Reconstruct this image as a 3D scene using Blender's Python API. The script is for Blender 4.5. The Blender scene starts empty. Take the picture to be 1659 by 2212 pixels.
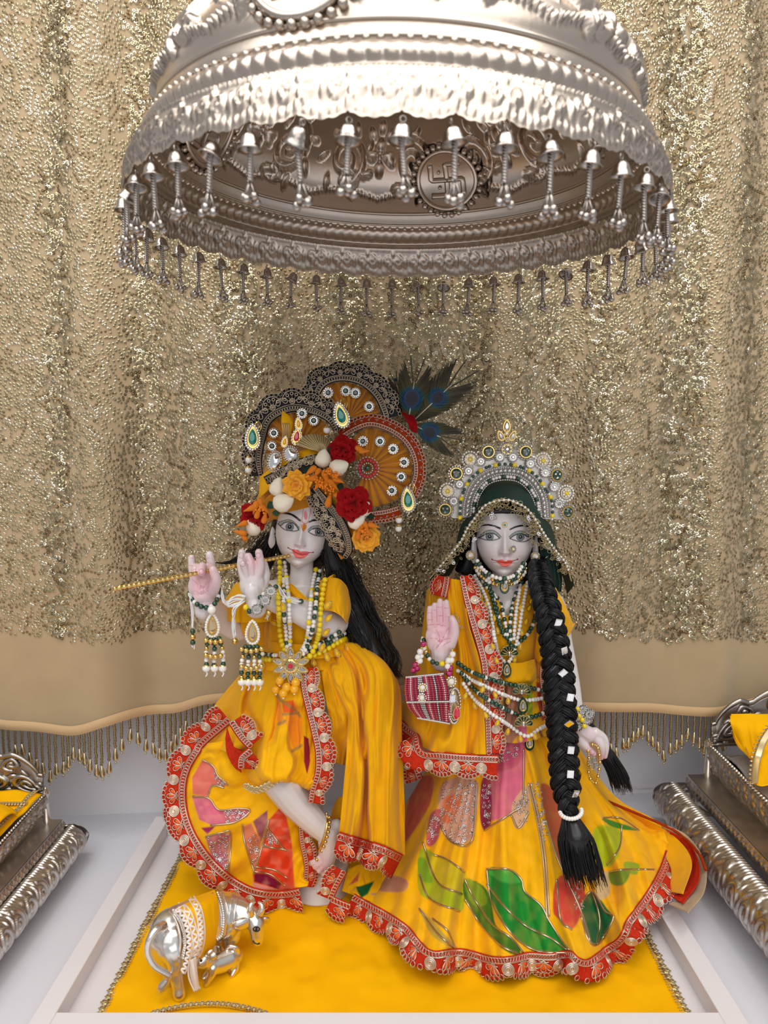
import bpy, math, random
import numpy as np
from mathutils import Vector, Matrix
from mathutils.bvhtree import BVHTree
random.seed(7); rng = np.random.default_rng(7)
scene = bpy.context.scene; col = scene.collection
PI = math.pi
# ---------------------------------------------------------------- camera
IW, IH, FPX, CX, CY = 1659, 2212, 1540.0, 829.5, 1106.0
CAM = np.array([0, 0, .65]); PITCH = math.radians(5.2)
FWD = np.array([0, math.cos(PITCH), -math.sin(PITCH)]); UP = np.array([0, math.sin(PITCH), math.cos(PITCH)])
cd = bpy.data.cameras.new('camera'); cam = bpy.data.objects.new('camera', cd); col.objects.link(cam)
cd.sensor_fit = 'VERTICAL'; cd.sensor_height = 36; cd.lens = 36 * FPX / IH; cd.clip_start = .02
cam.location = CAM; cam.rotation_euler = (PI / 2 - PITCH, 0, 0); scene.camera = cam
cd.dof.use_dof = True; cd.dof.focus_distance = 1.02; cd.dof.aperture_fstop = cd.lens / 3.6
# ---------------------------------------------------------------- light
w = bpy.data.worlds.new('room_light'); scene.world = w; w.use_nodes = True
w.node_tree.nodes['Background'].inputs[0].default_value = (.95, .96, 1, 1); w.node_tree.nodes['Background'].inputs[1].default_value = .46
def area(name, loc, target, sx, sy, power, c=(1, .97, .93)):
    l = bpy.data.lights.new(name, 'AREA'); l.shape = 'RECTANGLE'; l.size = sx; l.size_y = sy; l.energy = power; l.color = c
    o = bpy.data.objects.new(name, l); col.objects.link(o); o.location = loc
    o.rotation_euler = (Vector(target) - Vector(loc)).to_track_quat('-Z', 'Y').to_euler(); return o
area('luminous_ceiling', (0, -.55, 2.4), (0, .5, .0), 3.6, 2.2, 68)
area('front_fill_light', (0, -2.6, 1.55), (0, 1, .55), 3.0, 1.7, 24, (1, .985, .97))  # added soft fill behind the camera; no window is known there
area('ceiling_spot_lamp', (-.62, .45, 2.2), (-.3, 1, .1), .3, .3, 5)
area('ceiling_spot_lamp', (.66, .45, 2.2), (.3, 1, .1), .3, .3, 5)
vs = scene.view_settings; vs.view_transform = 'Standard'; vs.look = 'None'; vs.gamma = 1; vs.use_curve_mapping = False; vs.exposure = -.06
# ---------------------------------------------------------------- projection helpers (photo pixel -> ray -> point at a depth)
def _dirs(px, py):
    px = np.asarray(px, float); py = np.asarray(py, float)
    return FWD + ((px - CX) / FPX)[..., None] * np.array([1., 0, 0]) - ((py - CY) / FPX)[..., None] * UP
def P(px, py, y):
    d = _dirs(px, py); return CAM + d * (np.asarray(y, float) / d[..., 1])[..., None]
def PA(a): a = np.asarray(a, float); return P(a[..., 0], a[..., 1], a[..., 2])
def G(px, py, z):
    d = _dirs(px, py); return CAM + d * ((z - CAM[2]) / d[..., 2])[..., None]
def proj(v):
    d = np.asarray(v, float) - CAM; z = d @ FWD
    return np.stack([CX + FPX * d[..., 0] / z, CY - FPX * (d @ UP) / z], -1)
MM = .66e-3                                        # metres per photo pixel about one metre away
def zm(x0, y0, s): return lambda pts: [(x0 + p[0] / s, y0 + p[1] / s, *p[2:]) for p in pts]
# ---------------------------------------------------------------- materials
MATS = {}
def lin(c): return tuple(((x / 12.92) if x <= .04045 else ((x + .055) / 1.055) ** 2.4) for x in c)
def rgb(r, g, b): return lin((r / 255, g / 255, b / 255))
def mat(name, c, rough=.5, metal=0., noise=None, bump=None, vcol=False, coat=0., trans=0., sheen=0., sss=0., alpha=1., ior=1.45, weave=0, emit=None, spec=.5):
    m = bpy.data.materials.new(name); m.use_nodes = True; nt = m.node_tree; b = nt.nodes['Principled BSDF']; L = nt.links.new
    b.inputs['Base Color'].default_value = (*c, 1); b.inputs['Roughness'].default_value = rough; b.inputs['Metallic'].default_value = metal
    b.inputs['Specular IOR Level'].default_value = spec
    b.inputs['Coat Weight'].default_value = coat; b.inputs['Transmission Weight'].default_value = trans; b.inputs['IOR'].default_value = ior
    b.inputs['Sheen Weight'].default_value = sheen; b.inputs['Alpha'].default_value = alpha
    if sss: b.inputs['Subsurface Weight'].default_value = sss; b.inputs['Subsurface Radius'].default_value = (.006, .005, .004)
    if emit: b.inputs['Emission Color'].default_value = (*c, 1); b.inputs['Emission Strength'].default_value = emit
    tc = nt.nodes.new('ShaderNodeTexCoord'); src = None
    if vcol:
        a = nt.nodes.new('ShaderNodeVertexColor'); a.layer_name = 'Col'; src = a.outputs[0]
    if noise:
        n = nt.nodes.new('ShaderNodeTexNoise'); n.inputs['Scale'].default_value = noise[0]; n.inputs['Detail'].default_value = 4
        L(tc.outputs['Object'], n.inputs['Vector'])
        r = nt.nodes.new('ShaderNodeMapRange'); r.inputs[1].default_value = .3; r.inputs[2].default_value = .7
        r.inputs[3].default_value = 1 - noise[1]; r.inputs[4].default_value = 1 + noise[1] * .6; L(n.outputs[0], r.inputs[0])
        x = nt.nodes.new('ShaderNodeVectorMath'); x.operation = 'SCALE'; L(r.outputs[0], x.inputs['Scale'])
        if src: L(src, x.inputs[0])
        else: x.inputs[0].default_value = c
        src = x.outputs[0]
    if src: L(src, b.inputs['Base Color'])
    h = None
    if bump:
        n = nt.nodes.new('ShaderNodeTexNoise'); n.inputs['Scale'].default_value = bump[0]; n.inputs['Detail'].default_value = 5; L(tc.outputs['Object'], n.inputs['Vector']); h = n.outputs[0]
    if weave:
        wv = nt.nodes.new('ShaderNodeTexWave'); wv.inputs['Scale'].default_value = weave; wv.inputs['Distortion'].default_value = 1.5; wv.bands_direction = 'DIAGONAL'; L(tc.outputs['Object'], wv.inputs['Vector']); h = wv.outputs[1]
    if h:
        bp = nt.nodes.new('ShaderNodeBump'); bp.inputs['Strength'].default_value = bump[1] if bump else .15; bp.inputs['Distance'].default_value = .001; L(h, bp.inputs['Height']); L(bp.outputs[0], b.inputs['Normal'])
    MATS[name] = m; return m
# ---------------------------------------------------------------- object helpers
WM = {}
def link(o, parent, M=None):
    col.objects.link(o); M = Matrix.Identity(4) if M is None else M
    o.matrix_basis = M; WM[o.name] = M
    if parent is not None:
        o.parent = parent; o.matrix_parent_inverse = WM[parent.name].inverted()
    return o
def tag(o, label=None, cat=None, group=None, kind=None):
    if label: o['label'] = label
    if cat: o['category'] = cat
    if group: o['group'] = group
    if kind: o['kind'] = kind
    return o
def thing(name, base, label, cat, group=None):
    o = bpy.data.objects.new(name, None); o.empty_display_size = .02
    link(o, None, Matrix.Translation(Vector([float(t) for t in base]))); return tag(o, label, cat, group)
def mesh(name, V, F, m, smooth=True, cols=None):
    me = bpy.data.meshes.new(name); V = np.asarray(V, np.float32)
    if isinstance(F, np.ndarray):
        k = F.shape[1]; n = len(F); me.vertices.add(len(V)); me.vertices.foreach_set('co', V.ravel())
        me.loops.add(n * k); me.loops.foreach_set('vertex_index', F.astype(np.int32).ravel())
        me.polygons.add(n); me.polygons.foreach_set('loop_start', np.arange(0, n * k, k, dtype=np.int32)); me.polygons.foreach_set('loop_total', np.full(n, k, np.int32)); me.update(calc_edges=True)
    else: me.from_pydata(V.tolist(), [], F)
    if cols is not None:
        a = me.color_attributes.new('Col', 'FLOAT_COLOR', 'POINT'); c = np.ones((len(V), 4), np.float32); c[:, :3] = cols; a.data.foreach_set('color', c.ravel())
    me.polygons.foreach_set('use_smooth', np.full(len(me.polygons), smooth, bool))
    for mm in (m if isinstance(m, list) else [m]): me.materials.append(MATS[mm])
    me.update(); return me
def obj(name, me, parent=None, M=None): return link(bpy.data.objects.new(name, me), parent, M)
class B:                                           # collects shapes that make up ONE part
    def __init__(s): s.V = []; s.F = []; s.n = 0; s.mi = []; s.k = 0
    def add(s, V, F):
        V = np.asarray(V, float).reshape(-1, 3); s.V.append(V); s.F.extend([tuple(int(i) + s.n for i in f) for f in F]); s.n += len(V); s.mi += [s.k] * len(F); return s
    def use(s, k): s.k = k; return s
    def build(s, name, m, parent=None, smooth=True, M=None): return obj(name, s.mesh(name, m, smooth), parent, M)
    def mesh(s, name, m, smooth=True):
        me = mesh(name, np.vstack(s.V), s.F, m, smooth)
        if isinstance(m, list): me.polygons.foreach_set('material_index', np.array(s.mi, np.int32))
        return me
    def tube(s, path, r, n=6, closed=False, flat=1.): s.add(*tube(path, r, n, closed, flat)); return s
    def ball(s, c, r, seg=10, rings=6, sc=(1, 1, 1)): V, F = sphere(seg, rings); s.add(V * r * np.array(sc) + np.asarray(c), F); return s
    def ring(s, c, R, r, nrm=(0, -1, 0), n=14, k=5):
        M = frame(nrm); a = np.arange(n) * 2 * PI / n; s.tube(np.asarray(c) + R * (np.cos(a)[:, None] * M[0] + np.sin(a)[:, None] * M[2]), r, k, True); return s
    def lathe(s, prof, n=24, c=(0, 0, 0), axis=(0, 0, 1)):
        prof = np.asarray(prof, float); a = np.arange(n) * 2 * PI / n; Mx = frame_z(axis)
        V = np.concatenate([(p[0] * np.cos(a))[:, None] * Mx[0] + (p[0] * np.sin(a))[:, None] * Mx[1] + p[1] * Mx[2] for p in prof]) + np.asarray(c)
        s.add(V, gridF(len(prof), n, wrap=True)); return s
    def box(s, c, h, R=None):
        v = np.array([(x, y, z) for x in (-1, 1) for y in (-1, 1) for z in (-1, 1)], float) * np.asarray(h)
        if R is not None: v = v @ R
        s.add(v + np.asarray(c), [(0, 1, 3, 2), (4, 6, 7, 5), (0, 4, 5, 1), (2, 3, 7, 6), (0, 2, 6, 4), (1, 5, 7, 3)]); return s
    def prism(s, pts, off):                        # closed outline (n,3) extruded by vector, fan caps
        p = np.asarray(pts, float); n = len(p); c = p.mean(0); o = np.asarray(off)
        V = np.vstack([p, p + o, c[None], (c + o)[None]]); F = [(i, (i + 1) % n, n + (i + 1) % n, n + i) for i in range(n)]
        F += [((i + 1) % n, i, 2 * n) for i in range(n)] + [(n + i, n + (i + 1) % n, 2 * n + 1) for i in range(n)]; s.add(V, F); return s
def gridF(nv, nu, wrap=False):
    i = np.arange(nv - 1)[:, None]; j = np.arange(nu if wrap else nu - 1)[None]; j2 = (j + 1) % nu
    return np.stack(np.broadcast_arrays(i * nu + j, i * nu + j2, (i + 1) * nu + j2, (i + 1) * nu + j), -1).reshape(-1, 4)
_sp = {}
def sphere(seg=10, rings=6):
    if (seg, rings) not in _sp:
        t = np.linspace(0, PI, rings + 1)[1:-1]; a = np.arange(seg) * 2 * PI / seg
        V = np.stack([np.outer(np.sin(t), np.cos(a)), np.outer(np.sin(t), np.sin(a)), np.outer(np.cos(t), np.ones(seg))], -1).reshape(-1, 3)
        n = len(V); V = np.vstack([V, [[0, 0, 1], [0, 0, -1]]]); F = [tuple(f) for f in gridF(rings - 1, seg, True)]
        F += [(n, (j + 1) % seg, j) for j in range(seg)] + [(n + 1, n - seg + j, n - seg + (j + 1) % seg) for j in range(seg)]; _sp[(seg, rings)] = (V, F)
    return _sp[(seg, rings)]
def unit(v): v = np.asarray(v, float); return v / (np.linalg.norm(v, axis=-1, keepdims=True) + 1e-12)
def frame(n):                                      # rows: right, n, up'
    n = unit(n); a = np.array([0, 0, 1.]) if abs(n[2]) < .9 else np.array([0, 1., 0]); x = unit(np.cross(n, a)); return np.stack([x, n, np.cross(x, n)])
def frame_z(n): f = frame(n); return np.stack([f[0], np.cross(f[1], f[0]), f[1]])
def tube(path, r, n=6, closed=False, flat=1.):
    p = np.asarray(path, float); m = len(p); r = np.broadcast_to(np.asarray(r, float), (m,))
    t = unit(np.roll(p, -1, 0) - np.roll(p, 1, 0)) if closed else unit(np.gradient(p, axis=0))
    up = np.array([0, 1., 0]); x = np.cross(t, up); bad = np.linalg.norm(x, axis=1) < .05; x[bad] = np.cross(t[bad], np.array([0, 0, 1.])); x = unit(x); yv = np.cross(x, t)
    a = np.arange(n) * 2 * PI / n
    V = (p[:, None] + r[:, None, None] * (np.cos(a)[None, :, None] * x[:, None] + flat * np.sin(a)[None, :, None] * yv[:, None])).reshape(-1, 3)
    F = [tuple(f) for f in gridF(m, n, True)]
    if closed: F += [((m - 1) * n + j, (m - 1) * n + (j + 1) % n, (j + 1) % n, j) for j in range(n)]
    else: F += [tuple(range(n))[::-1], tuple((m - 1) * n + j for j in range(n))]
    return V, F
def cr(pts, n, closed=False):                      # Catmull-Rom through the points, n samples even in arc length
    p = np.asarray(pts, float)
    if len(p) == 1: return np.repeat(p, n, 0)
    if closed: q = np.vstack([p[-1:], p, p[:2]]); k = len(p)
    else: q = np.vstack([2 * p[:1] - p[1:2], p, 2 * p[-1:] - p[-2:-1]]); k = len(p) - 1
    t = np.linspace(0, k, max(n * 3, 40)); i = np.minimum(t.astype(int), k - 1); f = (t - i)[:, None]
    a, b, c, d = q[i], q[i + 1], q[i + 2], q[i + 3]
    o = .5 * (2 * b + (c - a) * f + (2 * a - 5 * b + 4 * c - d) * f ** 2 + (3 * b - a - 3 * c + d) * f ** 3)
    s = np.concatenate([[0], np.cumsum(np.linalg.norm(np.diff(o, axis=0), axis=1) + 1e-9)]); u = np.linspace(0, s[-1], n + 1)[:-1] if closed else np.linspace(0, s[-1], n)
    return np.stack([np.interp(u, s, o[:, j]) for j in range(o.shape[1])], 1)
def loft(rows, nu, nv):                            # rows of control points -> (nv, nu, k) grid
    g = np.stack([cr(r, nu) for r in rows]); k = len(rows)
    if k == 2: t = np.linspace(0, 1, nv)[:, None, None]; return g[0] * (1 - t) + g[1] * t
    q = np.concatenate([2 * g[:1] - g[1:2], g, 2 * g[-1:] - g[-2:-1]]); d = np.linalg.norm(np.diff(g, axis=0), axis=2).mean(1); s = np.concatenate([[0], np.cumsum(d)])
    t = np.interp(np.linspace(0, s[-1], nv), s, np.arange(k)); i = np.minimum(t.astype(int), k - 2); f = (t - i)[:, None, None]; a, b, c, e = q[i], q[i + 1], q[i + 2], q[i + 3]
    return .5 * (2 * b + (c - a) * f + (2 * a - 5 * b + 4 * c - e) * f ** 2 + (3 * b - a - 3 * c + e) * f ** 3)
def vnoise(x, seed=0):                             # smooth 1-d noise
    x = np.asarray(x, float); r = np.random.default_rng(seed).uniform(-1, 1, 512); i = np.floor(x).astype(int); f = x - i; f = f * f * (3 - 2 * f); return r[i % 512] * (1 - f) + r[(i + 1) % 512] * f
def noise2(x, y, seed=0):
    x = np.asarray(x, float); y = np.asarray(y, float); r = np.random.default_rng(seed).uniform(-1, 1, (64, 64)); i = np.floor(x).astype(int); j = np.floor(y).astype(int); f = x - i; g = y - j; f = f * f * (3 - 2 * f); g = g * g * (3 - 2 * g)
    return (r[i % 64, j % 64] * (1 - f) + r[(i + 1) % 64, j % 64] * f) * (1 - g) + (r[i % 64, (j + 1) % 64] * (1 - f) + r[(i + 1) % 64, (j + 1) % 64] * f) * g
def inpoly(px, py, poly):
    poly = np.asarray(poly, float); r = np.zeros(np.shape(px), bool); x0, y0 = poly[-1][:2]
    for q in poly:
        x1, y1 = q[:2]; c = ((y0 > py) != (y1 > py))
        with np.errstate(all='ignore'): r ^= c & (px < (x1 - x0) * (py - y0) / (y1 - y0 + 1e-12) + x0)
        x0, y0 = x1, y1
    return r
def dline(px, py, line):                           # distance to polyline
    d = np.full(np.shape(px), 1e9)
    for (x0, y0), (x1, y1) in zip(np.asarray(line)[:-1, :2], np.asarray(line)[1:, :2]):
        vx, vy = x1 - x0, y1 - y0; t = np.clip(((px - x0) * vx + (py - y0) * vy) / (vx * vx + vy * vy + 1e-9), 0, 1); d = np.minimum(d, np.hypot(px - x0 - t * vx, py - y0 - t * vy))
    return d
class Host:                                        # surfaces that jewellery and trims lie on
    def __init__(s, objs):
        V = []; F = []; n = 0
        for o in objs:
            me = o.data; v = np.empty(len(me.vertices) * 3, np.float32); me.vertices.foreach_get('co', v); V += [Vector(WM[o.name] @ Vector(x)) for x in v.reshape(-1, 3).tolist()]
            F += [[i + n for i in p.vertices] for p in me.polygons]; n = len(V)
        s.t = BVHTree.FromPolygons(V, F)
    def hit(s, px, py):
        d = _dirs(px, py); h = s.t.ray_cast(Vector(CAM), Vector(d).normalized())
        if h[0] is None: return None, None
        n = np.array(h[1]); return np.array(h[0]), (-n if n @ d > 0 else n)
    def y(s, px, py, dflt=1.0): h = s.hit(px, py)[0]; return dflt if h is None else h[1]
    def path(s, pts, lift=.002, dflt=None, smooth=2):   # photo points -> points lying on the surface
        ys = np.array([(lambda h: np.nan if h is None else h[1])(s.hit(p[0], p[1])[0]) for p in pts]); ok = ~np.isnan(ys)
        if not ok.any(): ys[:] = dflt if dflt else 1.; ok[:] = True
        ys = np.interp(np.arange(len(ys)), np.flatnonzero(ok), ys[ok])
        for _ in range(smooth):
            q = np.concatenate([ys[:1], ys, ys[-1:]]); ys = np.minimum(ys, (q[:-2] + q[1:-1] + q[2:]) / 3)
        pts = np.asarray(pts, float); return P(pts[:, 0], pts[:, 1], ys - lift)
def solid(o, t, off=0.):
    md = o.modifiers.new('thickness', 'SOLIDIFY'); md.thickness = t; md.offset = off; return o
def orient(c, n=(0, -1, 0), s=1., roll=0., up=None):      # mesh built in its xz plane facing -y -> placed at c facing n
    n = unit(n); z = np.array([0, 0, 1.]) if up is None else unit(up); y = -n; x = np.cross(y, z); x = unit(x) if np.linalg.norm(x) > .05 else np.array([1., 0, 0]); z = np.cross(x, y)
    R = Matrix([[x[i], y[i], z[i]] for i in range(3)]).to_4x4() @ Matrix.Rotation(roll, 4, 'Y')
    return Matrix.Translation(Vector(c)) @ R @ Matrix.Diagonal((s, s, s, 1))
# ---------------------------------------------------------------- palette
mat('white_board', rgb(224, 220, 222), .35, noise=(6, .03)); mat('white_laminate', rgb(217, 217, 225), .22, coat=.2, noise=(4, .02))
mat('silver', (.80, .77, .72), .24, 1., bump=(260, .08)); mat('old_silver', (.66, .61, .56), .33, 1., noise=(35, .22), bump=(240, .12)); mat('cast_silver', (.80, .77, .73), .27, 1.)
mat('canopy_silver', (.60, .515, .435), .30, 1., bump=(150, .12)); mat('bell_silver', (.48, .43, .39), .22, 1.)
mat('gold', (.83, .60, .22), .22, 1.); mat('dull_gold', (.47, .37, .20), .35, 1.); mat('zari', (.62, .51, .37), .34, 1.); mat('silver_cord', (.74, .62, .52), .38, .75); mat('gold_lace', (.66, .54, .30), .35, .8)
mat('sequin', (.78, .70, .47), .27, 1., vcol=True)
mat('curtain_mesh', rgb(177, 154, 120), .75, noise=(20, .06), weave=900, sheen=.2); mat('curtain_hem', rgb(206, 172, 128), .7, weave=900); mat('fringe_bead', (.40, .32, .17), .3, .8); mat('fringe_drop', (.72, .60, .36), .22, 1.)
Y = rgb(246, 180, 0)
mat('yellow_cloth', rgb(250, 184, 0), .7, spec=.12, noise=(14, .05), weave=1500, sheen=.0); mat('yellow_silk', rgb(238, 172, 0), .6, spec=.15, noise=(30, .08), weave=1300, sheen=.1)
mat('print_silk', Y, .6, spec=.15, vcol=True, noise=(60, .10), weave=1300, sheen=.08); mat('flat_cloth', Y, .62, vcol=True, weave=1500)
mat('red_trim', rgb(200, 50, 26), .8, spec=.1, noise=(300, .25), bump=(900, .5)); mat('rust_trim', rgb(160, 54, 18), .8, spec=.1, noise=(300, .2), bump=(900, .4)); mat('orange_thread', rgb(238, 96, 34), .6)
mat('black_lace', rgb(22, 20, 26), .75, bump=(800, .4)); mat('ochre_silk', rgb(204, 132, 6), .55, spec=.2, noise=(50, .15), weave=1200, sheen=.3)
mat('marble', rgb(222, 216, 214), .22, vcol=True, coat=.4, sss=.12); mat('hair', (.008, .0075, .009), .28, noise=(60, .4)); mat('hair_brown', (.03, .022, .015), .4)
mat('pearl', rgb(236, 230, 222), .22, coat=.6); mat('white_bead', rgb(238, 234, 230), .3, coat=.4); mat('yellow_bead', rgb(236, 206, 8), .25, coat=.5); mat('green_bead', (.006, .05, .022), .1, coat=.8); mat('amber_bead', rgb(246, 176, 10), .12, coat=.7)
mat('magenta_bead', (.42, .005, .10), .15, coat=.8); mat('gold_bead', (.80, .56, .18), .16, 1.); mat('crystal', (.66, .64, .62), .05, .9); mat('emerald', (.0, .24, .19), .06, coat=1.); mat('dark_gem', (.004, .045, .028), .08, coat=1.)
mat('ruby', (.62, .01, .05), .08, coat=1.); mat('champagne_gem', (.72, .55, .34), .08, .6); mat('mirror', (.85, .86, .84), .04, 1.); mat('blue_gem', (.02, .25, .38), .1, coat=1.); mat('yellow_gem', rgb(240, 190, 10), .1, coat=1.)
mat('rose_red', rgb(150, 4, 10), .75, noise=(90, .15), sheen=.05, spec=.15); mat('flower_yellow', rgb(238, 164, 16), .6, sheen=.3); mat('flower_orange', rgb(236, 132, 18), .45, bump=(700, .6)); mat('bud_white', rgb(236, 224, 200), .55, noise=(80, .05)); mat('leaf_green', rgb(30, 62, 40), .55)
mat('veil_green', rgb(16, 50, 40), .6, weave=1600, alpha=1.); mat('thread_white', rgb(232, 230, 228), .8); mat('feather', rgb(62, 50, 22), .45, vcol=True, sheen=.2); mat('grey_satin', rgb(170, 158, 152), .38, sheen=.5, weave=900); mat('bag_ruby', (.17, .01, .035), .12, coat=.8)
mat('white_lace', rgb(240, 226, 214), .7, bump=(700, .4)); mat('ink', rgb(25, 18, 18), .4); mat('pale_shell', (.80, .78, .78), .15, 1.)
mat('wall_white', rgb(228, 226, 230), .4, noise=(6, .03))
mat('dark_silver', (.36, .33, .30), .32, 1., noise=(40, .3), bump=(240, .12))
# ---------------------------------------------------------------- the setting
def quad(name, pts, m, th=None): return obj(name, mesh(name, pts, [(0, 1, 2, 3)], m, False))
b = B(); b.box((0, .62, -.02), (1.2, .72, .02)); tag(b.build('floor', 'white_laminate', smooth=False), kind='structure')
WL, WR = 1.205, 1.30                               # depth of the back wall at its two ends
def wy(x): return WL + (x + .6) / 1.2 * (WR - WL)
n = unit(np.array([1.2, WR - WL, 0])); R = np.array([[n[0], n[1], 0], [-n[1], n[0], 0], [0, 0, 1]])
wall = thing('wall_back', (0, wy(0), 0), None, None); tag(wall, kind='structure')
b = B(); b.box(np.array([0, wy(0), .95]) + R[1] * .02, (1.25, .02, .95), R); b.build('board', 'wall_white', wall, False)
def baseline(x0, x1, z): 
    b = B(); xm = (x0 + x1) / 2; b.box(np.array([xm, wy(xm), z]) - R[1] * .0015, ((x1 - x0) / 2, .0015, .0012), R); return b
baseline(.1, .9, .012).build('board_joint', 'white_board', wall, False)
# ---------------------------------------------------------------- white tray and its yellow cloth
TX0, TX1, TY0, TY1, TH = -.362, .370, .735, 1.135, .028
tray = thing('altar_tray', (0, .95, 0), 'shallow white wooden tray with raised rim holding the yellow cloth', 'tray')
B().box(((TX0 + TX1) / 2, (TY0 + TY1) / 2, .002), ((TX1 - TX0) / 2, (TY1 - TY0) / 2, .002)).build('base_panel', 'white_board', tray, False)
for x0, x1, y0, y1 in ((TX0 - .024, TX0, TY0 - .024, TY1 + .02), (TX1, TX1 + .026, TY0 - .024, TY1 + .02), (TX0, TX1, TY0 - .024, TY0), (TX0, TX1, TY1, TY1 + .02)):
    o = B().box(((x0 + x1) / 2, (y0 + y1) / 2, TH / 2), ((x1 - x0) / 2, (y1 - y0) / 2, TH / 2)).build('rim_rail', 'white_board', tray, False)
    md = o.modifiers.new('bevel', 'BEVEL'); md.width = .0012; md.segments = 2
cl = thing('altar_cloth', (0, .95, .004), 'flat yellow cotton cloth with gold lace edge lying in the white tray', 'cloth')
c0, c1, c2, c3 = (-.322, .752), (.343, .748), (.352, 1.125), (-.318, 1.125)
nu, nv = 140, 90; u, v = np.meshgrid(np.linspace(0, 1, nu), np.linspace(0, 1, nv))
X = (np.array(c0)[:, None, None] * (1 - u) + np.array(c1)[:, None, None] * u) * (1 - v) + (np.array(c3)[:, None, None] * (1 - u) + np.array(c2)[:, None, None] * u) * v
z = .0055 + .0022 * noise2(X[0] * 22, X[1] * 40, 3) + .0018 * noise2(X[0] * 60 + 5, X[1] * 18, 4) + .0025 * np.exp(-((X[0] - .005) / .006) ** 2) * .6 + .0008 * noise2(X[0] * 130, X[1] * 60, 5)
CLOTHZ = np.maximum(z, .0045)
o = obj('cloth_sheet', mesh('cloth_sheet', np.stack([X[0], X[1], CLOTHZ], -1).reshape(-1, 3), gridF(nv, nu), 'yellow_cloth'), cl); solid(o, .0008)
b = B()
for s in np.linspace(-.0035, .0035, 3): b.tube(np.stack([np.full(12, s), np.zeros(12), .0008 + .0007 * np.sin(np.linspace(0, 9, 12))], -1) + np.stack([np.linspace(0, 0, 12), np.linspace(-.004, .004, 12), np.zeros(12)], -1), .0007, 4)
b.prism([(-.0045, 0, 0), (.0045, 0, 0), (0, -.0075, 0)], (0, 0, .0012)); b.ring((0, -.003, .002), .0022, .0007, (0, 0, 1), 8, 4)
lacem = b.mesh('lace_point', 'gold_lace')
def lace_line(a, c, nx):
    a, c = np.array(a), np.array(c); L = np.linalg.norm(c - a); k = int(L / .0088); ang = math.atan2(c[1] - a[1], c[0] - a[0])
    for i in range(k):
        q = a + (c - a) * (i + .5) / k; obj('lace_point', lacem, cl, Matrix.Translation((q[0], q[1], .0062)) @ Matrix.Rotation(ang + nx, 4, 'Z') @ Matrix.Scale(random.uniform(.9, 1.25), 4))
lace_line(c0, c3, PI); lace_line(c1, c2, 0)
# front edge, partly folded over
f = np.stack([np.linspace(-.262, -.135, 60), .754 + .008 * np.sin(np.linspace(0, PI, 60)), .007 + .005 * np.sin(np.linspace(0, PI, 60)) ** .8], -1)
g = np.stack([f + np.array([0, -.002, 0]), f + np.array([.0, -.012, .003]), f * np.array([1, 1, .2]) + np.array([.01, -.018, .006])]); g = loft(list(g), 60, 12)
solid(obj('lifted_edge', mesh('lifted_edge', g.reshape(-1, 3), gridF(12, 60), 'yellow_cloth'), cl), .0008)
for i in range(22):
    q = f[int(i * 59 / 21)]; obj('lace_point', lacem, cl, Matrix.Translation((q[0], q[1], q[2] + .002)) @ Matrix.Rotation(PI + .15, 4, 'Z') @ Matrix.Rotation(.1, 4, 'X') @ Matrix.Scale(.85, 4))
lace_line((-.13, .752), (.343, .748), 0)
# ---------------------------------------------------------------- sequin curtain
fk = np.array([(-420, .4), (-300, -1), (-200, .6), (-90, -.4), (0, -.8), (90, -1.3), (165, -.4), (265, -1.5), (345, 1.5), (430, -.1), (550, -.8), (690, .4), (860, -.6), (1000, 1.0), (1100, -.5), (1215, 1.2), (1330, -1.0), (1450, -.3), (1560, -1.2), (1640, .9), (1720, -.6), (1850, .8), (1960, -1), (2080, .5)])
def cur_y(X, Z):
    px = CX + X / 1.19 * FPX; f = np.interp(px, fk[:, 0], fk[:, 1]); f = sum(np.interp(px + d, fk[:, 0], fk[:, 1]) for d in np.linspace(-34, 34, 9)) / 9
    f2 = vnoise(px / 75 + 40, 5) * .35 + vnoise(px / 41 + Z * 2, 8) * .16
    return 1.155 + X * .06 + .016 * (f + f2) * np.clip(1.15 - (Z - .15) * .25, .6, 1.2)
hem = np.array([(-500, 1565), (-200, 1550), (-60, 1545), (0, 1558), (60, 1574), (130, 1580), (200, 1588), (260, 1572), (330, 1545), (400, 1538), (470, 1520), (600, 1512), (800, 1500), (1000, 1505), (1200, 1530), (1290, 1537), (1400, 1538), (1480, 1545), (1540, 1546), (1620, 1530), (1700, 1525), (2200, 1540)], float)
hemS = cr(hem, 300)
def hem_z(X): px = CX + X / 1.22 * FPX; return P(px, np.interp(px, hemS[:, 0], hemS[:, 1]), cur_y(X, .15))[..., 2]
ct = thing('sequin_curtain', (0, 1.17, hem_z(np.array(0.)) - .08), 'champagne gold sequin curtain with beaded fringe hanging behind the two statues', 'curtain')
nu, nv = 340, 80; x = np.linspace(-1.0, 1.0, nu); hz = hem_z(x); t = np.linspace(0, 1, nv)[:, None]
Z = hz[None] + (1.86 - hz[None]) * t; X = np.broadcast_to(x, Z.shape)
obj('fabric', mesh('fabric', np.stack([X, cur_y(X, Z), Z], -1).reshape(-1, 3), gridF(nv, nu), 'curtain_mesh'), ct)
Zh = hz[None] + np.linspace(0, .016, 6)[:, None]; Xh = np.broadcast_to(x, Zh.shape)
obj('hem_band', mesh('hem_band', np.stack([Xh, cur_y(Xh, Zh) - .002 - .002 * np.sin(np.linspace(0, PI, 6))[:, None], Zh], -1).reshape(-1, 3), gridF(6, nu), 'curtain_hem'), ct)
obj('curtain_rod', B().tube([(-1.02, 1.165, 1.87), (1.02, 1.28, 1.87)], .012, 10).mesh('curtain_rod', 'gold'), ct)
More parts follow.
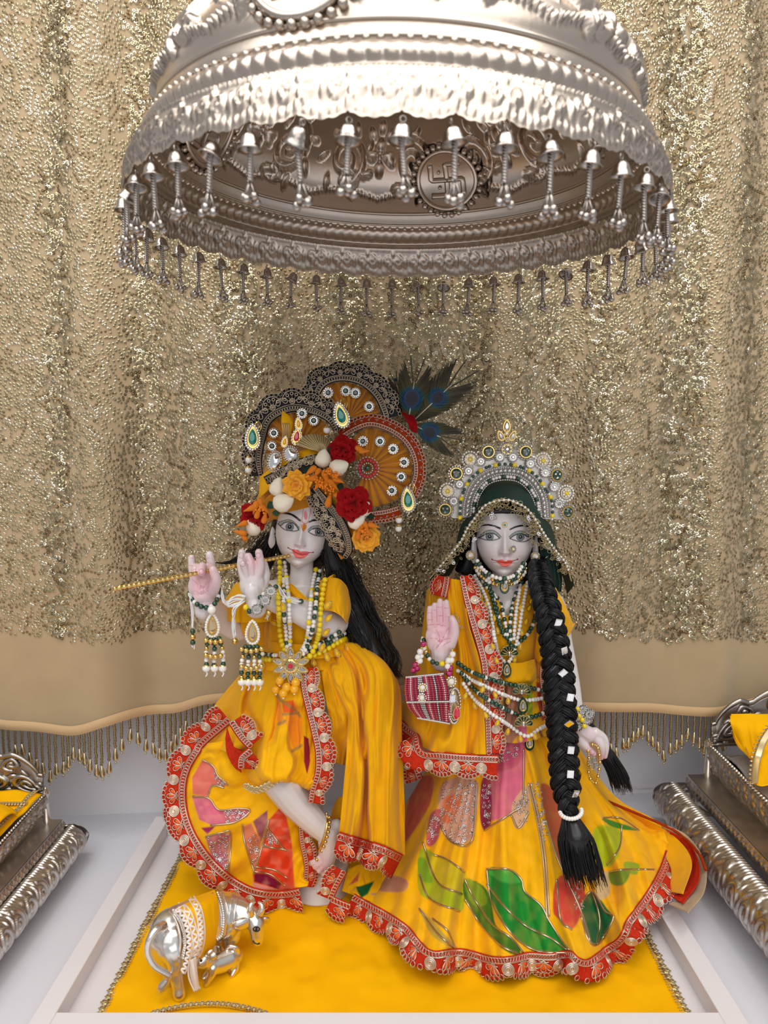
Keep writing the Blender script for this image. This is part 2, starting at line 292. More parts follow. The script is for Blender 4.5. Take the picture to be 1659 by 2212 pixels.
# sequins sewn in meandering chains
sb = np.array([(-400, 1372), (0, 1366), (100, 1375), (200, 1393), (250, 1388), (300, 1364), (460, 1362), (900, 1350), (1225, 1360), (1320, 1378), (1420, 1386), (1500, 1384), (1659, 1386), (2100, 1380)], float)
SD = .0058; cell = SD * .84; occ = set(); SQ = []
for _ in range(75000):
    x0 = random.uniform(-.76, .79); z0 = random.uniform(.29, 1.50); a = random.choice((0, PI / 2, PI, -PI / 2)) + random.gauss(0, .5); bend = random.gauss(0, .5)
    tx, tz = random.gauss(0, .75), random.gauss(0, .75); tone = random.random()
    for k in range(random.randint(2, 7)):
        key = (int(x0 / cell), int(z0 / cell))
        if key in occ: break
        occ.add(key); SQ.append((x0, z0, tx + random.gauss(0, .6), tz + random.gauss(0, .6), tone))
        a += bend * random.uniform(.2, 1.4)
        if random.random() < .2: bend = -bend
        x0 += SD * .95 * math.cos(a); z0 += SD * .95 * math.sin(a)
SQ = np.array(SQ); yv = cur_y(SQ[:, 0], SQ[:, 1]); q = proj(np.stack([SQ[:, 0], yv, SQ[:, 1]], -1)); keep = q[:, 1] < np.interp(q[:, 0], sb[:, 0], sb[:, 1]) + 6 * vnoise(q[:, 0] / 16, 2); SQ = SQ[keep]; yv = yv[keep]; q = q[keep]
e = .004; sx = (cur_y(SQ[:, 0] + e, SQ[:, 1]) - cur_y(SQ[:, 0] - e, SQ[:, 1])) / (2 * e)
loose = np.clip(vnoise(q[:, 0] / 60 + 3, 11) * .9 + vnoise(q[:, 0] / 24, 12) * .5 + .35 * noise2(q[:, 0] / 50, q[:, 1] / 90, 9) + .42, .05, 1.2)
amp = .05 + .19 * loose; N = unit(np.stack([sx + SQ[:, 2] * amp, np.full(len(SQ), -1.), SQ[:, 3] * amp + .02], -1)); N[:, 0] = np.clip(N[:, 0], -.8, .8); N = unit(N)
T = unit(np.cross(N, np.array([0, 0, 1.]))); U = np.cross(T, N); k = 6; a = np.arange(k) * 2 * PI / k
ro = SD * (.35 + .17 * np.minimum(loose, 1)); ri = ro * .48; C = np.stack([SQ[:, 0], yv - .0016 - .0012 * loose, SQ[:, 1]], -1)
rg = np.cos(a)[None, :, None] * T[:, None] + np.sin(a)[None, :, None] * U[:, None]
V = np.concatenate([C[:, None] + rg * ro[:, None, None], C[:, None] + rg * ri[:, None, None] - N[:, None] * .0003 * -1], 1).reshape(-1, 3)
j = np.arange(k); Fq = np.stack([j, (j + 1) % k, k + (j + 1) % k, k + j], -1); Fq = (Fq[None] + (np.arange(len(SQ)) * 2 * k)[:, None, None]).reshape(-1, 4)
tn = SQ[:, 4][:, None]; cc = np.array([.49, .425, .265]) * (.55 + .5 * tn) * np.array([1, .98 + .04 * 1, 1]) ; cc = np.where(tn > .85, np.array([.74, .69, .52]), cc); cc = np.where(tn < .14, np.array([.16, .11, .05]), cc)
o = obj('sequins', mesh('sequins', V, Fq, 'sequin', False, np.repeat(cc, 2 * k, 0)), ct); tag(o, 'tiny gold ring sequins sewn in meandering chains', kind='stuff'); print('sequins', len(SQ))
# beaded fringe: zigzag lengths, every strand a part with its drop
b = B(); b.lathe([(.0003, .006), (.0012, .005), (.0024, .0018), (.0034, -.002), (.0036, -.0045), (.0026, -.0065), (.0003, -.0075)], 10); b.ball((0, 0, -.0092), .0014, 8, 5); dropm = b.mesh('drop_bead', 'fringe_drop')
px = -40.
while px < 1760:
    ph = (px + 12) / 107. % 1; tri = abs(ph * 2 - 1)                     # 1 long .. 0 short
    if 20 < px < 520 or 1180 < px < 1660 or px <= 20 or px >= 1660:
        L = (.018 + .052 * (1 - tri)) * (1 + .12 * random.uniform(-1, 1)) if px < 700 else (.022 + .04 * (1 - tri)) * (1 + .12 * random.uniform(-1, 1))
        X0 = (px - CX) / FPX * 1.22; z0 = float(hem_z(np.array(X0))); y0 = float(cur_y(np.array(X0), np.array(z0))); kz = np.linspace(0, L, max(6, int(L / .0022)))
        r = .0011 + .0003 * np.sin(np.arange(len(kz)) * PI); pth = np.stack([X0 + .0008 * vnoise(kz * 300 + px, 3), np.full(len(kz), y0), z0 + .002 - kz], -1)
        o = B().tube(pth, np.where(np.arange(len(kz)) % 2, .0027, .0017), 6).build('fringe_strand', 'fringe_bead', ct)
        obj('drop_bead', dropm, o, Matrix.Translation((X0, y0, z0 - L - .008)) @ Matrix.Rotation(random.uniform(-.1, .1), 4, 'Y') @ Matrix.Diagonal((1.3, 1.3, 1.6, 1)))
    px += random.uniform(10.5, 14.5)
# ---------------------------------------------------------------- silver canopy (chased dome with bells)
def spiral(cx, cy, r0, turns, a0, d=1, shrink=.12, n=40):
    t = np.linspace(0, 1, n); r = r0 * (1 - t * (1 - shrink)); a = a0 + d * t * turns * 2 * PI; return np.stack([cx + r * np.cos(a), cy + r * np.sin(a)], 1)
def relief(w, h, W, H, strokes, blobs=()):         # height map of a chased pattern: strokes (polyline, width, height), blobs (x, y, rx, ry, rot, height)
    x, y = np.meshgrid((np.arange(w) + .5) / w * W, (np.arange(h) + .5) / h * H); z = np.zeros((h, w))
    for line, wd, ht in strokes:
        d = np.minimum(np.minimum(dline(x, y, line), dline(x - W, y, line)), dline(x + W, y, line)); z = np.maximum(z, ht * np.sqrt(np.clip(1 - (d / wd) ** 2, 0, 1)))
    for bx, by, rx, ry, ro, ht in blobs:
        for s in (-W, 0, W):
            dx, dy = x - bx - s, y - by; a = (dx * math.cos(ro) + dy * math.sin(ro)) / rx; c = (-dx * math.sin(ro) + dy * math.cos(ro)) / ry; z = np.maximum(z, ht * np.sqrt(np.clip(1 - a * a - c * c, 0, 1)))
    return z
def sample(tile, u, v):                            # bilinear, u wraps, v clamps (0..1)
    h, w = tile.shape; x = (u % 1) * w - .5; y = np.clip(v * h - .5, 0, h - 1.001); i = np.floor(x).astype(int); j = np.floor(y).astype(int); f = x - i; g = y - j
    return (tile[j, i % w] * (1 - f) + tile[j, (i + 1) % w] * f) * (1 - g) + (tile[j + 1, i % w] * (1 - f) + tile[j + 1, (i + 1) % w] * f) * g
DC = np.array([.0125, .80, .893]); DR = .279; DT = math.radians(2)
DMt = Matrix.Translation(Vector(DC)) @ Matrix.Rotation(DT, 4, 'X') @ Matrix.Rotation(math.radians(1.2), 4, 'Y')
can = thing('silver_canopy', DC, 'round chased silver canopy hung with little bells above the statues', 'canopy')
prof = np.array([(1.0, 0), (.992, .012), (.982, .024), (.965, .036), (.937, .0385), (.932, .042), (.937, .049), (.932, .056), (.917, .059), (.906, .063), (.899, .07), (.890, .075), (.885, .08), (.884, .09), (.872, .107), (.845, .12), (.80, .133), (.72, .15), (.62, .168), (.56, .177), (.54, .179), (.52, .186), (.49, .189), (.40, .197), (.29, .206), (.17, .213), (.05, .217), (.004, .218)])
nv = 150; pr = cr(prof * np.array([DR, 1]), nv); S = np.concatenate([[0], np.cumsum(np.linalg.norm(np.diff(pr, axis=0), axis=1))]); nu = 920
tn = np.gradient(pr, axis=0); nr = unit(np.stack([tn[:, 1], -tn[:, 0]], 1)); th = np.arange(nu) * 2 * PI / nu
# body tile (six repeats): scrolls, a four petal flower, beaded arcs
W, H = 1.9, 1.; st = []; bl = []
for cx, sg in ((.45, 1), (1.45, -1)):
    st += [(spiral(cx, .5, .30, 1.6, PI * .5 * sg, sg), .035, .9), (spiral(cx + .1 * sg, .25, .14, 1.2, 0, -sg), .025, .7)]
    for q in range(7): a = q * .9; bl += [(cx + .36 * math.cos(a), .5 + .36 * math.sin(a), .10, .04, a + .7 * sg, .8)]
for a in (0, PI / 2, PI, -PI / 2): bl += [(.95 + .12 * math.cos(a), .55 + .13 * math.sin(a), .10, .065, a, 1.)]
bl += [(.95, .55, .04, .04, 0, 1.2), (.95, .9, .06, .09, 0, .8), (.80, .82, .05, .10, .7, .7), (1.10, .82, .05, .10, -.7, .7)]
for k in range(34): x = k / 34 * W; bl += [(x, .10 + .07 * abs(math.sin(x / W * 2 * PI)), .022, .03, 0, .7)]
tb = relief(420, 220, W, H, st, bl)
st = []; bl = []                                   # skirt tile: small scrolls and a scallop of dots
for cx, sg in ((.3, 1), (.7, -1)): st += [(spiral(cx, .5, .2, 1.4, PI / 2 * sg, sg), .05, 1.)]
bl += [(.5, .75, .07, .12, 0, 1), (0, .5, .06, .2, 0, 1.), (.5, .25, .06, .1, 0, .8)] + [(k / 6, .12 + .05 * abs(math.sin(k)), .05, .06, 0, .9) for k in range(6)] + [(k / 8, .92, .05, .04, 0, .8) for k in range(8)]
ts = relief(120, 90, 1., 1., st, bl)
st = [(spiral(.5, .55, .3, 1.3, 0), .06, 1.)]; bl = [(k / 5, .2, .06, .12, 0, 1) for k in range(5)] + [(k / 5 + .1, .85, .06, .1, 0, 1) for k in range(5)]; tt = relief(120, 90, 1., 1., st, bl)
U = th[None] / (2 * PI); hgt = np.zeros((nv, nu)); z = pr[:, 1]
def seg(z0, z1): return (z >= z0) & (z < z1)
def sv(m): s = S[m]; return ((s - s[0]) / (s[-1] - s[0]))[:, None] + 0 * U
m = seg(0, .0365); hgt[m] = .0032 * sample(ts, U * 46 + 0 * sv(m), sv(m))
m = seg(.0395, .0565); hgt[m] = .0028 * np.abs(np.sin(U * 2 * PI * 64 + sv(m) * .8)) ** .7 * np.sin(sv(m) * PI)
m = seg(.082, .172); hgt[m] = .0105 * sample(tb, (U * 360 - 73) / 45 + .5 * 0, sv(m))
m = seg(.19, .212); hgt[m] = .004 * sample(tt, U * 14, sv(m))
m = seg(.1795, .1855); hgt[m] = .0025 * sample(tt, U * 30, sv(m))
rr = pr[:, :1] + nr[:, :1] * hgt; zz = pr[:, 1:] + nr[:, 1:] * hgt
zz = zz - (np.clip(1 - S / .02, 0, 1) ** 1.2)[:, None] * .0055 * (np.abs(np.cos(U * PI * 46)) ** .6 - .5 + .25 * np.abs(np.cos(U * PI * 46 * 4)))
V = np.stack([rr * np.cos(th), rr * np.sin(th), zz], -1).reshape(-1, 3)
o = obj('dome', mesh('dome', V, gridF(nv, nu, True), 'canopy_silver'), can, DMt)
def ring_of(name, r, z, n, me, parent, s=1.):
    for k in range(n): a = 2 * PI * k / n; obj(name, me, parent, DMt @ Matrix.Rotation(a, 4, 'Z') @ Matrix.Translation((r, 0, z)) @ Matrix.Scale(s, 4))
bm = B().ball((0, 0, 0), .0032, 8, 5).mesh('raised_bead', 'canopy_silver'); ring_of('raised_bead', .917 * DR, .0595, 150, bm, can)
for r, z0, w_ in ((.906, .0635, .0018), (.888, .0775, .0022), (.54, .18, .003)):
    a = np.arange(160) * 2 * PI / 160; B().tube(np.stack([r * DR * np.cos(a), r * DR * np.sin(a), np.full(160, z0)], -1), w_, 6, True).build('moulding', 'canopy_silver', can, M=DMt)
# round medallions with a ring, a leafy wreath and an auspicious cross with four dots
def on_dome(a, s, lift=0.):                        # angle, arc length up the profile
    r = np.interp(s, S, pr[:, 0]); zc = np.interp(s, S, pr[:, 1]); n0 = np.interp(s, S, nr[:, 0]); n1 = np.interp(s, S, nr[:, 1]); r = r + n0 * lift; return np.stack([r * np.cos(a), r * np.sin(a), zc + n1 * lift], -1)
S0 = np.interp(.120, pr[:, 1], S)
def medallion(a0, side):
    a0 = np.radians(a0); R = .041; r = .85 * DR; sg = 1 if side > 0 else -1
    def loc(pts, lift): pts = np.asarray(pts, float); return on_dome(a0 - sg * pts[:, 0] / r * -1, S0 + pts[:, 1], lift * side)
    t = np.arange(64) * 2 * PI / 64; lift = .004
    b = B(); q = np.concatenate([[(0, 0)], *[np.stack([R * f * np.cos(t), R * f * np.sin(t)], -1) for f in (.35, .7, 1.)]]); V = loc(q, lift)
    F = [(0, 1 + k, 1 + (k + 1) % 64) for k in range(64)] + [(1 + i * 64 + k, 1 + (i + 1) * 64 + k, 1 + (i + 1) * 64 + (k + 1) % 64, 1 + i * 64 + (k + 1) % 64) for i in range(2) for k in range(64)]
    md = b.add(V, F).build('medallion', 'canopy_silver', can, M=DMt)
    b = B(); b.tube(loc(np.stack([R * np.cos(t), R * np.sin(t)], -1), lift), .0032, 8, True); b.build('ring', 'canopy_silver', md, M=DMt)
    b = B()
    for k in range(30): a = 2 * PI * k / 30; b.ball(loc([(1.17 * R * math.cos(a), 1.17 * R * math.sin(a))], .003)[0], .0042, 8, 5)
    b.build('wreath', 'canopy_silver', md, M=DMt)
    L, h = .55 * R, .30 * R; b = B()
    for ax in range(4):
        c, s_ = (1, 0, -1, 0)[ax], (0, 1, 0, -1)[ax]; arm = np.array([(0, 0), (L, 0), (L, -L)]); arm = arm @ np.array([[c, s_], [-s_, c]]); b.tube(loc(cr_lin(arm, 16), lift + .0008), .0042, 6, flat=.5)
    b.build('cross_emblem', 'canopy_silver', md, M=DMt)
    for dx in (-1, 1):
        for dy in (-1, 1): B().ball(loc([(dx * h * .9, dy * h * .9)], lift + .001)[0], .0028, 8, 6).build('dot', 'canopy_silver', md, M=DMt)
def cr_lin(p, n):
    p = np.asarray(p, float); s = np.concatenate([[0], np.cumsum(np.linalg.norm(np.diff(p, axis=0), axis=1))]); u = np.linspace(0, s[-1], n); return np.stack([np.interp(u, s, p[:, j]) for j in range(p.shape[1])], 1)
medallion(72, -1); medallion(-108, 1)
for a in (162, -18): medallion(a, -1)
# bells
b = B(); b.lathe([(.0009, .012), (.0036, .0115), (.0060, .0088), (.0072, .005), (.0080, .0016), (.0100, 0), (.0096, -.0006), (.0074, .0012), (.0062, .005), (.004, .0085), (.0005, .0095)], 18); b.ring((0, 0, .015), .0022, .0006, (0, 1, 0), 10, 4); bellm = b.mesh('bell', 'bell_silver')
b = B()
for k in range(3): t = np.linspace(0, 1, 40); a = t * 9 * PI + k * 2 * PI / 3; b.tube(np.stack([.0016 * np.cos(a), .0016 * np.sin(a), .006 - .030 * t], -1), .0009, 5)
chm = b.mesh('chain', 'bell_silver')
b = B()
for k in range(5): a = k * 2 * PI / 5; r = .0045 + .0008 * (k % 2); b.ball((r * math.cos(a), r * math.sin(a), -.0355 - .003 * (k % 2)), .0033, 10, 6); b.tube([(0, 0, -.022), (.5 * r * math.cos(a), .5 * r * math.sin(a), -.028), (r * math.cos(a), r * math.sin(a), -.034)], .0008, 4)
clm = b.mesh('ball_cluster', 'bell_silver')
NB = 46
for k in range(NB):
    a = 2 * PI * (k + .5) / NB; base = DMt @ Vector((DR * .995 * math.cos(a), DR * .995 * math.sin(a), -.019))
    M = Matrix.Translation(base) @ Matrix.Rotation(random.gauss(0, .10), 4, 'X') @ Matrix.Rotation(random.gauss(0, .10), 4, 'Y') @ Matrix.Rotation(random.uniform(0, 6), 4, 'Z')
    if random.random() < .12: M = M @ Matrix.Rotation(.5, 4, 'X')
    o = obj('bell', bellm, can, M); M2 = Matrix.Translation(base) @ Matrix.Rotation(random.gauss(0, .05), 4, 'Y') @ Matrix.Rotation(random.uniform(0, 6), 4, 'Z') @ Matrix.Diagonal((1, 1, random.uniform(.94, 1.12), 1))
    obj('chain', chm, o, M2); obj('ball_cluster', clm, o, M2)
b = B(); b.lathe([(.012, .205), (.016, .22), (.006, .23), (.004, .245), (.004, .62)], 16); b.build('hanging_rod', 'canopy_silver', can, M=DMt)
# ---------------------------------------------------------------- trims, bead strands, sculpted bodies
def gy(px, py, z=.012): return float(G(px, py, z)[1])
b = B()
for r, z_ in ((10.5, 0), (7.6, .6), (4.6, 1.2)): b.ring((0, -z_ * MM, 0), r * MM, 1.35 * MM, (0, -1, 0), 18, 5)
b.use(1).lathe([(10.5 * MM, 0), (5 * MM, .8 * MM), (2.2 * MM, 1.2 * MM), (.1 * MM, .2 * MM)], 18, axis=(0, -1, 0)); buttonm = b.mesh('sequin_button', ['silver_cord', 'champagne_gem'])
def petal(L, wd, n=14): t = np.arange(n) / n * 2 * PI; r = np.sin(t / 2) ** 1.3; return np.stack([wd * np.sin(t) * (.35 + .65 * np.sin(t / 2)), L * r], -1)
b = B()
for a in (-.85, 0, .85):
    q = petal(19, 5.2); c, s_ = math.cos(a), math.sin(a); q3 = np.stack([q[:, 0] * c + q[:, 1] * s_, 0 * q[:, 0] - .8, -q[:, 0] * s_ + q[:, 1] * c - 8], -1) * MM
    b.use(0).tube(q3, .9 * MM, 4, True); b.use(1).prism(q3 * np.array([.7, 1, .7]) + np.array([0.3 * s_ * 9, 0, .3 * c * 9 - 2.4]) * MM, (0, .8 * MM, 0))
b.use(0).tube(np.array([(-9, -.5, -10), (-4, -.6, -8), (0, -.6, -11), (4, -.6, -8), (9, -.5, -10)]) * MM, 1.0 * MM, 4); flowerm = b.mesh('embroidered_flower', ['silver_cord', 'orange_thread'])
def stack_rings(C, Rx, Ru, R, r, n=9, k=4, stretch=1.):  # many small rings as one mesh: centres, in-plane axes
    a = np.arange(n) * 2 * PI / n; c2 = np.arange(k) * 2 * PI / k; N = np.cross(Rx, Ru); rad = np.cos(a)[None, :, None] * Rx[:, None] * stretch + np.sin(a)[None, :, None] * Ru[:, None]
    V = C[:, None, None] + rad[:, :, None] * (R + r * np.cos(c2))[None, None, :, None] + N[:, None, None] * (r * np.sin(c2))[None, None, :, None]
    i = np.arange(n)[:, None]; j = np.arange(k)[None]; f = np.stack([i * k + j, ((i + 1) % n) * k + j, ((i + 1) % n) * k + (j + 1) % k, i * k + (j + 1) % k], -1).reshape(-1, 4)
    return V.reshape(-1, 3), (f[None] + (np.arange(len(C)) * n * k)[:, None, None]).reshape(-1, 4)
def trim(name, parent, path, width=46, side=1, yoff=0., pitch=56, band='red_trim', label=None, motifs=True, ripple=0., phase=0., scal=.3, s=1., lift=.002, cord='silver_cord', smooth=9, mot=None):
    p = np.asarray(path, float); L = np.linalg.norm(np.diff(p[:, :2], axis=0), axis=1).sum(); n = max(int(L / 3), 12); c = cr(p * np.array([1, 1, 1 / MM]), n) * np.array([1, 1, MM])
    t = np.gradient(c[:, :2], axis=0); nr = unit(np.stack([-t[:, 1], t[:, 0]], 1)) * side
    for _ in range(smooth): q = np.vstack([nr[:1], nr, nr[-1:]]); nr = (q[:-2] + q[1:-1] + q[2:]) / 3
    nr = unit(nr); arc = np.concatenate([[0], np.cumsum(np.linalg.norm(np.diff(c[:, :2], axis=0), axis=1))]); wd = np.broadcast_to(np.interp(np.linspace(0, 1, n), np.linspace(0, 1, len(np.atleast_1d(width))), np.atleast_1d(width)) if np.ndim(width) else width, (n,))
    sc = 1 + scal * (np.abs(np.sin((arc + phase) / pitch * PI)) ** .7 - .6)
    def S(i, v, lf=0.):                            # i fractional sample, v 0..1 across
        i = np.clip(i, 0, n - 1); ci = np.stack([np.interp(i, np.arange(n), c[:, k]) for k in range(3)], -1); ni = np.stack([np.interp(i, np.arange(n), nr[:, k]) for k in range(2)], -1); wi = np.interp(i, np.arange(n), wd)
        a_ = np.interp(i, np.arange(n), arc)
        q_ = P(ci[..., 0] + ni[..., 0] * wi * v, ci[..., 1] + ni[..., 1] * wi * v, ci[..., 2] + yoff * v - lift - lf + ripple * v * np.sin(a_ / 31 + phase)); q_[..., 2] = np.maximum(q_[..., 2], .0085 + lf); return q_   # hems rest on the cloth
    idx = np.arange(n); V = np.stack([S(idx, v * sc if v > .5 else v + 0 * sc) for v in np.linspace(0, 1, 7)])
    tr = obj(name, mesh(name, V.reshape(-1, 3), gridF(7, n), band), parent); solid(tr, .0012)
    if label: tr['label'] = label
    def coil(v, R, gap, lf):
        k = max(int(arc[-1] / gap), 3); i = np.interp(np.linspace(gap / 2, arc[-1] - gap / 2, k), arc, idx); vv = v * np.interp(i, idx, sc) if v > .5 else v + 0 * i
        C = S(i, vv, lf); T = unit(S(i + .5, vv, lf) - S(i - .5, vv, lf)); N = unit(np.cross(T, S(i, vv + .1, lf) - C)); return stack_rings(C, T, unit(np.cross(N, T)), R * MM, .92 * MM * s, 8, 3)
    b = B(); b.add(*coil(.20, 4.6 * s, 6.2 * s, .0012)); b.add(*coil(.96, 5.0 * s, 7.6 * s, .0012)); b.tube(S(idx, .34 + 0 * sc, .0012), 1.1 * MM * s, 4); b.tube(S(idx, .08 + 0 * sc, .0008), .9 * MM * s, 4)
    tag(b.build('looped_cord', cord, tr), kind='stuff')
    if motifs:
        k = 0; a0 = pitch / 2 - phase % pitch
        while a0 < arc[-1] - 8:
            if a0 > 8:
                i = np.interp(a0, arc, idx); zz_ = bool(mot and mot[0].name.startswith('zari')); C = S(np.array(i), np.array(.44 if zz_ else .64), .0016); T = unit(S(np.array(i + 1), np.array(.64)) - S(np.array(i - 1), np.array(.64))); D = unit(S(np.array(i), np.array(.3)) - S(np.array(i), np.array(.9))); N = np.cross(T, D); N = -N if N[1] > 0 else N
                mo = (mot or (flowerm, buttonm))[k % 2]; obj(mo.name.split('.')[0], mo, tr, orient(C, N, (1.08 if zz_ else 1.) * s * np.interp(i, idx, wd) / 46 / s * (1.0 if k % 2 else 1.08), 0, -D if not k % 2 else D))
            k += 1; a0 += pitch / 2 * 1.0
    return tr
BEADS = {}
def beadm(m, r, sc=(1, 1, 1), name='bead'):
    key = (m, round(r, 5), sc)
    if key not in BEADS: BEADS[key] = B().ball((0, 0, 0), r, 12, 8, sc).mesh(name, m)
    return BEADS[key]
BD = dict(y=('yellow_bead', 6.0), w=('white_bead', 4.6), g=('green_bead', 5.6), p=('pearl', 4.6), o=('gold_bead', 4.8), P=('pearl', 6.6), m=('magenta_bead', 6.2), O=('gold_bead', 6.4), k=('dark_gem', 4.6), c=('crystal', 3.), s=('pearl', 3.2), n=('amber_bead', 4.2), G=('gold_bead', 2.6), W=('white_bead', 5.6), N=('green_bead', 4.4))
def strand(parent, path, pattern, scale=1., tight=.96, start=0, jit=.0):
    p = np.asarray(path, float); s = np.concatenate([[0], np.cumsum(np.linalg.norm(np.diff(p, axis=0), axis=1))]); d = 0.; i = start; out = []
    while True:
        m, r = BD[pattern[i % len(pattern)]]; r = r * MM * scale; d += r * tight
        if d > s[-1]: break
        c = np.array([np.interp(d, s, p[:, k]) for k in range(3)]) + (rng.normal(0, jit, 3) if jit else 0); out.append(obj('bead', beadm(m, r), parent, Matrix.Translation(Vector(c)))); d += r * tight; i += 1
    return out
def sculpt(chains, blobs=(), voxel=.0009, smooth=6, flat=None):     # chains: (path world, radii); fused into one skin
    b = B()
    for p, r in chains:
        p = np.asarray(p, float); n = max(len(p) * 6, 12); t = np.linspace(0, 1, len(p)); q = cr(p, n); s0 = np.concatenate([[0], np.cumsum(np.linalg.norm(np.diff(p, axis=0), axis=1))]); rr = np.interp(np.linspace(0, s0[-1], n), s0, np.broadcast_to(r, (len(p),)))
        b.tube(q, rr, 14); b.ball(q[0], rr[0] * .999, 14, 10); b.ball(q[-1], rr[-1] * .999, 14, 10)
    for c, r3, M in blobs:
        V, F = sphere(24, 16); V = V * np.asarray(r3); b.add((V @ M if M is not None else V) + np.asarray(c), F)
    me = b.mesh('tmp', 'marble'); o = bpy.data.objects.new('tmp', me); col.objects.link(o)
    md = o.modifiers.new('r', 'REMESH'); md.mode = 'VOXEL'; md.voxel_size = voxel
    md = o.modifiers.new('s', 'SMOOTH'); md.factor = .5; md.iterations = smooth
    dg = bpy.context.evaluated_depsgraph_get(); ev = o.evaluated_get(dg); m2 = ev.to_mesh(); V = np.empty(len(m2.vertices) * 3, np.float32); m2.vertices.foreach_get('co', V); F = [tuple(p.vertices) for p in m2.polygons]; V = V.reshape(-1, 3).astype(float)
    ev.to_mesh_clear(); bpy.data.objects.remove(o); bpy.data.meshes.remove(me); return V, F
class Paint:                                       # colours of painted detail, in photo pixels
    def __init__(s, V, base): s.q = proj(V); s.x = s.q[:, 0]; s.y = s.q[:, 1]; s.c = np.tile(np.array(base, float), (len(V), 1))
    def mix(s, m, c): s.c = s.c * (1 - m[:, None]) + np.array(c) * m[:, None]; return s
    def poly(s, pts, c, f=.6, a=1.):
        f = f * .4 if f > 1.5 else f
        p = np.asarray(pts, float)[:, :2]; d = dline(s.x, s.y, np.vstack([p, p[:1]])); sg = np.where(inpoly(s.x, s.y, p), d, -d); return s.mix(np.clip(.5 + sg / (2 * f), 0, 1) * a, c)
    def line(s, pts, w_, c, f=.5, a=1., n=0):
        p = np.asarray(pts, float)[:, :2]; p = cr(p, n) if n else p; d = dline(s.x, s.y, p); return s.mix(np.clip(.5 + (w_ - d) / (2 * f), 0, 1) * a, c)
    def dot(s, x, y, r, c, f=.5, a=1.): return s.mix(np.clip(.5 + (r - np.hypot(s.x - x, s.y - y)) / (2 * f), 0, 1) * a, c)
    def glow(s, x, y, rx, ry, c, a): return s.mix(a * np.exp(-(((s.x - x) / rx) ** 2 + ((s.y - y) / ry) ** 2)), c)
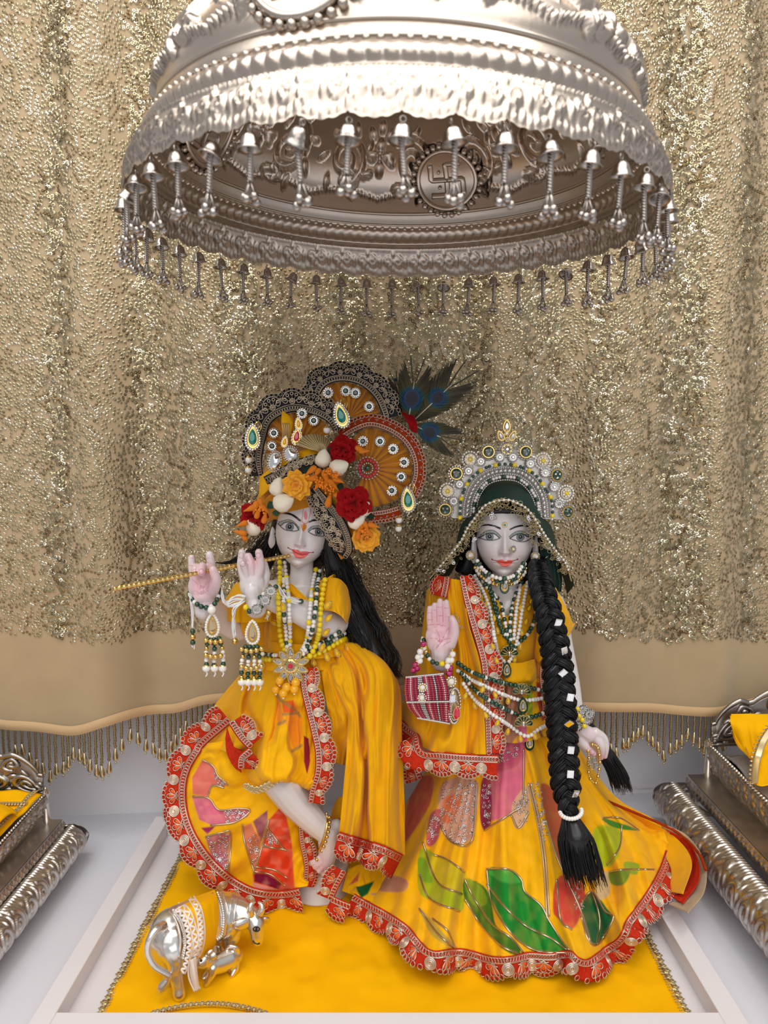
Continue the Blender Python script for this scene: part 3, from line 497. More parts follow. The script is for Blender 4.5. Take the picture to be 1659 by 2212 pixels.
def head(cx, cy, y0, roll, k, turn=0., ears=True, earr=1.):   # face centre (between the eyes) in photo px, depth, roll; k scales 1 = 57 px half width
    vk = np.array([-96, -92, -84, -62, -32, 0, 20, 38, 52, 64, 73, 79, 82, 83]); wk = np.array([1, 22, 36, 51, 58, 58, 56, 50, 42, 31.5, 21, 12, 5, .5]); fk_ = np.array([1, 22, 36, 50, 56, 57, 58, 58.5, 57.5, 55, 51, 45, 39, 34]); bk = np.array([1, 26, 42, 58, 62, 58, 52, 40, 26, 12, 2, -10, -22, -32])
    nv_, nu_ = 240, 290; v = np.interp(np.linspace(0, 1, nv_), [0, .12, .9, 1], [-96, -60, 70, 83]); w_ = np.interp(v, vk, wk); fr = np.interp(v, vk, fk_); bc = np.interp(v, vk, bk)
    for a_ in (w_, fr, bc):
        for _ in range(14): a_[1:-1] = (a_[:-2] + a_[1:-1] * 2 + a_[2:]) / 4
    t = np.linspace(0, 1, nu_); ph = np.concatenate([np.linspace(-PI, -1.75, 30)[:-1], np.linspace(-1.75, 1.75, nu_ - 58), np.linspace(1.75, PI, 30)[1:]]); nu_ = len(ph)
    sn, cs = np.sin(ph), np.cos(ph); su = np.sign(sn) * np.abs(sn) ** .92; cu = np.sign(cs) * np.abs(cs) ** .86
    X = w_[:, None] * su[None]; D = np.where(cs[None] > 0, fr[:, None] * cu[None], -bc[:, None] * np.abs(cu)[None]); Vv = np.broadcast_to(v[:, None], X.shape).copy()
    front = np.clip(cs * 3, 0, 1)[None]
    def ga(x, y_, sx, sy): return np.exp(-((X - x) / sx) ** 2 - ((Vv - y_) / sy) ** 2)
    d = np.zeros_like(X)
    for s_ in (-1, 1):
        d += -6.5 * ga(29 * s_, -1, 17, 11) + 5.5 * ga(29 * s_, 0, 12, 7.5) + 2.2 * ga(28 * s_, -19, 20, 6) + 2.5 * ga(33 * s_, 30, 16, 15) + 4.2 * ga(8.5 * s_, 32, 4.6, 5.2) - 1.6 * ga(14 * s_, 33, 3, 6) + 1.2 * ga(23 * s_, 52, 4, 5) - 2.2 * ga(6 * s_, 38, 3, 2.4)
    nl = np.clip((Vv + 14) / 46, 0, 1); d += np.where(Vv < 40, 1, 0) * (2.5 + 12.5 * nl ** 1.25) * np.exp(-(X / (5.2 + 3.2 * nl)) ** 2) * np.clip((Vv + 22) / 16, 0, 1) * np.clip((40 - Vv) / 7, 0, 1) + 3.5 * ga(0, 31, 6.5, 6)
    d += 4.6 * ga(0, 49, 17, 4.2) + 5.4 * ga(0, 58, 13, 4.6) - 3.2 * ga(0, 53.2, 18, 1.7) - 1.6 * ga(0, 44, 2.2, 3.5) - 2.4 * ga(0, 66, 15, 4) + 4.4 * ga(0, 76, 13, 7)
    D = D + d * front
    ct_, st_ = math.cos(turn), math.sin(turn); X2 = X * ct_ + D * st_; D2 = D * ct_ - X * st_
    cr_, sr_ = math.cos(roll), math.sin(roll)
    def place(x, vv, dd): x, vv, dd = x * k, vv * k, dd * k; return P(cx + x * cr_ - vv * sr_, cy + x * sr_ + vv * cr_, y0 - dd * MM)
    V = place(X2, Vv, D2).reshape(-1, 3); F = [tuple(f) for f in gridF(nv_, nu_)]
    eb = B(); eb.add(V, F)
    if ears:
        for s_ in (-1, 1):
            Vs, Fs = sphere(24, 18); x = Vs[:, 0] * 6; y_ = -Vs[:, 2] * 26 * earr; dd = Vs[:, 1] * 13; lob = np.exp(-((y_ - 16 * earr) / 11) ** 2); x = x * (1 + .5 * lob); dd = dd * (1 - .35 * lob) + 3 * lob
            dd = dd - 4 * np.exp(-(Vs[:, 0] * s_ - 1) ** 2 / .1) ; eb.add(place(s_ * (58 + 3.5 * earr) + x + s_ * (np.abs(Vs[:, 1]) * 3), 22 * earr + y_, dd + 2), Fs)
    return np.vstack(eb.V), eb.F, place
def skirt_folds(g, amp, freq, seed, grow=1., sharp=1., drift=1.):   # folds pushed in depth on a lofted (nv,nu,3) px grid
    nv_, nu_ = g.shape[:2]; u = np.linspace(0, 1, nu_)[None]; v = np.linspace(0, 1, nv_)[:, None]
    w_ = drift * (noise2(u * 4 + seed, v * 2.2 + .3, seed + 7) + .4 * noise2(u * 9, v * 5 + seed, seed + 8)); f = vnoise(u * freq + w_, seed) + .45 * vnoise(u * freq * 2.1 + 1.4 * w_ + 3, seed + 1) * (.6 + .6 * noise2(u * 6 + 2, v * 4, seed + 9)); f = np.sign(f) * np.abs(f) ** sharp
    g = g.copy(); g[..., 2] -= amp * f * (v ** grow if grow > 0 else 1); return g
def cloth(name, parent, rows, nu, nv, m='yellow_silk', fold=None, th=.0008, paint=None, base=None, label=None, wrinkle=.0006, seed=1):
    g = loft(rows, nu, nv)
    for f in ([fold] if isinstance(fold, tuple) else fold or []): g = skirt_folds(g, *f)
    g[..., 2] -= wrinkle * (noise2(g[..., 0] / 21 + seed, g[..., 1] / 33, seed) + .6 * noise2(g[..., 0] / 9 + 7, g[..., 1] / 15 + seed, seed + 3))
    global LASTG; LASTG = g
    V = PA(g).reshape(-1, 3); V[:, 2] = np.maximum(V[:, 2], .008); cols = None
    if paint is not None: pt = Paint(V, base or Y); paint(pt); cols = pt.c
    o = obj(name, mesh(name, V, gridF(nv, nu), m, True, cols), parent); solid(o, th)
    if label: o['label'] = label
    return o
# ---------------------------------------------------------------- flute playing statue
z3 = zm(480, 760, 2.9625); z4 = zm(900, 880, 4.366); z5 = zm(220, 1040, 2.5136); z6 = zm(340, 1400, 2.86); z7 = zm(840, 1180, 2.9625); z8 = zm(680, 1560, 1.885); zk = zm(560, 1080, 8.295); zr = zm(1000, 1080, 8.295)
MARB = rgb(220, 213, 211); PINK = rgb(222, 150, 162); DKRED = rgb(170, 50, 70); INK = rgb(24, 20, 22)
def eye(pt, Z, white, iris, r, up, low, crease, lash=True):
    A = lambda q: np.array(Z(q))
    cz = A(crease); uz = A(up); pt.poly(np.vstack([cr(cz, 24), cr(uz, 24)[::-1]]), rgb(150, 160, 156), 1.0, .85); pt.line(cz, .55, INK, .5, 1, 24)
    for t in np.linspace(.08, .92, 15):
        a = cr(cz, 24)[int(t * 23)]; b_ = cr(uz, 24)[int(t * 23)]; pt.line([a, a * .35 + b_ * .65], .28, INK, .35, .8)
    w_ = A(white); wc = cr(w_, 40, True); pt.poly(wc, rgb(218, 208, 206), .4); ix, iy = Z([iris])[0]; inside = inpoly(pt.x, pt.y, wc)
    d = np.hypot(pt.x - ix, pt.y - iy); rr = r / 8.295
    for R_, c_ in ((rr, rgb(48, 54, 56)), (rr * .84, rgb(122, 134, 134)), (rr * .5, rgb(30, 30, 32))): pt.mix(np.clip(.5 + (R_ - d) / .6, 0, 1) * inside, c_)
    pt.dot(ix - .2, iy - 1.0, .9, (1, 1, 1), .4); pt.line(up, 0, INK)  if False else pt.line(uz, 1.05, INK, .5, 1, 30); pt.line(A(low), .8, INK, .5, 1, 30)
    if lash:
        L = cr(A(low), 26)
        for k in range(2, 25): pt.line([L[k], L[k] + np.array([(k - 14) * -.09, 2.6])], .25, INK, .35, .9)
def krishna_paint(pt):
    for x, y_, rx, ry, a in ((650, 1168, 60, 90, .0), (625, 1170, 26, 20, .10), (683, 1178, 22, 18, .10), (650, 1200, 30, 20, .22), (655, 1135, 40, 14, .10)): pt.glow(x, y_, rx, ry, rgb(226, 176, 172), a)
    pt.poly(zk([(400, 250), (460, 222), (540, 225), (620, 260), (690, 310), (748, 355), (745, 390), (700, 370), (640, 320), (570, 275), (480, 255)]), INK, .5); pt.poly(zk([(885, 385), (950, 350), (1040, 335), (1130, 345), (1130, 370), (1050, 370), (960, 385), (890, 412)]), INK, .5)
    eye(pt, zk, [(375, 462), (440, 415), (510, 398), (580, 410), (650, 460), (708, 538), (640, 552), (560, 547), (480, 532), (425, 507)], (545, 485), 74, [(335, 425), (385, 460), (440, 415), (510, 395), (585, 408), (655, 455), (712, 540)], [(345, 435), (425, 510), (490, 540), (570, 552), (640, 555), (705, 540)], [(345, 395), (420, 372), (500, 352), (580, 365), (650, 420), (722, 505)])
    eye(pt, zk, [(888, 570), (950, 530), (1020, 515), (1090, 525), (1130, 560), (1152, 620), (1100, 637), (1020, 622), (950, 607)], (1065, 575), 68, [(880, 570), (940, 528), (1020, 510), (1090, 520), (1140, 560), (1165, 640)], [(880, 572), (940, 605), (1010, 630), (1090, 645), (1165, 645)], [(872, 535), (940, 475), (1020, 460), (1090, 465), (1150, 500), (1180, 580)])
    UPL = [(578, 888), (640, 885), (690, 895), (735, 930), (790, 925), (850, 925), (912, 940), (850, 968), (770, 990), (690, 965), (620, 925)]; LOW = [(590, 905), (690, 962), (770, 988), (885, 962), (850, 1005), (800, 1038), (730, 1052), (660, 1032), (620, 980)]
    pt.poly(zk(LOW), rgb(238, 122, 116), .6); pt.poly(zk(UPL), rgb(222, 88, 84), .6); pt.line(zk(LOW + LOW[:1]), .35, rgb(180, 50, 60), .4); pt.line(zk(UPL), .35, rgb(180, 50, 60), .4); pt.line(zk([(590, 895), (690, 962), (770, 988), (900, 950)]), .5, rgb(140, 30, 40), .4)
    pt.line(zk([(512, 852), (545, 875), (590, 895)]), .9, rgb(140, 52, 60), .5); pt.dot(*zk([(518, 856)])[0], 1.6, rgb(140, 52, 60)); pt.line(zk([(890, 948), (975, 938)]), .9, rgb(140, 52, 60), .5); pt.dot(*zk([(965, 938)])[0], 1.5, rgb(140, 52, 60))
    pt.line(zk([(808, 40), (785, 200), (768, 340), (772, 395), (820, 425), (870, 400), (900, 300), (930, 130)]), .75, rgb(186, 84, 30), .5, 1, 40); pt.poly(zk([(758, 450), (800, 428), (848, 455), (838, 505), (786, 568), (762, 505)]), rgb(218, 132, 24), .5); pt.line(zk([(758, 450), (800, 428), (848, 455), (838, 505), (786, 568), (762, 505), (758, 450)]), .4, rgb(180, 70, 20), .4)
    pt.line(zk([(640, 800), (665, 815)]), .5, rgb(150, 110, 120), .6); pt.line(zk([(800, 835), (835, 825)]), .5, rgb(150, 110, 120), .6); pt.dot(*zk([(388, 748)])[0], .6, rgb(120, 110, 110))
    # pink tint, palm lines and nails of the hands
    for x, y_, r, a in ((440, 1240, 34, .6), (435, 1272, 30, .55), (548, 1205, 26, .5), (548, 1230, 24, .25), (690, 1870, 26, .55)): pt.glow(x, y_, r, r, PINK, a)
    for x, y_ in ((505, 492), (541, 490), (757, 402), (766, 447), (849, 402), (488, 402)): 
        for k in range(1): t = np.linspace(.4, 2 * PI - .4, 16) - PI / 2; x0, y0_ = z5([(x, y_)])[0]; pt.line(np.stack([x0 + 5 * np.sin(t), y0_ + 6.2 * np.cos(t)], 1), .45, DKRED, .4, .8)
    for q in ([(540, 610), (520, 560), (490, 530)], [(540, 610), (535, 560), (520, 520)], [(545, 610), (560, 560), (575, 530)], [(550, 600), (590, 560), (600, 520)], [(500, 590), (540, 610), (580, 590)]): pt.line(z5(q), .35, DKRED, .4, .7, 12)
    for q in ([(470, 455), (510, 460)], [(572, 440), (610, 450)], [(565, 415), (600, 420)]): pt.line(z5(q), .35, DKRED, .4, .6)
    for q in ([(785, 440), (800, 520)], [(822, 430), (828, 520)]): pt.line(z5(q), .3, rgb(190, 130, 140), .5, .6)
    for k in range(4): x0 = 672 + k * 8; y0_ = 1866 + k * 4.5; t = np.linspace(0, 2 * PI, 14); pt.line(np.stack([x0 + 3.2 * np.sin(t), y0_ + 3 * np.cos(t)], 1), .4, DKRED, .4, .7)
def R_(p, y): return [P(a, b_, y + (d[0] * MM if d else 0)) for a, b_, *d in p]
def px(*r): return np.array(r) * MM
kr = thing('flute_player_statue', G(650, 1945, .006), 'white marble statue playing a gold flute, draped in yellow silk with red scalloped trim', 'statue')
hv, hf, kplace = head(654, 1144, 1.0, .125, 1.02, -.04)
body = B(); body.add(hv, hf)
V, F = sculpt([(R_([(652, 1195), (652, 1230), (653, 1275)], 1.002), px(27, 25, 30)), (R_([(651, 1300), (651, 1350), (651, 1430)], 1.015), px(66, 60, 62)),
    (R_([(690, 1275, 10), (728, 1290), (728, 1330, -20), (716, 1348, -45), (680, 1334, -70), (640, 1318, -85), (590, 1300, -105), (550, 1283, -130)], 1.0), px(28, 29, 29, 32, 33, 26, 20, 17)),
    (R_([(600, 1280, 10), (562, 1295), (525, 1355, -30), (480, 1335, -80), (446, 1308, -130), (438, 1290, -142)], 1.0), px(30, 34, 28, 28, 27, 23)),
    (R_([(640, 1430), (640, 1560, -10), (660, 1700, 40), (690, 1880, 20)], 1.0), px(50, 46, 34, 26)),
    (R_([(620, 1440), (585, 1600, -50), (588, 1662, -72)], 1.0), px(52, 46, 40))], voxel=.0023, smooth=8); body.add(V, F)
V, F = sculpt([(R_([(588, 1662, 0), (612, 1696, -3), (640, 1734, 0), (680, 1776, 4), (706, 1800, 8)], .945), px(39, 37, 33, 27, 23)), (R_([(700, 1795, 8), (727, 1783, 14)], .945), px(20, 13.5)),
    (R_([(708, 1800, 6), (710, 1830, 6), (704, 1862, 4), (698, 1876, 2)], .945), px(24, 22, 19, 13)), (R_([(722, 1790, 12), (722, 1830, 10)], .945), px(15, 16)),
    (R_([(688, 1856, -4), (675, 1864, -6)], .945), px(7, 6)), (R_([(694, 1862, -6), (681, 1872, -8)], .945), px(7, 6.5)), (R_([(700, 1868, -6), (690, 1880, -8)], .945), px(7.5, 7)), (R_([(707, 1872, -2), (701, 1886, -4)], .945), px(9, 8.5))], voxel=.0013, smooth=5); body.add(V, F)
def Z5(q): return [(*z5([p[:2]])[0], *p[2:]) for p in q]
hy = .906
V, F = sculpt([(R_(Z5([(560, 690), (552, 640), (545, 600)]), hy), px(23, 20, 20)), (R_(Z5([(508, 545), (492, 475), (487, 415)]), hy), px(10, 8, 6.8)), (R_(Z5([(588, 525), (594, 455), (585, 398)]), hy), px(10, 9, 7.8)),
    (R_(Z5([(528, 530, 0), (515, 488, -1), (510, 463, -18), (506, 497, -32)]), hy), px(9, 8, 7.5, 7)), (R_(Z5([(556, 525, 0), (549, 484, -1), (544, 459, -18), (541, 494, -33)]), hy), px(9, 8.5, 8, 7.5)), (R_(Z5([(600, 600, -4), (620, 535, -29), (604, 480, -36)]), hy), px(13, 10, 8))],
    [(R_(Z5([(545, 572)]), hy)[0], px(28, 12, 30), None), (R_(Z5([(590, 590, -5)]), hy)[0], px(15, 11, 20), None)], .00095, 4); body.add(V, F)
hb = .9100
V, F = sculpt([(R_(Z5([(838, 690, -5), (832, 640), (820, 590)]), hb), px(20, 18.5, 20)), (R_(Z5([(775, 530), (757, 455), (761, 385)]), hb), px(9.5, 8.5, 7.2)), (R_(Z5([(793, 520), (778, 470, -8), (766, 445, -14)]), hb), px(9, 8, 7)),
    (R_(Z5([(820, 515), (812, 450, -2), (797, 405, 2)]), hb), px(9.5, 8.5, 7)), (R_(Z5([(845, 525), (862, 455), (852, 385)]), hb), px(9.5, 8.5, 7.5)), (R_(Z5([(865, 585, 4), (890, 510, 16), (882, 450, 20)]), hb), px(11, 9, 7.5))],
    [(R_(Z5([(815, 560)]), hb)[0], px(25, 12, 30), None)], .00095, 4); body.add(V, F)
V = np.vstack(body.V); pt = Paint(V, MARB); krishna_paint(pt); kbody = obj('body', mesh('body', V, body.F, 'marble', True, pt.c), kr); kbody['label'] = 'white marble figure with painted face and pink palms'
# ruby drop on the forehead
q = petal(11, 6.); q = np.stack([3.6 * np.sin(np.linspace(0, 2 * PI, 13)[:-1]), 9.5 * np.cos(np.linspace(0, 2 * PI, 13)[:-1])], 1); fh = Host([kbody]); c, n_ = fh.hit(660, 1113)
b = B(); b.prism(np.stack([q[:, 0], 0 * q[:, 0], q[:, 1]], 1) * MM, (0, -1.6 * MM, 0)); b.build('forehead_gem', 'ruby', kr, False, orient(c, n_, 1, -.1))
pz = float(P(692, 1893, .95)[2]); g0 = G(694, 1950, .006)
B().lathe([(.0, pz + .0), (.040, pz), (.0425, pz - .003), (.0425, .012), (.046, .009), (.046, .006), (0, .006)], 40, (g0[0] - .005, .995, 0)).build('pedestal', 'marble_plain' if 'marble_plain' in MATS else 'white_board', kr)
# ---- garments
cloth('tunic', kr, [[(590, 1262, 1.04), (612, 1254, .99), (638, 1268, .976), (662, 1300, .966), (692, 1262, .978), (722, 1246, .99), (748, 1262, 1.04)], [(558, 1290, 1.05), (588, 1288, .985), (650, 1312, .962), (705, 1300, .968), (745, 1288, .99), (764, 1300, 1.05)],
    [(560, 1345, 1.05), (590, 1345, .98), (650, 1350, .958), (705, 1345, .962), (740, 1345, .98), (757, 1345, 1.05)], [(562, 1400, 1.05), (585, 1400, .98), (650, 1408, .96), (710, 1405, .962), (745, 1400, .985), (760, 1398, 1.05)], [(558, 1440, 1.05), (585, 1442, .975), (650, 1450, .952), (715, 1446, .957), (757, 1435, .985), (778, 1430, 1.05)]], 120, 80, fold=(.003, 9, 21, 0, 1., 2))
for rows in ([[(592, 1268, 1.03), (606, 1256, .985), (630, 1262, .972)], [(610, 1310, .985), (640, 1300, .96), (668, 1296, .958)], [(650, 1352, .975), (680, 1340, .952), (706, 1330, .955)]], [[(752, 1262, 1.03), (728, 1240, .985), (700, 1252, .97)], [(738, 1300, .985), (700, 1290, .958), (664, 1296, .954)], [(690, 1352, .975), (655, 1345, .95), (622, 1335, .953)]]): cloth('collar_fold', kr, rows, 50, 40, fold=(.0025, 6, 23, 0))
cloth('sleeve', kr, [[(690, 1255, .985), (712, 1248, .965), (735, 1252, .965), (752, 1272, .99), (755, 1290, 1.03)], [(692, 1290, .955), (718, 1285, .94), (742, 1290, .945), (757, 1310, .975), (760, 1320, 1.03)], [(700, 1318, .935), (722, 1322, .925), (738, 1332, .93), (748, 1345, .95), (752, 1352, 1.02)]], 60, 40, fold=(.003, 8, 25, 0))
cloth('sleeve', kr, [[(585, 1262, .985), (560, 1255, .96), (530, 1255, .95), (508, 1262, .96), (500, 1275, 1.0)], [(590, 1300, .965), (560, 1298, .935), (522, 1296, .925), (492, 1300, .935), (480, 1310, .985)], [(585, 1342, .955), (555, 1345, .935), (520, 1345, .925), (488, 1342, .93), (476, 1345, .975)]], 60, 40, fold=(.004, 7, 27, .4))
cloth('sleeve', kr, [[(585, 1300, .98), (560, 1300, .955), (545, 1290, .95)], [(570, 1360, .97), (545, 1352, .945), (520, 1345, .95)], [(575, 1420, .965), (555, 1410, .95), (535, 1390, .965)]], 40, 30, fold=(.004, 5, 28, .4))
cloth('waist_sash', kr, [[(565, 1385, 1.04), (590, 1386, .972), (650, 1392, .95), (712, 1388, .953), (752, 1380, .985), (765, 1378, 1.04)], [(566, 1415, 1.04), (588, 1418, .97), (650, 1424, .947), (715, 1420, .95), (758, 1410, .985), (770, 1408, 1.04)]], 90, 20, fold=(.002, 5, 31, 0))
cloth('hip_drape', kr, [[(548, 1425, 1.03), (575, 1420, .985), (605, 1428, .962), (640, 1436, .95)], [(482, 1500, 1.04), (522, 1490, .985), (572, 1500, .95), (630, 1520, .936)], [(430, 1572, 1.05), (480, 1562, .985), (540, 1570, .94), (620, 1610, .922)], [(412, 1600, 1.06), (455, 1612, .985), (520, 1640, .94), (600, 1690, .92)]], 120, 90, fold=[(.017, 6, 33, .3, .75, 1.8), (.003, 14, 34, .3, .9, 2)])
def pant_paint(pt):
    pt.poly(z6([(700, 250), (740, 230), (760, 330), (790, 470), (750, 480), (730, 380)]), rgb(246, 150, 40), 3); pt.poly(z6([(770, 330), (850, 330), (890, 430), (895, 560), (850, 640), (820, 560), (790, 430)]), rgb(248, 148, 30), 4); pt.poly(z6([(770, 330), (840, 320), (850, 400), (780, 400)]), rgb(236, 96, 30), 4)
    for q in ([(720, 250), (760, 320), (850, 380), (880, 420)], [(780, 410), (870, 400)], [(830, 640), (890, 600)], [(750, 470), (790, 450)]): pt.line(z6(q), 3, rgb(170, 130, 70), 1, .9)
    pt.poly(z6([(905, 540), (935, 560), (945, 700), (925, 780), (905, 700)]), rgb(150, 30, 40), 2)
cloth('dhoti', kr, [[(560, 1445, .985), (600, 1436, .955), (660, 1442, .948), (712, 1445, .955)], [(548, 1540, .965), (590, 1530, .938), (640, 1540, .930), (700, 1550, .945)], [(532, 1620, .955), (570, 1620, .922), (640, 1640, .914), (705, 1650, .94)], [(528, 1670, .955), (560, 1688, .914), (620, 1680, .908), (690, 1700, .935)], [(545, 1690, .965), (570, 1699, .928), (620, 1690, .92), (680, 1712, .945)]], 130, 110, 'print_silk', fold=[(.014, 6, 35, .3, .75, 2.2), (.003, 16, 36, .4, .9, 2)], paint=pant_paint)
cloth('hip_drape', kr, [[(690, 1425, .955), (730, 1405, .965), (768, 1398, .99), (792, 1400, 1.03)], [(700, 1490, .942), (742, 1470, .936), (790, 1465, .96), (836, 1480, 1.0)], [(712, 1570, .945), (757, 1560, .934), (808, 1550, .95), (848, 1550, .995)], [(706, 1640, .955), (745, 1652, .945), (800, 1640, .955), (848, 1625, .995)]], 100, 90, fold=[(.018, 5, 38, .2, .75, 3.5), (.003, 13, 39, .2, .9, 3)])
tp = [[(722, 1395, .975), (752, 1388, .972), (785, 1392, .985), (800, 1400, 1.03)], [(752, 1475, .945), (795, 1462, .934), (838, 1452, .952), (860, 1475, .972)], [(750, 1600, .942), (792, 1600, .928), (842, 1590, .938), (868, 1590, .954)], [(742, 1700, .942), (780, 1710, .924), (836, 1712, .93), (873, 1722, .946)], [(733, 1797, .936), (770, 1808, .918), (828, 1826, .92), (875, 1848, .936)]]
cloth('shawl_fall', kr, tp, 110, 130, fold=[(.024, 6, 41, .35, .75, 1.3), (.003, 15, 42, .5, .9, 1.5)])
trim('shawl_trim', kr, LASTG[-1][::7], 52, 1, -.002, 56, ripple=.001, lift=.004)
cloth('shawl_fall', kr, [[(722, 1735, .985), (735, 1720, .975), (752, 1725, .98)], [(716, 1770, .985), (735, 1765, .972), (760, 1770, .985)], [(735, 1790, .985), (745, 1795, .975), (765, 1795, .985)]], 30, 30, fold=(.004, 4, 44, 0))
trim('shawl_trim', kr, [(722, 1770, .962), (745, 1768, .962), (770, 1772, .965)], 40, 1, 0, 50)
KCORDS = ([(280, 690), (345, 730), (375, 790), (435, 845)], [(310, 920), (340, 850), (410, 862)], [(220, 915), (320, 930), (380, 1000), (500, 990), (572, 1005), (480, 1075), (330, 1095)], [(300, 1165), (400, 1140), (455, 1150), (440, 1390)], [(525, 1090), (540, 1200), (600, 1390)], [(690, 1060), (640, 1250), (595, 1395)], [(650, 1225), (760, 1240), (800, 1250)], [(600, 1380), (700, 1400), (790, 1470)], [(600, 1350), (720, 1370), (800, 1420)], [(680, 1110), (740, 1190), (780, 1240)])
def kskirt_paint(pt):
    pk = rgb(214, 104, 128); pl = rgb(206, 92, 120)
    pt.poly(z6([(215, 800), (280, 690), (340, 720), (370, 790), (430, 830), (410, 860), (340, 850), (310, 920), (220, 900)]), rgb(226, 112, 96), 3); pt.poly(z6([(215, 920), (320, 930), (380, 1000), (480, 1000), (570, 1000), (560, 1040), (480, 1070), (400, 1095), (330, 1090), (260, 1060)]), pk, 3); pt.poly(z6([(380, 1010), (480, 1000), (570, 1000), (520, 1050), (420, 1080)]), rgb(170, 60, 84), 6, .6)
    pt.poly(z6([(270, 1110), (360, 1100), (310, 1150), (300, 1140)]), rgb(160, 40, 80), 3); pt.poly(z6([(300, 1170), (400, 1140), (450, 1150), (440, 1280), (430, 1390), (340, 1320)]), rgb(196, 110, 120), 4); pt.poly(z6([(530, 1100), (580, 1080), (640, 1200), (630, 1290), (600, 1380), (560, 1280), (535, 1180)]), rgb(214, 120, 84), 4); pt.poly(z6([(590, 1070), (680, 1000), (680, 1080), (640, 1200)]), rgb(150, 84, 92), 4)
    pt.poly(z6([(690, 1060), (760, 980), (800, 1050), (830, 1200), (850, 1500), (600, 1490), (590, 1400), (640, 1250)]), rgb(222, 70, 36), 4); pt.poly(z6([(640, 1260), (780, 1240), (830, 1330), (800, 1480), (620, 1370)]), rgb(226, 62, 22), 3); pt.poly(z6([(600, 1390), (680, 1400), (770, 1450), (750, 1490), (600, 1440)]), rgb(120, 10, 50), 2); pt.poly(z6([(590, 1445), (740, 1490), (590, 1495)]), rgb(230, 150, 130), 3)
    pt.mix(.35 * np.clip(noise2(pt.x / 14, pt.y / 9, 5), 0, 1) * (pt.c[:, 1] < .35), rgb(250, 170, 140))
    for q in KCORDS: pt.line(z6(q), 1.8, rgb(176, 140, 92), .8, 1, 30)
hemk = [(446, 1606, .975), (412, 1662, .972), (402, 1712, .968), (410, 1768, .96), (436, 1822, .952), (482, 1876, .943), (540, 1914, .938), (600, 1924, .938), (665, 1914, .945)]
ks = cloth('skirt', kr, [[(560, 1600, .975), (560, 1640, .972), (580, 1670, .965), (620, 1690, .965), (670, 1740, .97), (690, 1850, .972)], [(515, 1595, .965), (500, 1650, .957), (525, 1712, .95), (585, 1745, .95), (650, 1772, .957), (680, 1855, .965)], [(475, 1602, .965), (455, 1680, .956), (478, 1765, .945), (545, 1825, .938), (620, 1850, .942), (672, 1885, .955)], hemk], 220, 130, 'print_silk', fold=[(.012, 7, 51, .6, .8, 1.5), (.002, 22, 52, .5)], paint=kskirt_paint); hemkg = [tuple(x) for x in LASTG[-1][2:-2:8]]
def cords(parent, host, lines, Z, r=.0011):
    H = Host([host])
    for q in lines: B().tube(H.path(cr(Z(q), 50), .0012, None, 3), r, 5).build('gold_cord', 'zari', parent)
def sprinkle(parent, host, polys, Z, per=.02):
    H = Host([host]); C = []
    for q in polys:
        q = np.array(Z(q)); lo, hi = q.min(0), q.max(0); n_ = int(np.prod(hi - lo) * per)
        for p_ in rng.uniform(lo, hi, (n_, 2)):
            if inpoly(np.array([p_[0]]), np.array([p_[1]]), q)[0]:
                c_, m_ = H.hit(*p_)
                if c_ is not None: C.append((c_ + np.array([0, -.0012, 0]), m_ if m_[1] < 0 else -m_))
    if not C: return
    c_ = np.array([a for a, _ in C]); n_ = unit(np.array([b_ for _, b_ in C]) + rng.normal(0, .15, (len(C), 3))); x_ = unit(np.cross(n_, np.array([0, 0, 1.]))); V, F = stack_rings(c_, x_, np.cross(x_, n_), 2.7 * MM, .9 * MM, 8, 3); tag(obj('sewn_sequins', mesh('sewn_sequins', V, F, 'pale_shell'), parent), kind='stuff')
cords(kr, ks, KCORDS, z6); sprinkle(kr, ks, [[(380, 1010), (480, 1000), (570, 1000), (520, 1050), (420, 1080)], [(300, 1170), (400, 1140), (450, 1150), (430, 1390), (340, 1320)], [(560, 1150), (600, 1150), (640, 1250), (600, 1360)], [(350, 740), (430, 830), (410, 860), (350, 840)], [(680, 1110), (760, 1230), (640, 1220)]], z6, .022)
trim('skirt_trim', kr, [(500, 1562, .957)] + hemkg, 46, 1, .0, 58, ripple=.0015, phase=10, lift=.003)
trim('skirt_trim', kr, [(x, y_, .945) for x, y_ in z6([(865, 1050), (878, 1200), (905, 1340), (895, 1470)])], 27, -1, .004, 50, s=.8)
trim('curled_trim', kr, [(x, y_, .915 + k * .004) for k, (x, y_) in enumerate(z6([(440, 470), (500, 560), (560, 625)]))], 42, -1, .004, 52, lift=.004)
trim('curled_trim', kr, [(x, y_, .918 + k * .004) for k, (x, y_) in enumerate(z6([(560, 615), (500, 670), (490, 740)]))], 44, -1, .004, 52, lift=.001)
cloth('trim_lining', kr, [[(x, y_, .932) for x, y_ in z6([(430, 490), (470, 600), (530, 650), (510, 720)])], [(x, y_, .935) for x, y_ in z6([(420, 560), (430, 650), (470, 730), (520, 770)])]], 40, 16, 'red_trim')
trim('left_hem_trim', kr, [(x, y_, 1.0) for x, y_ in z6([(110, 960), (150, 1060), (190, 1130)])], 30, 1, 0, 50, s=.9)
ct_ = [(x, y_) for x, y_ in z6([(885, 120), (885, 240), (915, 380), (948, 520), (972, 640), (972, 760), (945, 860), (930, 950)])]
kh = Host([o for o in kr.children if o.name.split('.')[0] in ('dhoti', 'hip_drape', 'tunic')]); ys = np.array([kh.y(x + 14, y_, .93) for x, y_ in ct_]); ys = np.minimum(ys, np.array([.94, .935, .93, .925, .922, .922, .928, .935]))
trim('centre_trim', kr, [(x, y_, d - .003) for (x, y_), d in zip(ct_, ys)], [34, 36, 38, 40, 40, 40, 34, 30], -1, .002, 56, phase=8)
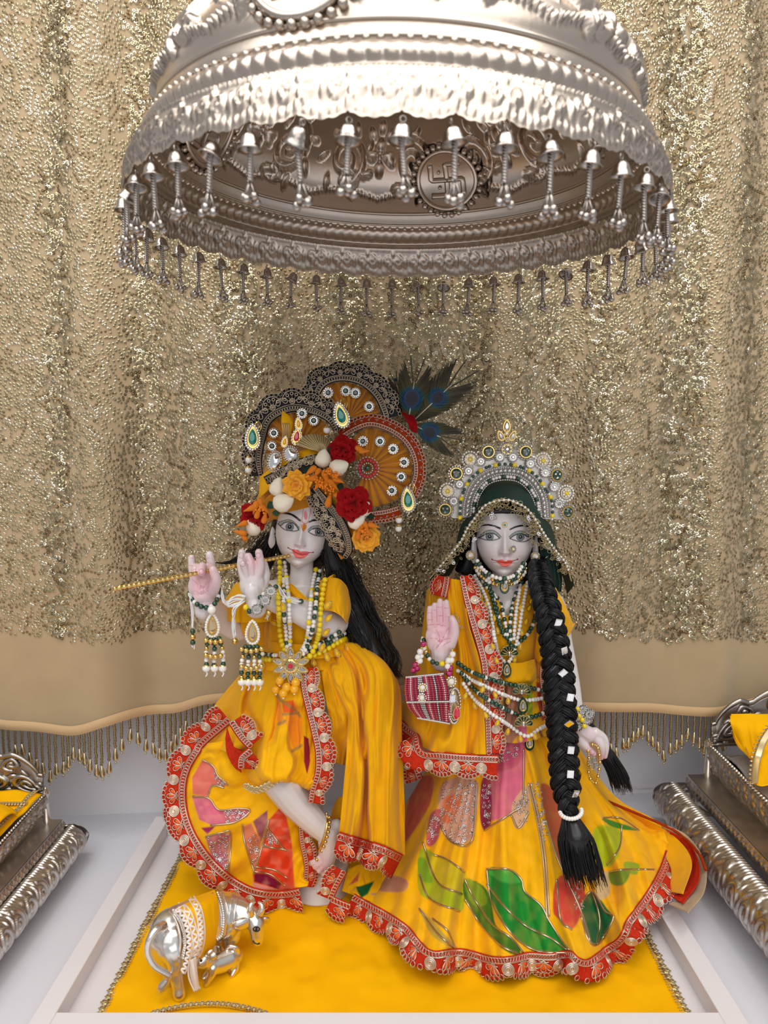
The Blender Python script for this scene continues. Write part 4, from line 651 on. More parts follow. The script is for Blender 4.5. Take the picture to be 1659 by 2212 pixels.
# gold lace on the trouser cuff
pth = cr(z6([(545, 835), (610, 862), (680, 835), (740, 800), (775, 785)]), 60); w3 = P(pth[:, 0], pth[:, 1] + 2 * np.sin(np.arange(60)), np.full(60, .900)); b = B(); b.tube(w3, .0014, 5)
for k in range(0, 60, 3): b.ring(w3[k] - np.array([0, 0, .004]), .0035, .0008, (0.1, -1, 0), 9, 4)
b.build('cuff_lace', 'gold_lace', kr)
# anklet
pth = cr(z6([(1045, 1015), (1050, 1070), (1040, 1130), (1020, 1200), (990, 1270), (970, 1300)]), 40); w3 = fh.path(pth, .002); b = B(); b.tube(w3, .0017, 6); b.build('anklet', 'gold', kr)
for k in range(3, 40, 4): obj('anklet_bead', beadm('gold_bead', .0024), kr, Matrix.Translation(w3[k] + np.array([.0035, -.001, -.001])))
# ---- hair
def hairlock(b, path, r, n, wob, seed, rad=.0006, curl=0.):
    p = cr(path, 34); rg = np.random.default_rng(seed); t = np.linspace(0, 1, 34)
    for k in range(n):
        a = rg.uniform(0, 2 * PI); q = math.sqrt(rg.uniform(0, 1)); off = np.array([math.cos(a), .6 * math.sin(a), 0]) * q; rr = np.interp(t, np.linspace(0, 1, len(r)), r)[:, None]
        w_ = np.stack([vnoise(t * wob + seed + k * 7.3, 3), vnoise(t * wob + k * 3.1, 4), .4 * vnoise(t * wob + k, 6)], 1); cu = curl * np.stack([np.sin(t * 30 + a * .3), np.cos(t * 30 + a * .3), 0 * t], 1) * t[:, None]
        b.tube(p + rr * (off + .35 * w_) + cu, rad * np.interp(t, [0, .85, 1], [1, 1, .4]), 3)
b = B()
for k, (q, r, n) in enumerate((([(720, 1190, .985), (742, 1260, 1.005), (770, 1330, 1.0), (800, 1400, .985), (822, 1460, .97)], px(22, 32, 38, 42, 36), 260), ([(710, 1180, 1.0), (745, 1250, 1.02), (785, 1330, 1.02), (825, 1410, 1.0), (845, 1465, .985)], px(22, 28, 30, 30, 24), 180), ([(712, 1180, .99), (725, 1240, .985), (750, 1300, .985), (778, 1370, .975), (800, 1420, .965)], px(14, 18, 18, 18, 12), 110), ([(590, 1150, 1.01), (560, 1190, 1.03), (500, 1215, 1.04), (470, 1215, 1.05)], px(20, 26, 18, 6), 60), ([(600, 1150, 1.0), (580, 1195, 1.01), (560, 1240, 1.03), (540, 1265, 1.04)], px(14, 20, 24, 20), 60))):
    hairlock(b, [P(*x) for x in q], r, n, 5, 60 + k, .00055, .004 if k < 2 else .001)
hr = b.build('hair', 'hair', kr); hr['label'] = 'long loose wavy black hair'
b = B()
for k, q in enumerate(([(715, 1185, .99), (735, 1260, 1.0), (765, 1335, .995), (800, 1405, .985), (822, 1455, .975)], [(712, 1180, 1.0), (745, 1250, 1.02), (785, 1330, 1.015), (825, 1410, 1.0), (845, 1460, .985)])):
    p = cr([P(*x) for x in q], 30); b.tube(p, np.interp(np.linspace(0, 1, 30), [0, .5, .9, 1], px(20, 30, 30, 12)), 12)
p = cr([P(654, 1080, 1.02), P(654, 1150, 1.035), P(655, 1230, 1.05)], 20); b.tube(p, np.interp(np.linspace(0, 1, 20), [0, .3, .7, 1], px(40, 60, 60, 40)), 16)
p = cr([P(598, 1120, .99), P(590, 1160, 1.01), P(575, 1215, 1.03)], 20); b.tube(p, np.interp(np.linspace(0, 1, 20), [0, .5, 1], px(8, 12, 18)), 10); p = cr([P(705, 1120, .985), P(712, 1180, .985), P(724, 1230, .99)], 20); b.tube(p, np.interp(np.linspace(0, 1, 20), [0, .5, 1], px(8, 14, 18)), 10)
b.build('hair_mass', 'hair', kr)
# ---- flute, held in both hands
fl = thing('flute', P(440, 1236, .893), 'thin twisted gold flute held to the lips of the statue', 'flute'); fe = fh.y(624, 1200, .954) - .0035; f0, f1 = P(245, 1272, .8940 - 195 * (fe - .8940) / 185), P(625, 1200, fe)
t = np.linspace(0, 1, 160)[:, None]; B().tube(f0 * (1 - t) + f1 * t, .0027 + .00035 * np.sin(np.arange(160) * 1.6), 10).build('flute_tube', 'gold', fl)
for q in (.03, .62, .7): c = f0 * (1 - q) + f1 * q; B().ring(c, .0032, .0008, unit(f1 - f0), 14, 5).build('collar', 'gold', fl)
c = P(262, 1276, .838); b = B(); b.tube([c, c - np.array([0, 0, .01])], .0006, 4)
for a in np.arange(5) * 1.257: b.ring(c + np.array([.0045 * math.cos(a), 0, -.015 + .0045 * math.sin(a)]), .003, .0009, (0, -1, 0), 10, 4)
b.build('charm', 'dull_gold', fl)
# ---------------------------------------------------------------- statue with raised palm
def radha_paint(pt):
    for x, y_, rx, ry, a in ((1060, 1190, 26, 22, .12), (1124, 1190, 24, 22, .12), (1092, 1215, 34, 18, .30), (1091, 1150, 40, 14, .10)): pt.glow(x, y_, rx, ry, rgb(226, 170, 168), a)
    pt.poly(zr([(300, 480), (380, 437), (460, 430), (570, 450), (670, 490), (685, 530), (640, 520), (560, 480), (450, 460), (370, 465)]), INK, .5); pt.poly(zr([(830, 530), (850, 510), (930, 470), (1030, 445), (1120, 445), (1200, 480), (1195, 497), (1100, 470), (1020, 480), (930, 505), (840, 545)]), INK, .5)
    eye(pt, zr, [(320, 672), (390, 625), (460, 603), (540, 608), (600, 640), (652, 682), (590, 707), (500, 717), (400, 707)], (480, 655), 72, [(270, 676), (330, 660), (400, 615), (470, 596), (545, 601), (610, 640), (658, 686)], [(275, 680), (340, 692), (420, 714), (510, 720), (600, 706), (655, 688)], [(310, 630), (400, 560), (490, 540), (580, 560), (640, 610), (688, 668)])
    eye(pt, zr, [(848, 690), (920, 640), (1000, 613), (1080, 618), (1140, 655), (1182, 690), (1120, 732), (1040, 742), (930, 717)], (1030, 665), 72, [(842, 690), (920, 635), (1000, 608), (1085, 613), (1150, 655), (1240, 660)], [(850, 695), (930, 722), (1040, 747), (1130, 737), (1190, 702), (1242, 655)], [(825, 664), (880, 610), (960, 565), (1040, 553), (1120, 578), (1190, 635)])
    U_ = [(585, 1085), (650, 1072), (715, 1070), (765, 1100), (810, 1073), (880, 1080), (915, 1085), (860, 1112), (765, 1133), (680, 1112)]; L_ = [(600, 1092), (680, 1112), (765, 1133), (860, 1112), (892, 1097), (860, 1152), (810, 1187), (760, 1198), (700, 1187), (640, 1142)]
    pt.poly(zr(L_), rgb(240, 112, 98), .6); pt.poly(zr(U_), rgb(226, 84, 70), .6); pt.line(zr([(590, 1088), (680, 1112), (765, 1133), (860, 1112), (905, 1090)]), .45, rgb(150, 34, 40), .4); pt.line(zr(L_ + L_[:1]), .3, rgb(190, 60, 60), .4)
    for q, d in (([(515, 1062), (550, 1080), (600, 1087)], (522, 1064)), ([(900, 1087), (950, 1075), (985, 1060)], (978, 1063))): pt.line(zr(q), .9, rgb(140, 56, 60), .5); pt.dot(*zr([d])[0], 1.8, rgb(140, 56, 60))
    pt.line(zr([(680, 962), (700, 968), (722, 988)]), .6, rgb(200, 90, 100), .6); pt.line(zr([(808, 985), (830, 970), (850, 962)]), .6, rgb(200, 90, 100), .6)
    for x, y_, r, a in ((950, 1330, 40, .6), (952, 1375, 40, .6), (1275, 1625, 14, .6), (1300, 1640, 16, .7), (1280, 1590, 26, .25)): pt.glow(x, y_, r, r, PINK, a)
    for q in ([(300, 660), (330, 620), (360, 560), (385, 520)], [(330, 620), (300, 590), (260, 590)], [(330, 630), (320, 570), (300, 530)], [(300, 650), (350, 600), (390, 590)], [(340, 640), (370, 620), (395, 610)], [(245, 505), (300, 500), (360, 510)]): pt.line(z7(q), .45, DKRED, .4, .8, 14)
    for x, a, b_ in ((277, 490, 395), (309, 485, 370), (348, 485, 355)): pt.line(z7([(x, a), (x - 4, b_)]), .5, DKRED, .5, .7)
    for x, y_ in ((262, 425), (262, 470), (292, 410), (292, 455), (326, 390), (328, 445), (368, 395), (372, 450)): pt.line(z7([(x - 13, y_), (x + 13, y_)]), .4, DKRED, .4, .7)
    t = np.linspace(0, 2 * PI, 16); x0, y0_ = z7([(1302, 1318)])[0]; pt.line(np.stack([x0 + 5 * np.sin(t), y0_ + 6 * np.cos(t)], 1), .5, DKRED, .4, .8)
ra = thing('veiled_statue', G(1110, 1990, .006), 'white marble statue with raised palm, green veil and flower-printed yellow skirt', 'statue')
hv, hf, rplace = head(1091, 1160, 1.012, .02, 1.07, 0., True, 1.15); body = B(); body.add(hv, hf)
def Z7(q): return [(*z7([p[:2]])[0], *p[2:]) for p in q]
V, F = sculpt([(R_([(1091, 1215), (1091, 1250), (1092, 1290)], 1.015), px(29, 27, 32)), (R_([(1092, 1320), (1095, 1380), (1098, 1470), (1100, 1560)], 1.02), px(66, 62, 52, 58)), (R_([(1140, 1290), (1188, 1305), (1212, 1400, -10), (1228, 1470, -25), (1240, 1530, -55), (1250, 1565, -75)], 1.01), px(30, 32, 27, 24, 20, 17)),
    (R_([(1040, 1290), (1000, 1310), (985, 1400, -10), (970, 1432, -60), (952, 1425, -115)], 1.01), px(30, 32, 28, 24, 20))], voxel=.0023, smooth=8); body.add(V, F)
hy = .926
V, F = sculpt([(R_(Z7([(335, 735, 4), (330, 690), (330, 640)]), hy), px(21, 20, 22)), (R_(Z7([(268, 520), (262, 450), (261, 396)]), hy), px(8.2, 7, 5.4)), (R_(Z7([(300, 510), (293, 430), (292, 376)]), hy), px(8.2, 7.2, 5.6)), (R_(Z7([(336, 510), (328, 420), (326, 350)]), hy), px(8.4, 7.4, 5.8)), (R_(Z7([(374, 510), (372, 430), (367, 358)]), hy), px(8.4, 7.4, 5.8)), (R_(Z7([(385, 620, -4), (415, 560, -10), (416, 500, -12), (404, 462, -10)]), hy), px(15, 11, 9, 7))],
    [(R_(Z7([(325, 575)]), hy)[0], px(29, 11, 30), None), (R_(Z7([(375, 610, -4)]), hy)[0], px(17, 12, 22), None), (R_(Z7([(290, 610, -3)]), hy)[0], px(15, 11, 22), None)], .00092, 3); body.add(V, F)
hd = .955
V, F = sculpt([(R_(Z7([(1212, 1130, 3), (1240, 1180), (1280, 1205)]), hd), px(17, 16, 17)), (R_(Z7([(1320, 1195), (1372, 1225, 2), (1388, 1280, 4), (1381, 1342, 4)]), hd), px(12, 8.5, 7.5, 6.2)), (R_(Z7([(1310, 1215), (1350, 1260, -6), (1366, 1310, -4), (1358, 1350, 0)]), hd), px(12, 8.5, 7.5, 6.2)), (R_(Z7([(1300, 1225, 4), (1330, 1270, 8), (1345, 1320, 10), (1340, 1360, 10)]), hd), px(12, 8.5, 7.5, 6)), (R_(Z7([(1225, 1210), (1232, 1250, -6), (1268, 1290, -10), (1308, 1325, -10)]), hd), px(13, 10, 8.6, 7))],
    [(R_(Z7([(1290, 1205)]), hd)[0], px(24, 12, 14), None), (R_(Z7([(1220, 1215, 0)]), hd)[0], px(14, 12, 16), None)], .00095, 4); body.add(V, F)
V = np.vstack(body.V); pt = Paint(V, MARB); radha_paint(pt); rbody = obj('body', mesh('body', V, body.F, 'marble', True, pt.c), ra); rbody['label'] = 'white marble figure with painted face and raised pink palm'
# ---- skirt
hz8 = [(150, 690), (210, 725), (300, 775), (380, 830), (430, 890), (480, 930), (560, 922), (620, 925), (720, 952), (800, 952), (870, 936), (960, 940), (1040, 930), (1100, 968), (1180, 915), (1240, 870), (1262, 815), (1300, 760), (1350, 690), (1400, 600), (1440, 490)]
hp = np.array(z8(hz8)); tt_ = np.gradient(hp, axis=0); nn = unit(np.stack([-tt_[:, 1], tt_[:, 0]], 1)); op = hp + nn * 44; hemr = [(a[0], a[1], min(gy(o_[0], o_[1], .020 if a[0] < 1330 else .046), 1.045)) for a, o_ in zip(hp, op)]
RCORDS = ([(700, 598), (790, 600), (840, 640), (855, 690), (920, 745), (955, 810), (1000, 880), (1040, 935)], [(700, 660), (780, 760), (860, 830), (960, 880), (1030, 930)], [(610, 640), (650, 720), (720, 820), (800, 880), (850, 940)], [(700, 600), (720, 730), (800, 860), (900, 930), (1030, 940)], [(610, 720), (680, 830), (760, 910), (830, 945)], [(485, 540), (540, 560), (610, 610)], [(440, 490), (500, 650), (600, 700)], [(425, 620), (470, 720), (590, 770)], [(1085, 740), (1130, 690), (1180, 770), (1215, 800), (1150, 905), (1110, 880), (1085, 790)], [(1130, 690), (1160, 800), (1150, 905)], [(870, 250), (905, 400), (930, 560), (945, 800)], [(880, 250), (915, 400), (940, 560), (955, 790)], [(510, 420), (560, 490), (640, 480), (660, 250)], [(690, 440), (800, 370), (845, 320), (850, 110)], [(800, 380), (830, 430), (870, 370)], [(985, 640), (1000, 800), (1045, 845)], [(940, 400), (990, 560), (1080, 760), (1120, 890)], [(1250, 420), (1240, 510), (1190, 580)], [(1200, 610), (1270, 600), (1380, 600)], [(1170, 390), (1240, 390), (1320, 440)], [(425, 760), (500, 860), (580, 930)], [(480, 800), (540, 850), (575, 930)])
def rskirt_paint(pt):
    P8 = lambda q: cr(z8(q), 40, True)
    gold = rgb(176, 140, 92)
    for q, c_, f in (([(700, 110), (830, 60), (860, 120), (840, 330), (800, 370), (715, 400), (690, 330)], rgb(222, 108, 134), 3), ([(680, 240), (715, 230), (720, 400), (690, 440), (672, 380)], rgb(150, 40, 70), 3), ([(700, 120), (820, 70), (830, 170), (720, 200)], rgb(196, 80, 110), 8), ([(520, 250), (660, 240), (650, 430), (620, 490), (560, 490), (510, 420)], rgb(214, 160, 136), 4), ([(530, 310), (600, 300), (560, 400), (520, 400)], rgb(226, 120, 80), 6), ([(470, 380), (515, 360), (500, 480), (455, 500)], rgb(196, 90, 100), 3), ([(400, 260), (480, 220), (470, 330), (400, 450), (360, 480)], rgb(214, 92, 60), 4), ([(805, 330), (870, 260), (870, 380), (840, 430), (810, 420)], rgb(220, 170, 130), 3),
        ([(430, 520), (480, 530), (600, 620), (605, 690), (600, 770), (520, 740), (440, 710), (418, 640)], rgb(168, 176, 18), 3), ([(480, 540), (610, 610), (600, 690), (500, 650)], rgb(206, 180, 20), 4), ([(420, 560), (450, 560), (480, 650), (430, 640)], rgb(120, 160, 30), 3),
        ([(700, 598), (780, 600), (840, 640), (850, 690), (920, 740), (950, 800), (1000, 880), (1035, 930), (960, 940), (880, 920), (800, 860), (740, 760), (710, 690)], rgb(20, 130, 40), 2.5), ([(700, 598), (790, 600), (840, 650), (760, 650)], rgb(70, 160, 60), 5), ([(610, 640), (690, 670), (720, 740), (740, 830), (800, 880), (840, 940), (800, 945), (740, 900), (660, 800), (610, 720)], rgb(60, 110, 20), 2.5), ([(610, 640), (680, 670), (700, 740), (640, 740)], rgb(130, 150, 30), 5),
        ([(985, 640), (1060, 620), (1100, 700), (1085, 780), (1045, 845), (990, 800), (970, 760)], rgb(206, 66, 52), 3), ([(1085, 740), (1130, 690), (1190, 760), (1215, 800), (1180, 880), (1140, 905), (1100, 860)], rgb(16, 96, 48), 2.5), ([(1150, 640), (1195, 610), (1200, 700), (1150, 720)], rgb(206, 176, 130), 3), ([(1140, 430), (1240, 440), (1240, 530), (1200, 590), (1140, 560)], rgb(170, 180, 20), 6), ([(1170, 390), (1320, 440), (1220, 430)], rgb(60, 130, 30), 3), ([(1260, 570), (1320, 580), (1310, 620), (1270, 610)], rgb(150, 170, 30), 4), ([(1200, 610), (1280, 600), (1260, 660), (1210, 660)], rgb(110, 140, 30), 4), ([(425, 760), (470, 800), (560, 900), (580, 930), (480, 870)], rgb(190, 160, 60), 4),
        ([(170, 660), (240, 640), (220, 690), (190, 715)], rgb(16, 100, 40), 3), ([(230, 680), (360, 690), (370, 640), (250, 620)], rgb(190, 130, 100), 4), ([(920, 250), (990, 300), (1010, 430), (1040, 640), (990, 560), (940, 400)], rgb(196, 96, 60), 4)): pt.poly(P8(q), c_, f)
    pt.mix(.12 * np.clip(noise2(pt.x / 12, pt.y / 20, 7), 0, 1), rgb(255, 214, 90))
    for q in RCORDS: pt.line(z8(q), 2.0, gold, .8, 1, 40)
skr = cloth('skirt', ra, [[(985, 1545, 1.04), (1020, 1550, .985), (1060, 1560, .955), (1110, 1565, .95), (1160, 1560, .965), (1192, 1550, 1.0), (1205, 1545, 1.05)], [(905, 1690, 1.07), (950, 1690, .985), (1010, 1700, .945), (1090, 1700, .925), (1170, 1695, .935), (1225, 1690, .97), (1270, 1690, 1.02), (1320, 1712, 1.075)], [(830, 1810, 1.07), (890, 1815, .985), (970, 1840, .93), (1070, 1860, .895), (1180, 1850, .90), (1270, 1820, .945), (1350, 1790, 1.01), (1420, 1775, 1.06)], hemr], 400, 180, 'print_silk', fold=[(.026, 13, 71, .6, .8, .8), (.007, 30, 72, .5, .9, 1.)], paint=rskirt_paint); hemg = LASTG[-1][4:-4:9]
cords(ra, skr, RCORDS, z8, .0012); sprinkle(ra, skr, [[(520, 250), (660, 240), (650, 430), (620, 490), (560, 490), (510, 420)], [(470, 380), (515, 360), (500, 480), (455, 500)], [(700, 120), (820, 70), (830, 130), (720, 180)], [(680, 240), (715, 230), (720, 400), (690, 440)], [(805, 330), (870, 260), (870, 380), (840, 430)], [(1040, 640), (1075, 640), (1100, 760), (1060, 760)], [(880, 230), (920, 240), (950, 500), (925, 500)]], z8, .02)
trim('skirt_trim', ra, hemg, [45, 45, 45, 45, 45, 46, 50, 54], 1, .0, 54, ripple=.003, phase=5, lift=.003)
trim('skirt_trim', ra, [(x, y_, min(.924, gy(x - 20, y_ + 20, .014))) for x, y_ in z6([(1170, 1390), (1120, 1480), (1085, 1560)])], 36, 1, .0, 54)
trim('skirt_trim', ra, [(x, y_, gy(x - 14, y_ + 36, .014)) for x, y_ in z6([(1085, 1530), (1130, 1552), (1195, 1578)])], 40, 1, .0, 54)
cloth('inner_skirt', ra, [[(x, y_, .975) for x, y_ in z6([(1180, 1360), (1300, 1330), (1500, 1380)])], [(x, y_, gy(x, y_, .03)) for x, y_ in z6([(1140, 1500), (1300, 1560), (1500, 1625)])]], 80, 40, 'print_silk', fold=(.004, 8, 74, .3), paint=lambda pt: (pt.poly(z6([(1230, 1480), (1340, 1440), (1300, 1520), (1250, 1550)]), rgb(16, 90, 36), 3), pt.poly(z6([(1310, 1520), (1530, 1480), (1530, 1540), (1400, 1550)]), rgb(186, 140, 110), 3), pt.poly(z6([(1180, 1470), (1250, 1380), (1240, 1440)]), rgb(200, 90, 60), 3)))
# lining that curls up at the far end of the skirt
z8y = lambda q, y_: [(x, v_, min(y_, gy(x, v_, .064 - (y_ - 1.045) * .6) if x > 1400 else y_)) for x, v_ in z8(q)]
cloth('skirt_flare', ra, [z8y([(1075, 270), (1180, 370), (1300, 440), (1400, 520), (1450, 600), (1440, 690)], 1.075), z8y([(1090, 250), (1200, 325), (1330, 385), (1470, 470), (1535, 570), (1500, 700)], 1.05)], 90, 20, 'yellow_silk', fold=(.003, 7, 75, .3))
cloth('red_facing', ra, [z8y([(1430, 470), (1500, 530), (1530, 600), (1505, 680), (1450, 710)], 1.07), z8y([(1420, 430), (1520, 490), (1562, 570), (1562, 650), (1500, 740)], 1.045)], 70, 16, 'red_trim', fold=(.004, 9, 76, .3))
cloth('net_facing', ra, [z8y([(1440, 470), (1510, 540), (1545, 620), (1520, 700), (1440, 740)], 1.068), z8y([(1400, 405), (1520, 465), (1588, 575), (1586, 690), (1520, 778)], 1.04)], 70, 16, 'curtain_mesh', fold=(.003, 7, 77, .3))
B().tube([P(*q) for q in cr(z8y([(1062, 232), (1100, 275), (1200, 325), (1330, 380), (1470, 445), (1560, 530), (1592, 600)], 1.034), 80)], .0022, 6).build('edge_piping', 'rust_trim', ra)
# ---- bodice, sash, shawl
cloth('bodice', ra, [[(1030, 1262, 1.05), (1048, 1252, .995), (1068, 1280, .978), (1096, 1330, .968), (1122, 1275, .978), (1150, 1250, .995), (1170, 1262, 1.05)], [(985, 1300, 1.06), (1020, 1290, .985), (1095, 1345, .955), (1160, 1290, .985), (1205, 1300, 1.06)], [(1000, 1370, 1.06), (1030, 1365, .98), (1095, 1385, .952), (1155, 1365, .978), (1190, 1370, 1.06)], [(1020, 1440, 1.06), (1045, 1435, .985), (1100, 1440, .962), (1150, 1435, .982), (1172, 1440, 1.06)]], 120, 70, fold=(.003, 9, 81, 0))
cloth('sleeve', ra, [[(1158, 1262, .985), (1180, 1255, .965), (1200, 1270, .97), (1212, 1300, 1.03)], [(1165, 1310, .965), (1195, 1305, .95), (1225, 1320, .96), (1236, 1345, 1.03)], [(1172, 1385, .97), (1200, 1392, .955), (1228, 1372, .96), (1243, 1345, 1.0)]], 50, 40, fold=(.003, 6, 82, .3))
cloth('sleeve', ra, [[(1160, 1370, .975), (1172, 1360, .968), (1185, 1370, .975)], [(1155, 1420, .98), (1168, 1425, .968), (1182, 1418, .98)], [(1166, 1436, .985), (1172, 1440, .978), (1178, 1436, .985)]], 20, 20)
cloth('waist_sash', ra, [[(1060, 1435, .985), (1085, 1430, .955), (1120, 1432, .952), (1150, 1425, .965), (1165, 1420, 1.02)], [(1062, 1462, .975), (1090, 1468, .945), (1125, 1468, .942), (1155, 1460, .955), (1168, 1455, 1.02)], [(1072, 1478, .98), (1095, 1484, .95), (1125, 1482, .948), (1152, 1474, .96), (1165, 1470, 1.02)]], 60, 40, fold=(.003, 7, 83, 0))
def pleat_paint(pt):
    pt.poly(z7([(740, 870), (830, 870), (860, 980), (830, 1200), (760, 1300), (720, 1100)]), rgb(176, 120, 96), 4); pt.poly(z7([(830, 1150), (880, 1150), (900, 1420), (840, 1440), (820, 1300)]), rgb(222, 108, 140), 3); pt.poly(z7([(940, 870), (1000, 880), (1040, 1080), (980, 1120), (950, 1000)]), rgb(190, 70, 50), 3); pt.line(z7([(960, 1170), (1010, 1300), (1060, 1500)]), 3, rgb(150, 90, 60), 1); pt.poly(z7([(880, 870), (915, 850), (920, 1100), (885, 1100)]), rgb(150, 170, 30), 3); pt.mix(.3 * np.clip(noise2(pt.x / 8, pt.y / 9, 17), 0, 1), rgb(206, 150, 110))
cloth('skirt_pleats', ra, [[(1052, 1470, .985), (1085, 1472, .955), (1120, 1475, .95), (1160, 1465, .965), (1185, 1460, 1.03)], [(1035, 1520, .975), (1075, 1530, .945), (1120, 1530, .94), (1170, 1520, .955), (1200, 1515, 1.03)], [(1020, 1590, .975), (1065, 1600, .94), (1120, 1605, .932), (1180, 1590, .945), (1215, 1580, 1.04)]], 120, 60, 'print_silk', fold=(.006, 14, 84, .1), paint=pleat_paint)
shrows = [[(922, 1275, 1.03), (940, 1258, .985), (968, 1250, .965), (1000, 1255, .955)], [(915, 1340, 1.03), (945, 1335, .975), (970, 1340, .955), (1012, 1345, .938)], [(900, 1450, 1.02), (935, 1450, .965), (970, 1460, .942), (1038, 1440, .926)], [(866, 1535, 1.028), (905, 1545, .963), (960, 1560, .926), (1046, 1550, .915)], [(868, 1572, 1.022), (915, 1615, .95), (965, 1628, .916), (1050, 1630, .91)]]
cloth('shawl', ra, shrows, 120, 150, fold=[(.013, 5, 86, .4, .75, 1.8), (.003, 14, 87, .4)])
vz = z7([(452, 195), (475, 330), (510, 470), (560, 640), (588, 760), (600, 900), (610, 1100), (618, 1330)])
trim('shawl_trim', ra, [(x, y_, d) for (x, y_), d in zip(vz, (.958, .944, .936, .93, .924, .918, .912, .907))], [26, 36, 40, 40, 40, 38, 38, 38], -1, .006, 56, phase=0)
trim('shawl_trim', ra, [(x, y_, d) for (x, y_), d in zip(z7([(55, 1085), (120, 1140), (190, 1200), (218, 1300), (330, 1315), (480, 1328), (700, 1338)]), (1.02, 1.0, .968, .944, .924, .912, .906))], 46, 1, .0, 56, ripple=.002)
trim('shoulder_trim', ra, [(x, y_, d) for (x, y_), d in zip(z7([(395, 200), (385, 260), (370, 330)]), (.962, .955, .95))], 36, 1, .025, 46, s=.85)
trim('side_trim', ra, [(x, y_, d) for (x, y_), d in zip(z7([(975, 690), (965, 820), (975, 960), (985, 1100)]), (.975, .962, .955, .955))], 22, -1, .006, 50, s=.75)
trim('side_trim', ra, [(x, y_, 1.035) for x, y_ in z6([(1480, 420), (1530, 560), (1600, 700), (1640, 800)])], 34, 1, 0., 54)
# cream thread stitching spots
for cx, cy in ((992, 1350), (1012, 1322), (986, 1338)):
    b = B()
    for k in range(9): b.ring(P(cx + rng.normal(0, 4), cy + rng.normal(0, 9), .938), .0012, .0004, (0, -1, 0), 7, 3)
    b.build('thread_spot', 'zari', ra)
# ---- hair under the veil and the long plait
b = B()
for q, r in (([P(1091, 1075, 1.04), P(1091, 1130, 1.052), P(1091, 1230, 1.065), P(1091, 1330, 1.07)], px(35, 62, 66, 50)), ([P(1030, 1112, 1.0), P(1022, 1170, 1.03), P(1005, 1235, 1.04)], px(8, 12, 24)), ([P(1152, 1112, 1.0), P(1160, 1170, 1.02), P(1165, 1235, 1.0)], px(8, 14, 20)), ([P(1050, 1105, .985), P(1091, 1098, .98), P(1133, 1105, .985)], px(10, 14, 10))): p = cr(q, 24); b.tube(p, np.interp(np.linspace(0, 1, 24), np.linspace(0, 1, len(r)), r), 16)
b.build('hair_mass', 'hair', ra)
bp = [(1160, 1215, .985), (1172, 1275, .938), (1188, 1340, .919), (1203, 1430, .911), (1212, 1540, .906), (1218, 1640, .90), (1224, 1720, .885), (1231, 1762, .877)]
pl = thing('hair_plait', P(*bp[-1]) - np.array([0, 0, .08]), 'long thick black plait studded with square mirrors and tied with a tassel', 'plait')
p = cr([P(*q) for q in bp], 260); T = unit(np.gradient(p, axis=0)); sx = unit(np.cross(T, np.array([0, -1., 0]))); sy = np.cross(sx, T); s = np.linspace(0, 1, 260); wv = np.interp(s, [0, .12, .5, .9, 1], px(10, 14, 17.5, 16, 9)); ph = np.concatenate([[0], np.cumsum(np.linalg.norm(np.diff(p, axis=0), axis=1))]) / .047 * 2 * PI
for j in range(3):
    a = ph + j * 2 * PI / 3; core = p + sx * (wv * np.sin(a))[:, None] * 1.15 + sy * (wv * .5 * np.sin(2 * a))[:, None]; b = B(); rg = np.random.default_rng(j); ct2 = unit(np.gradient(core, axis=0)); cx_ = unit(np.cross(ct2, np.array([0, -1., 0]))); cy_ = np.cross(cx_, ct2)
    b.tube(core, wv * .60, 8)
    for k in range(46):
        an = k / 46 * 2 * PI; rr = wv * (.66 + .12 * rg.uniform(-1, 1)); tw = an + s * 3 + .4 * vnoise(s * 9 + k, k); b.tube((core + cx_ * (rr * np.cos(tw))[:, None] + cy_ * (rr * np.sin(tw))[:, None])[::2], .0007, 3)
    b.build('plait_lock', 'hair', pl)
def tassel(q, r0, r1, n, seed, parent, name='tassel'):
    b = B(); rg = np.random.default_rng(seed); q = cr([P(*x) for x in q], 22); t = np.linspace(0, 1, 22); b.tube(q[:17], np.interp(t[:17], [0, .3, .75], [r0 * .7, r1 * .75, r1 * .25]), 10)
    for k in range(n):
        a = rg.uniform(0, 2 * PI); d = np.array([math.cos(a), .7 * math.sin(a), 0]) * math.sqrt(rg.uniform(.1, 1)); ln = rg.uniform(.8, 1.03); pth = q + d * np.interp(t, [0, .35, 1], [r0, r1, r1 * 1.12])[:, None] + .0022 * np.stack([vnoise(t * 3 + k * 3.7, 1), vnoise(t * 3 + k, 2), 0 * t], 1) * t[:, None]
        m_ = max(8, int(22 * min(ln, 1))); b.tube(pth[:m_], .0006 * np.interp(t[:m_], [0, .8, 1], [1, 1, .4]), 3)
    return b.build(name, 'hair', parent)
tassel([(1231, 1760, .877), (1242, 1800, .868), (1252, 1850, .86), (1268, 1915, .855)], px(14)[0], px(37)[0], 330, 5, pl)
a = np.arange(40) * 2 * PI / 40; c = P(1233, 1752, .875)
for k in range(14): an = PI + k / 13 * PI; obj('tie_bead', beadm('pearl', .0028), pl, Matrix.Translation(c + np.array([.0135 * math.cos(an), .0125 * math.sin(an), .0035 * -math.sin(an) * -1 + .002 * math.cos(an)])))
b = B(); b.box((0, 0, 0), (.0052, .0012, .0062)); b.use(1).box((0, -.0014, 0), (.0040, .0006, .0050)); mm = b.mesh('mirror_stud', ['silver', 'mirror'], False)
for x, y_, r in ((1206, 1345, .2), (1219, 1405, -.3), (1216, 1453, .75), (1232, 1506, .15), (1229, 1563, .75), (1233, 1620, .1), (1232, 1672, .05), (1243, 1715, .2)):
    i = np.argmin(np.abs(proj(p)[:, 1] - y_)); obj('mirror_stud', mm, pl, orient(P(x, y_, p[i][1] - wv[i] * 1.15), (random.uniform(-.1, .35), -1, random.uniform(-.45, 0)), .82, r))
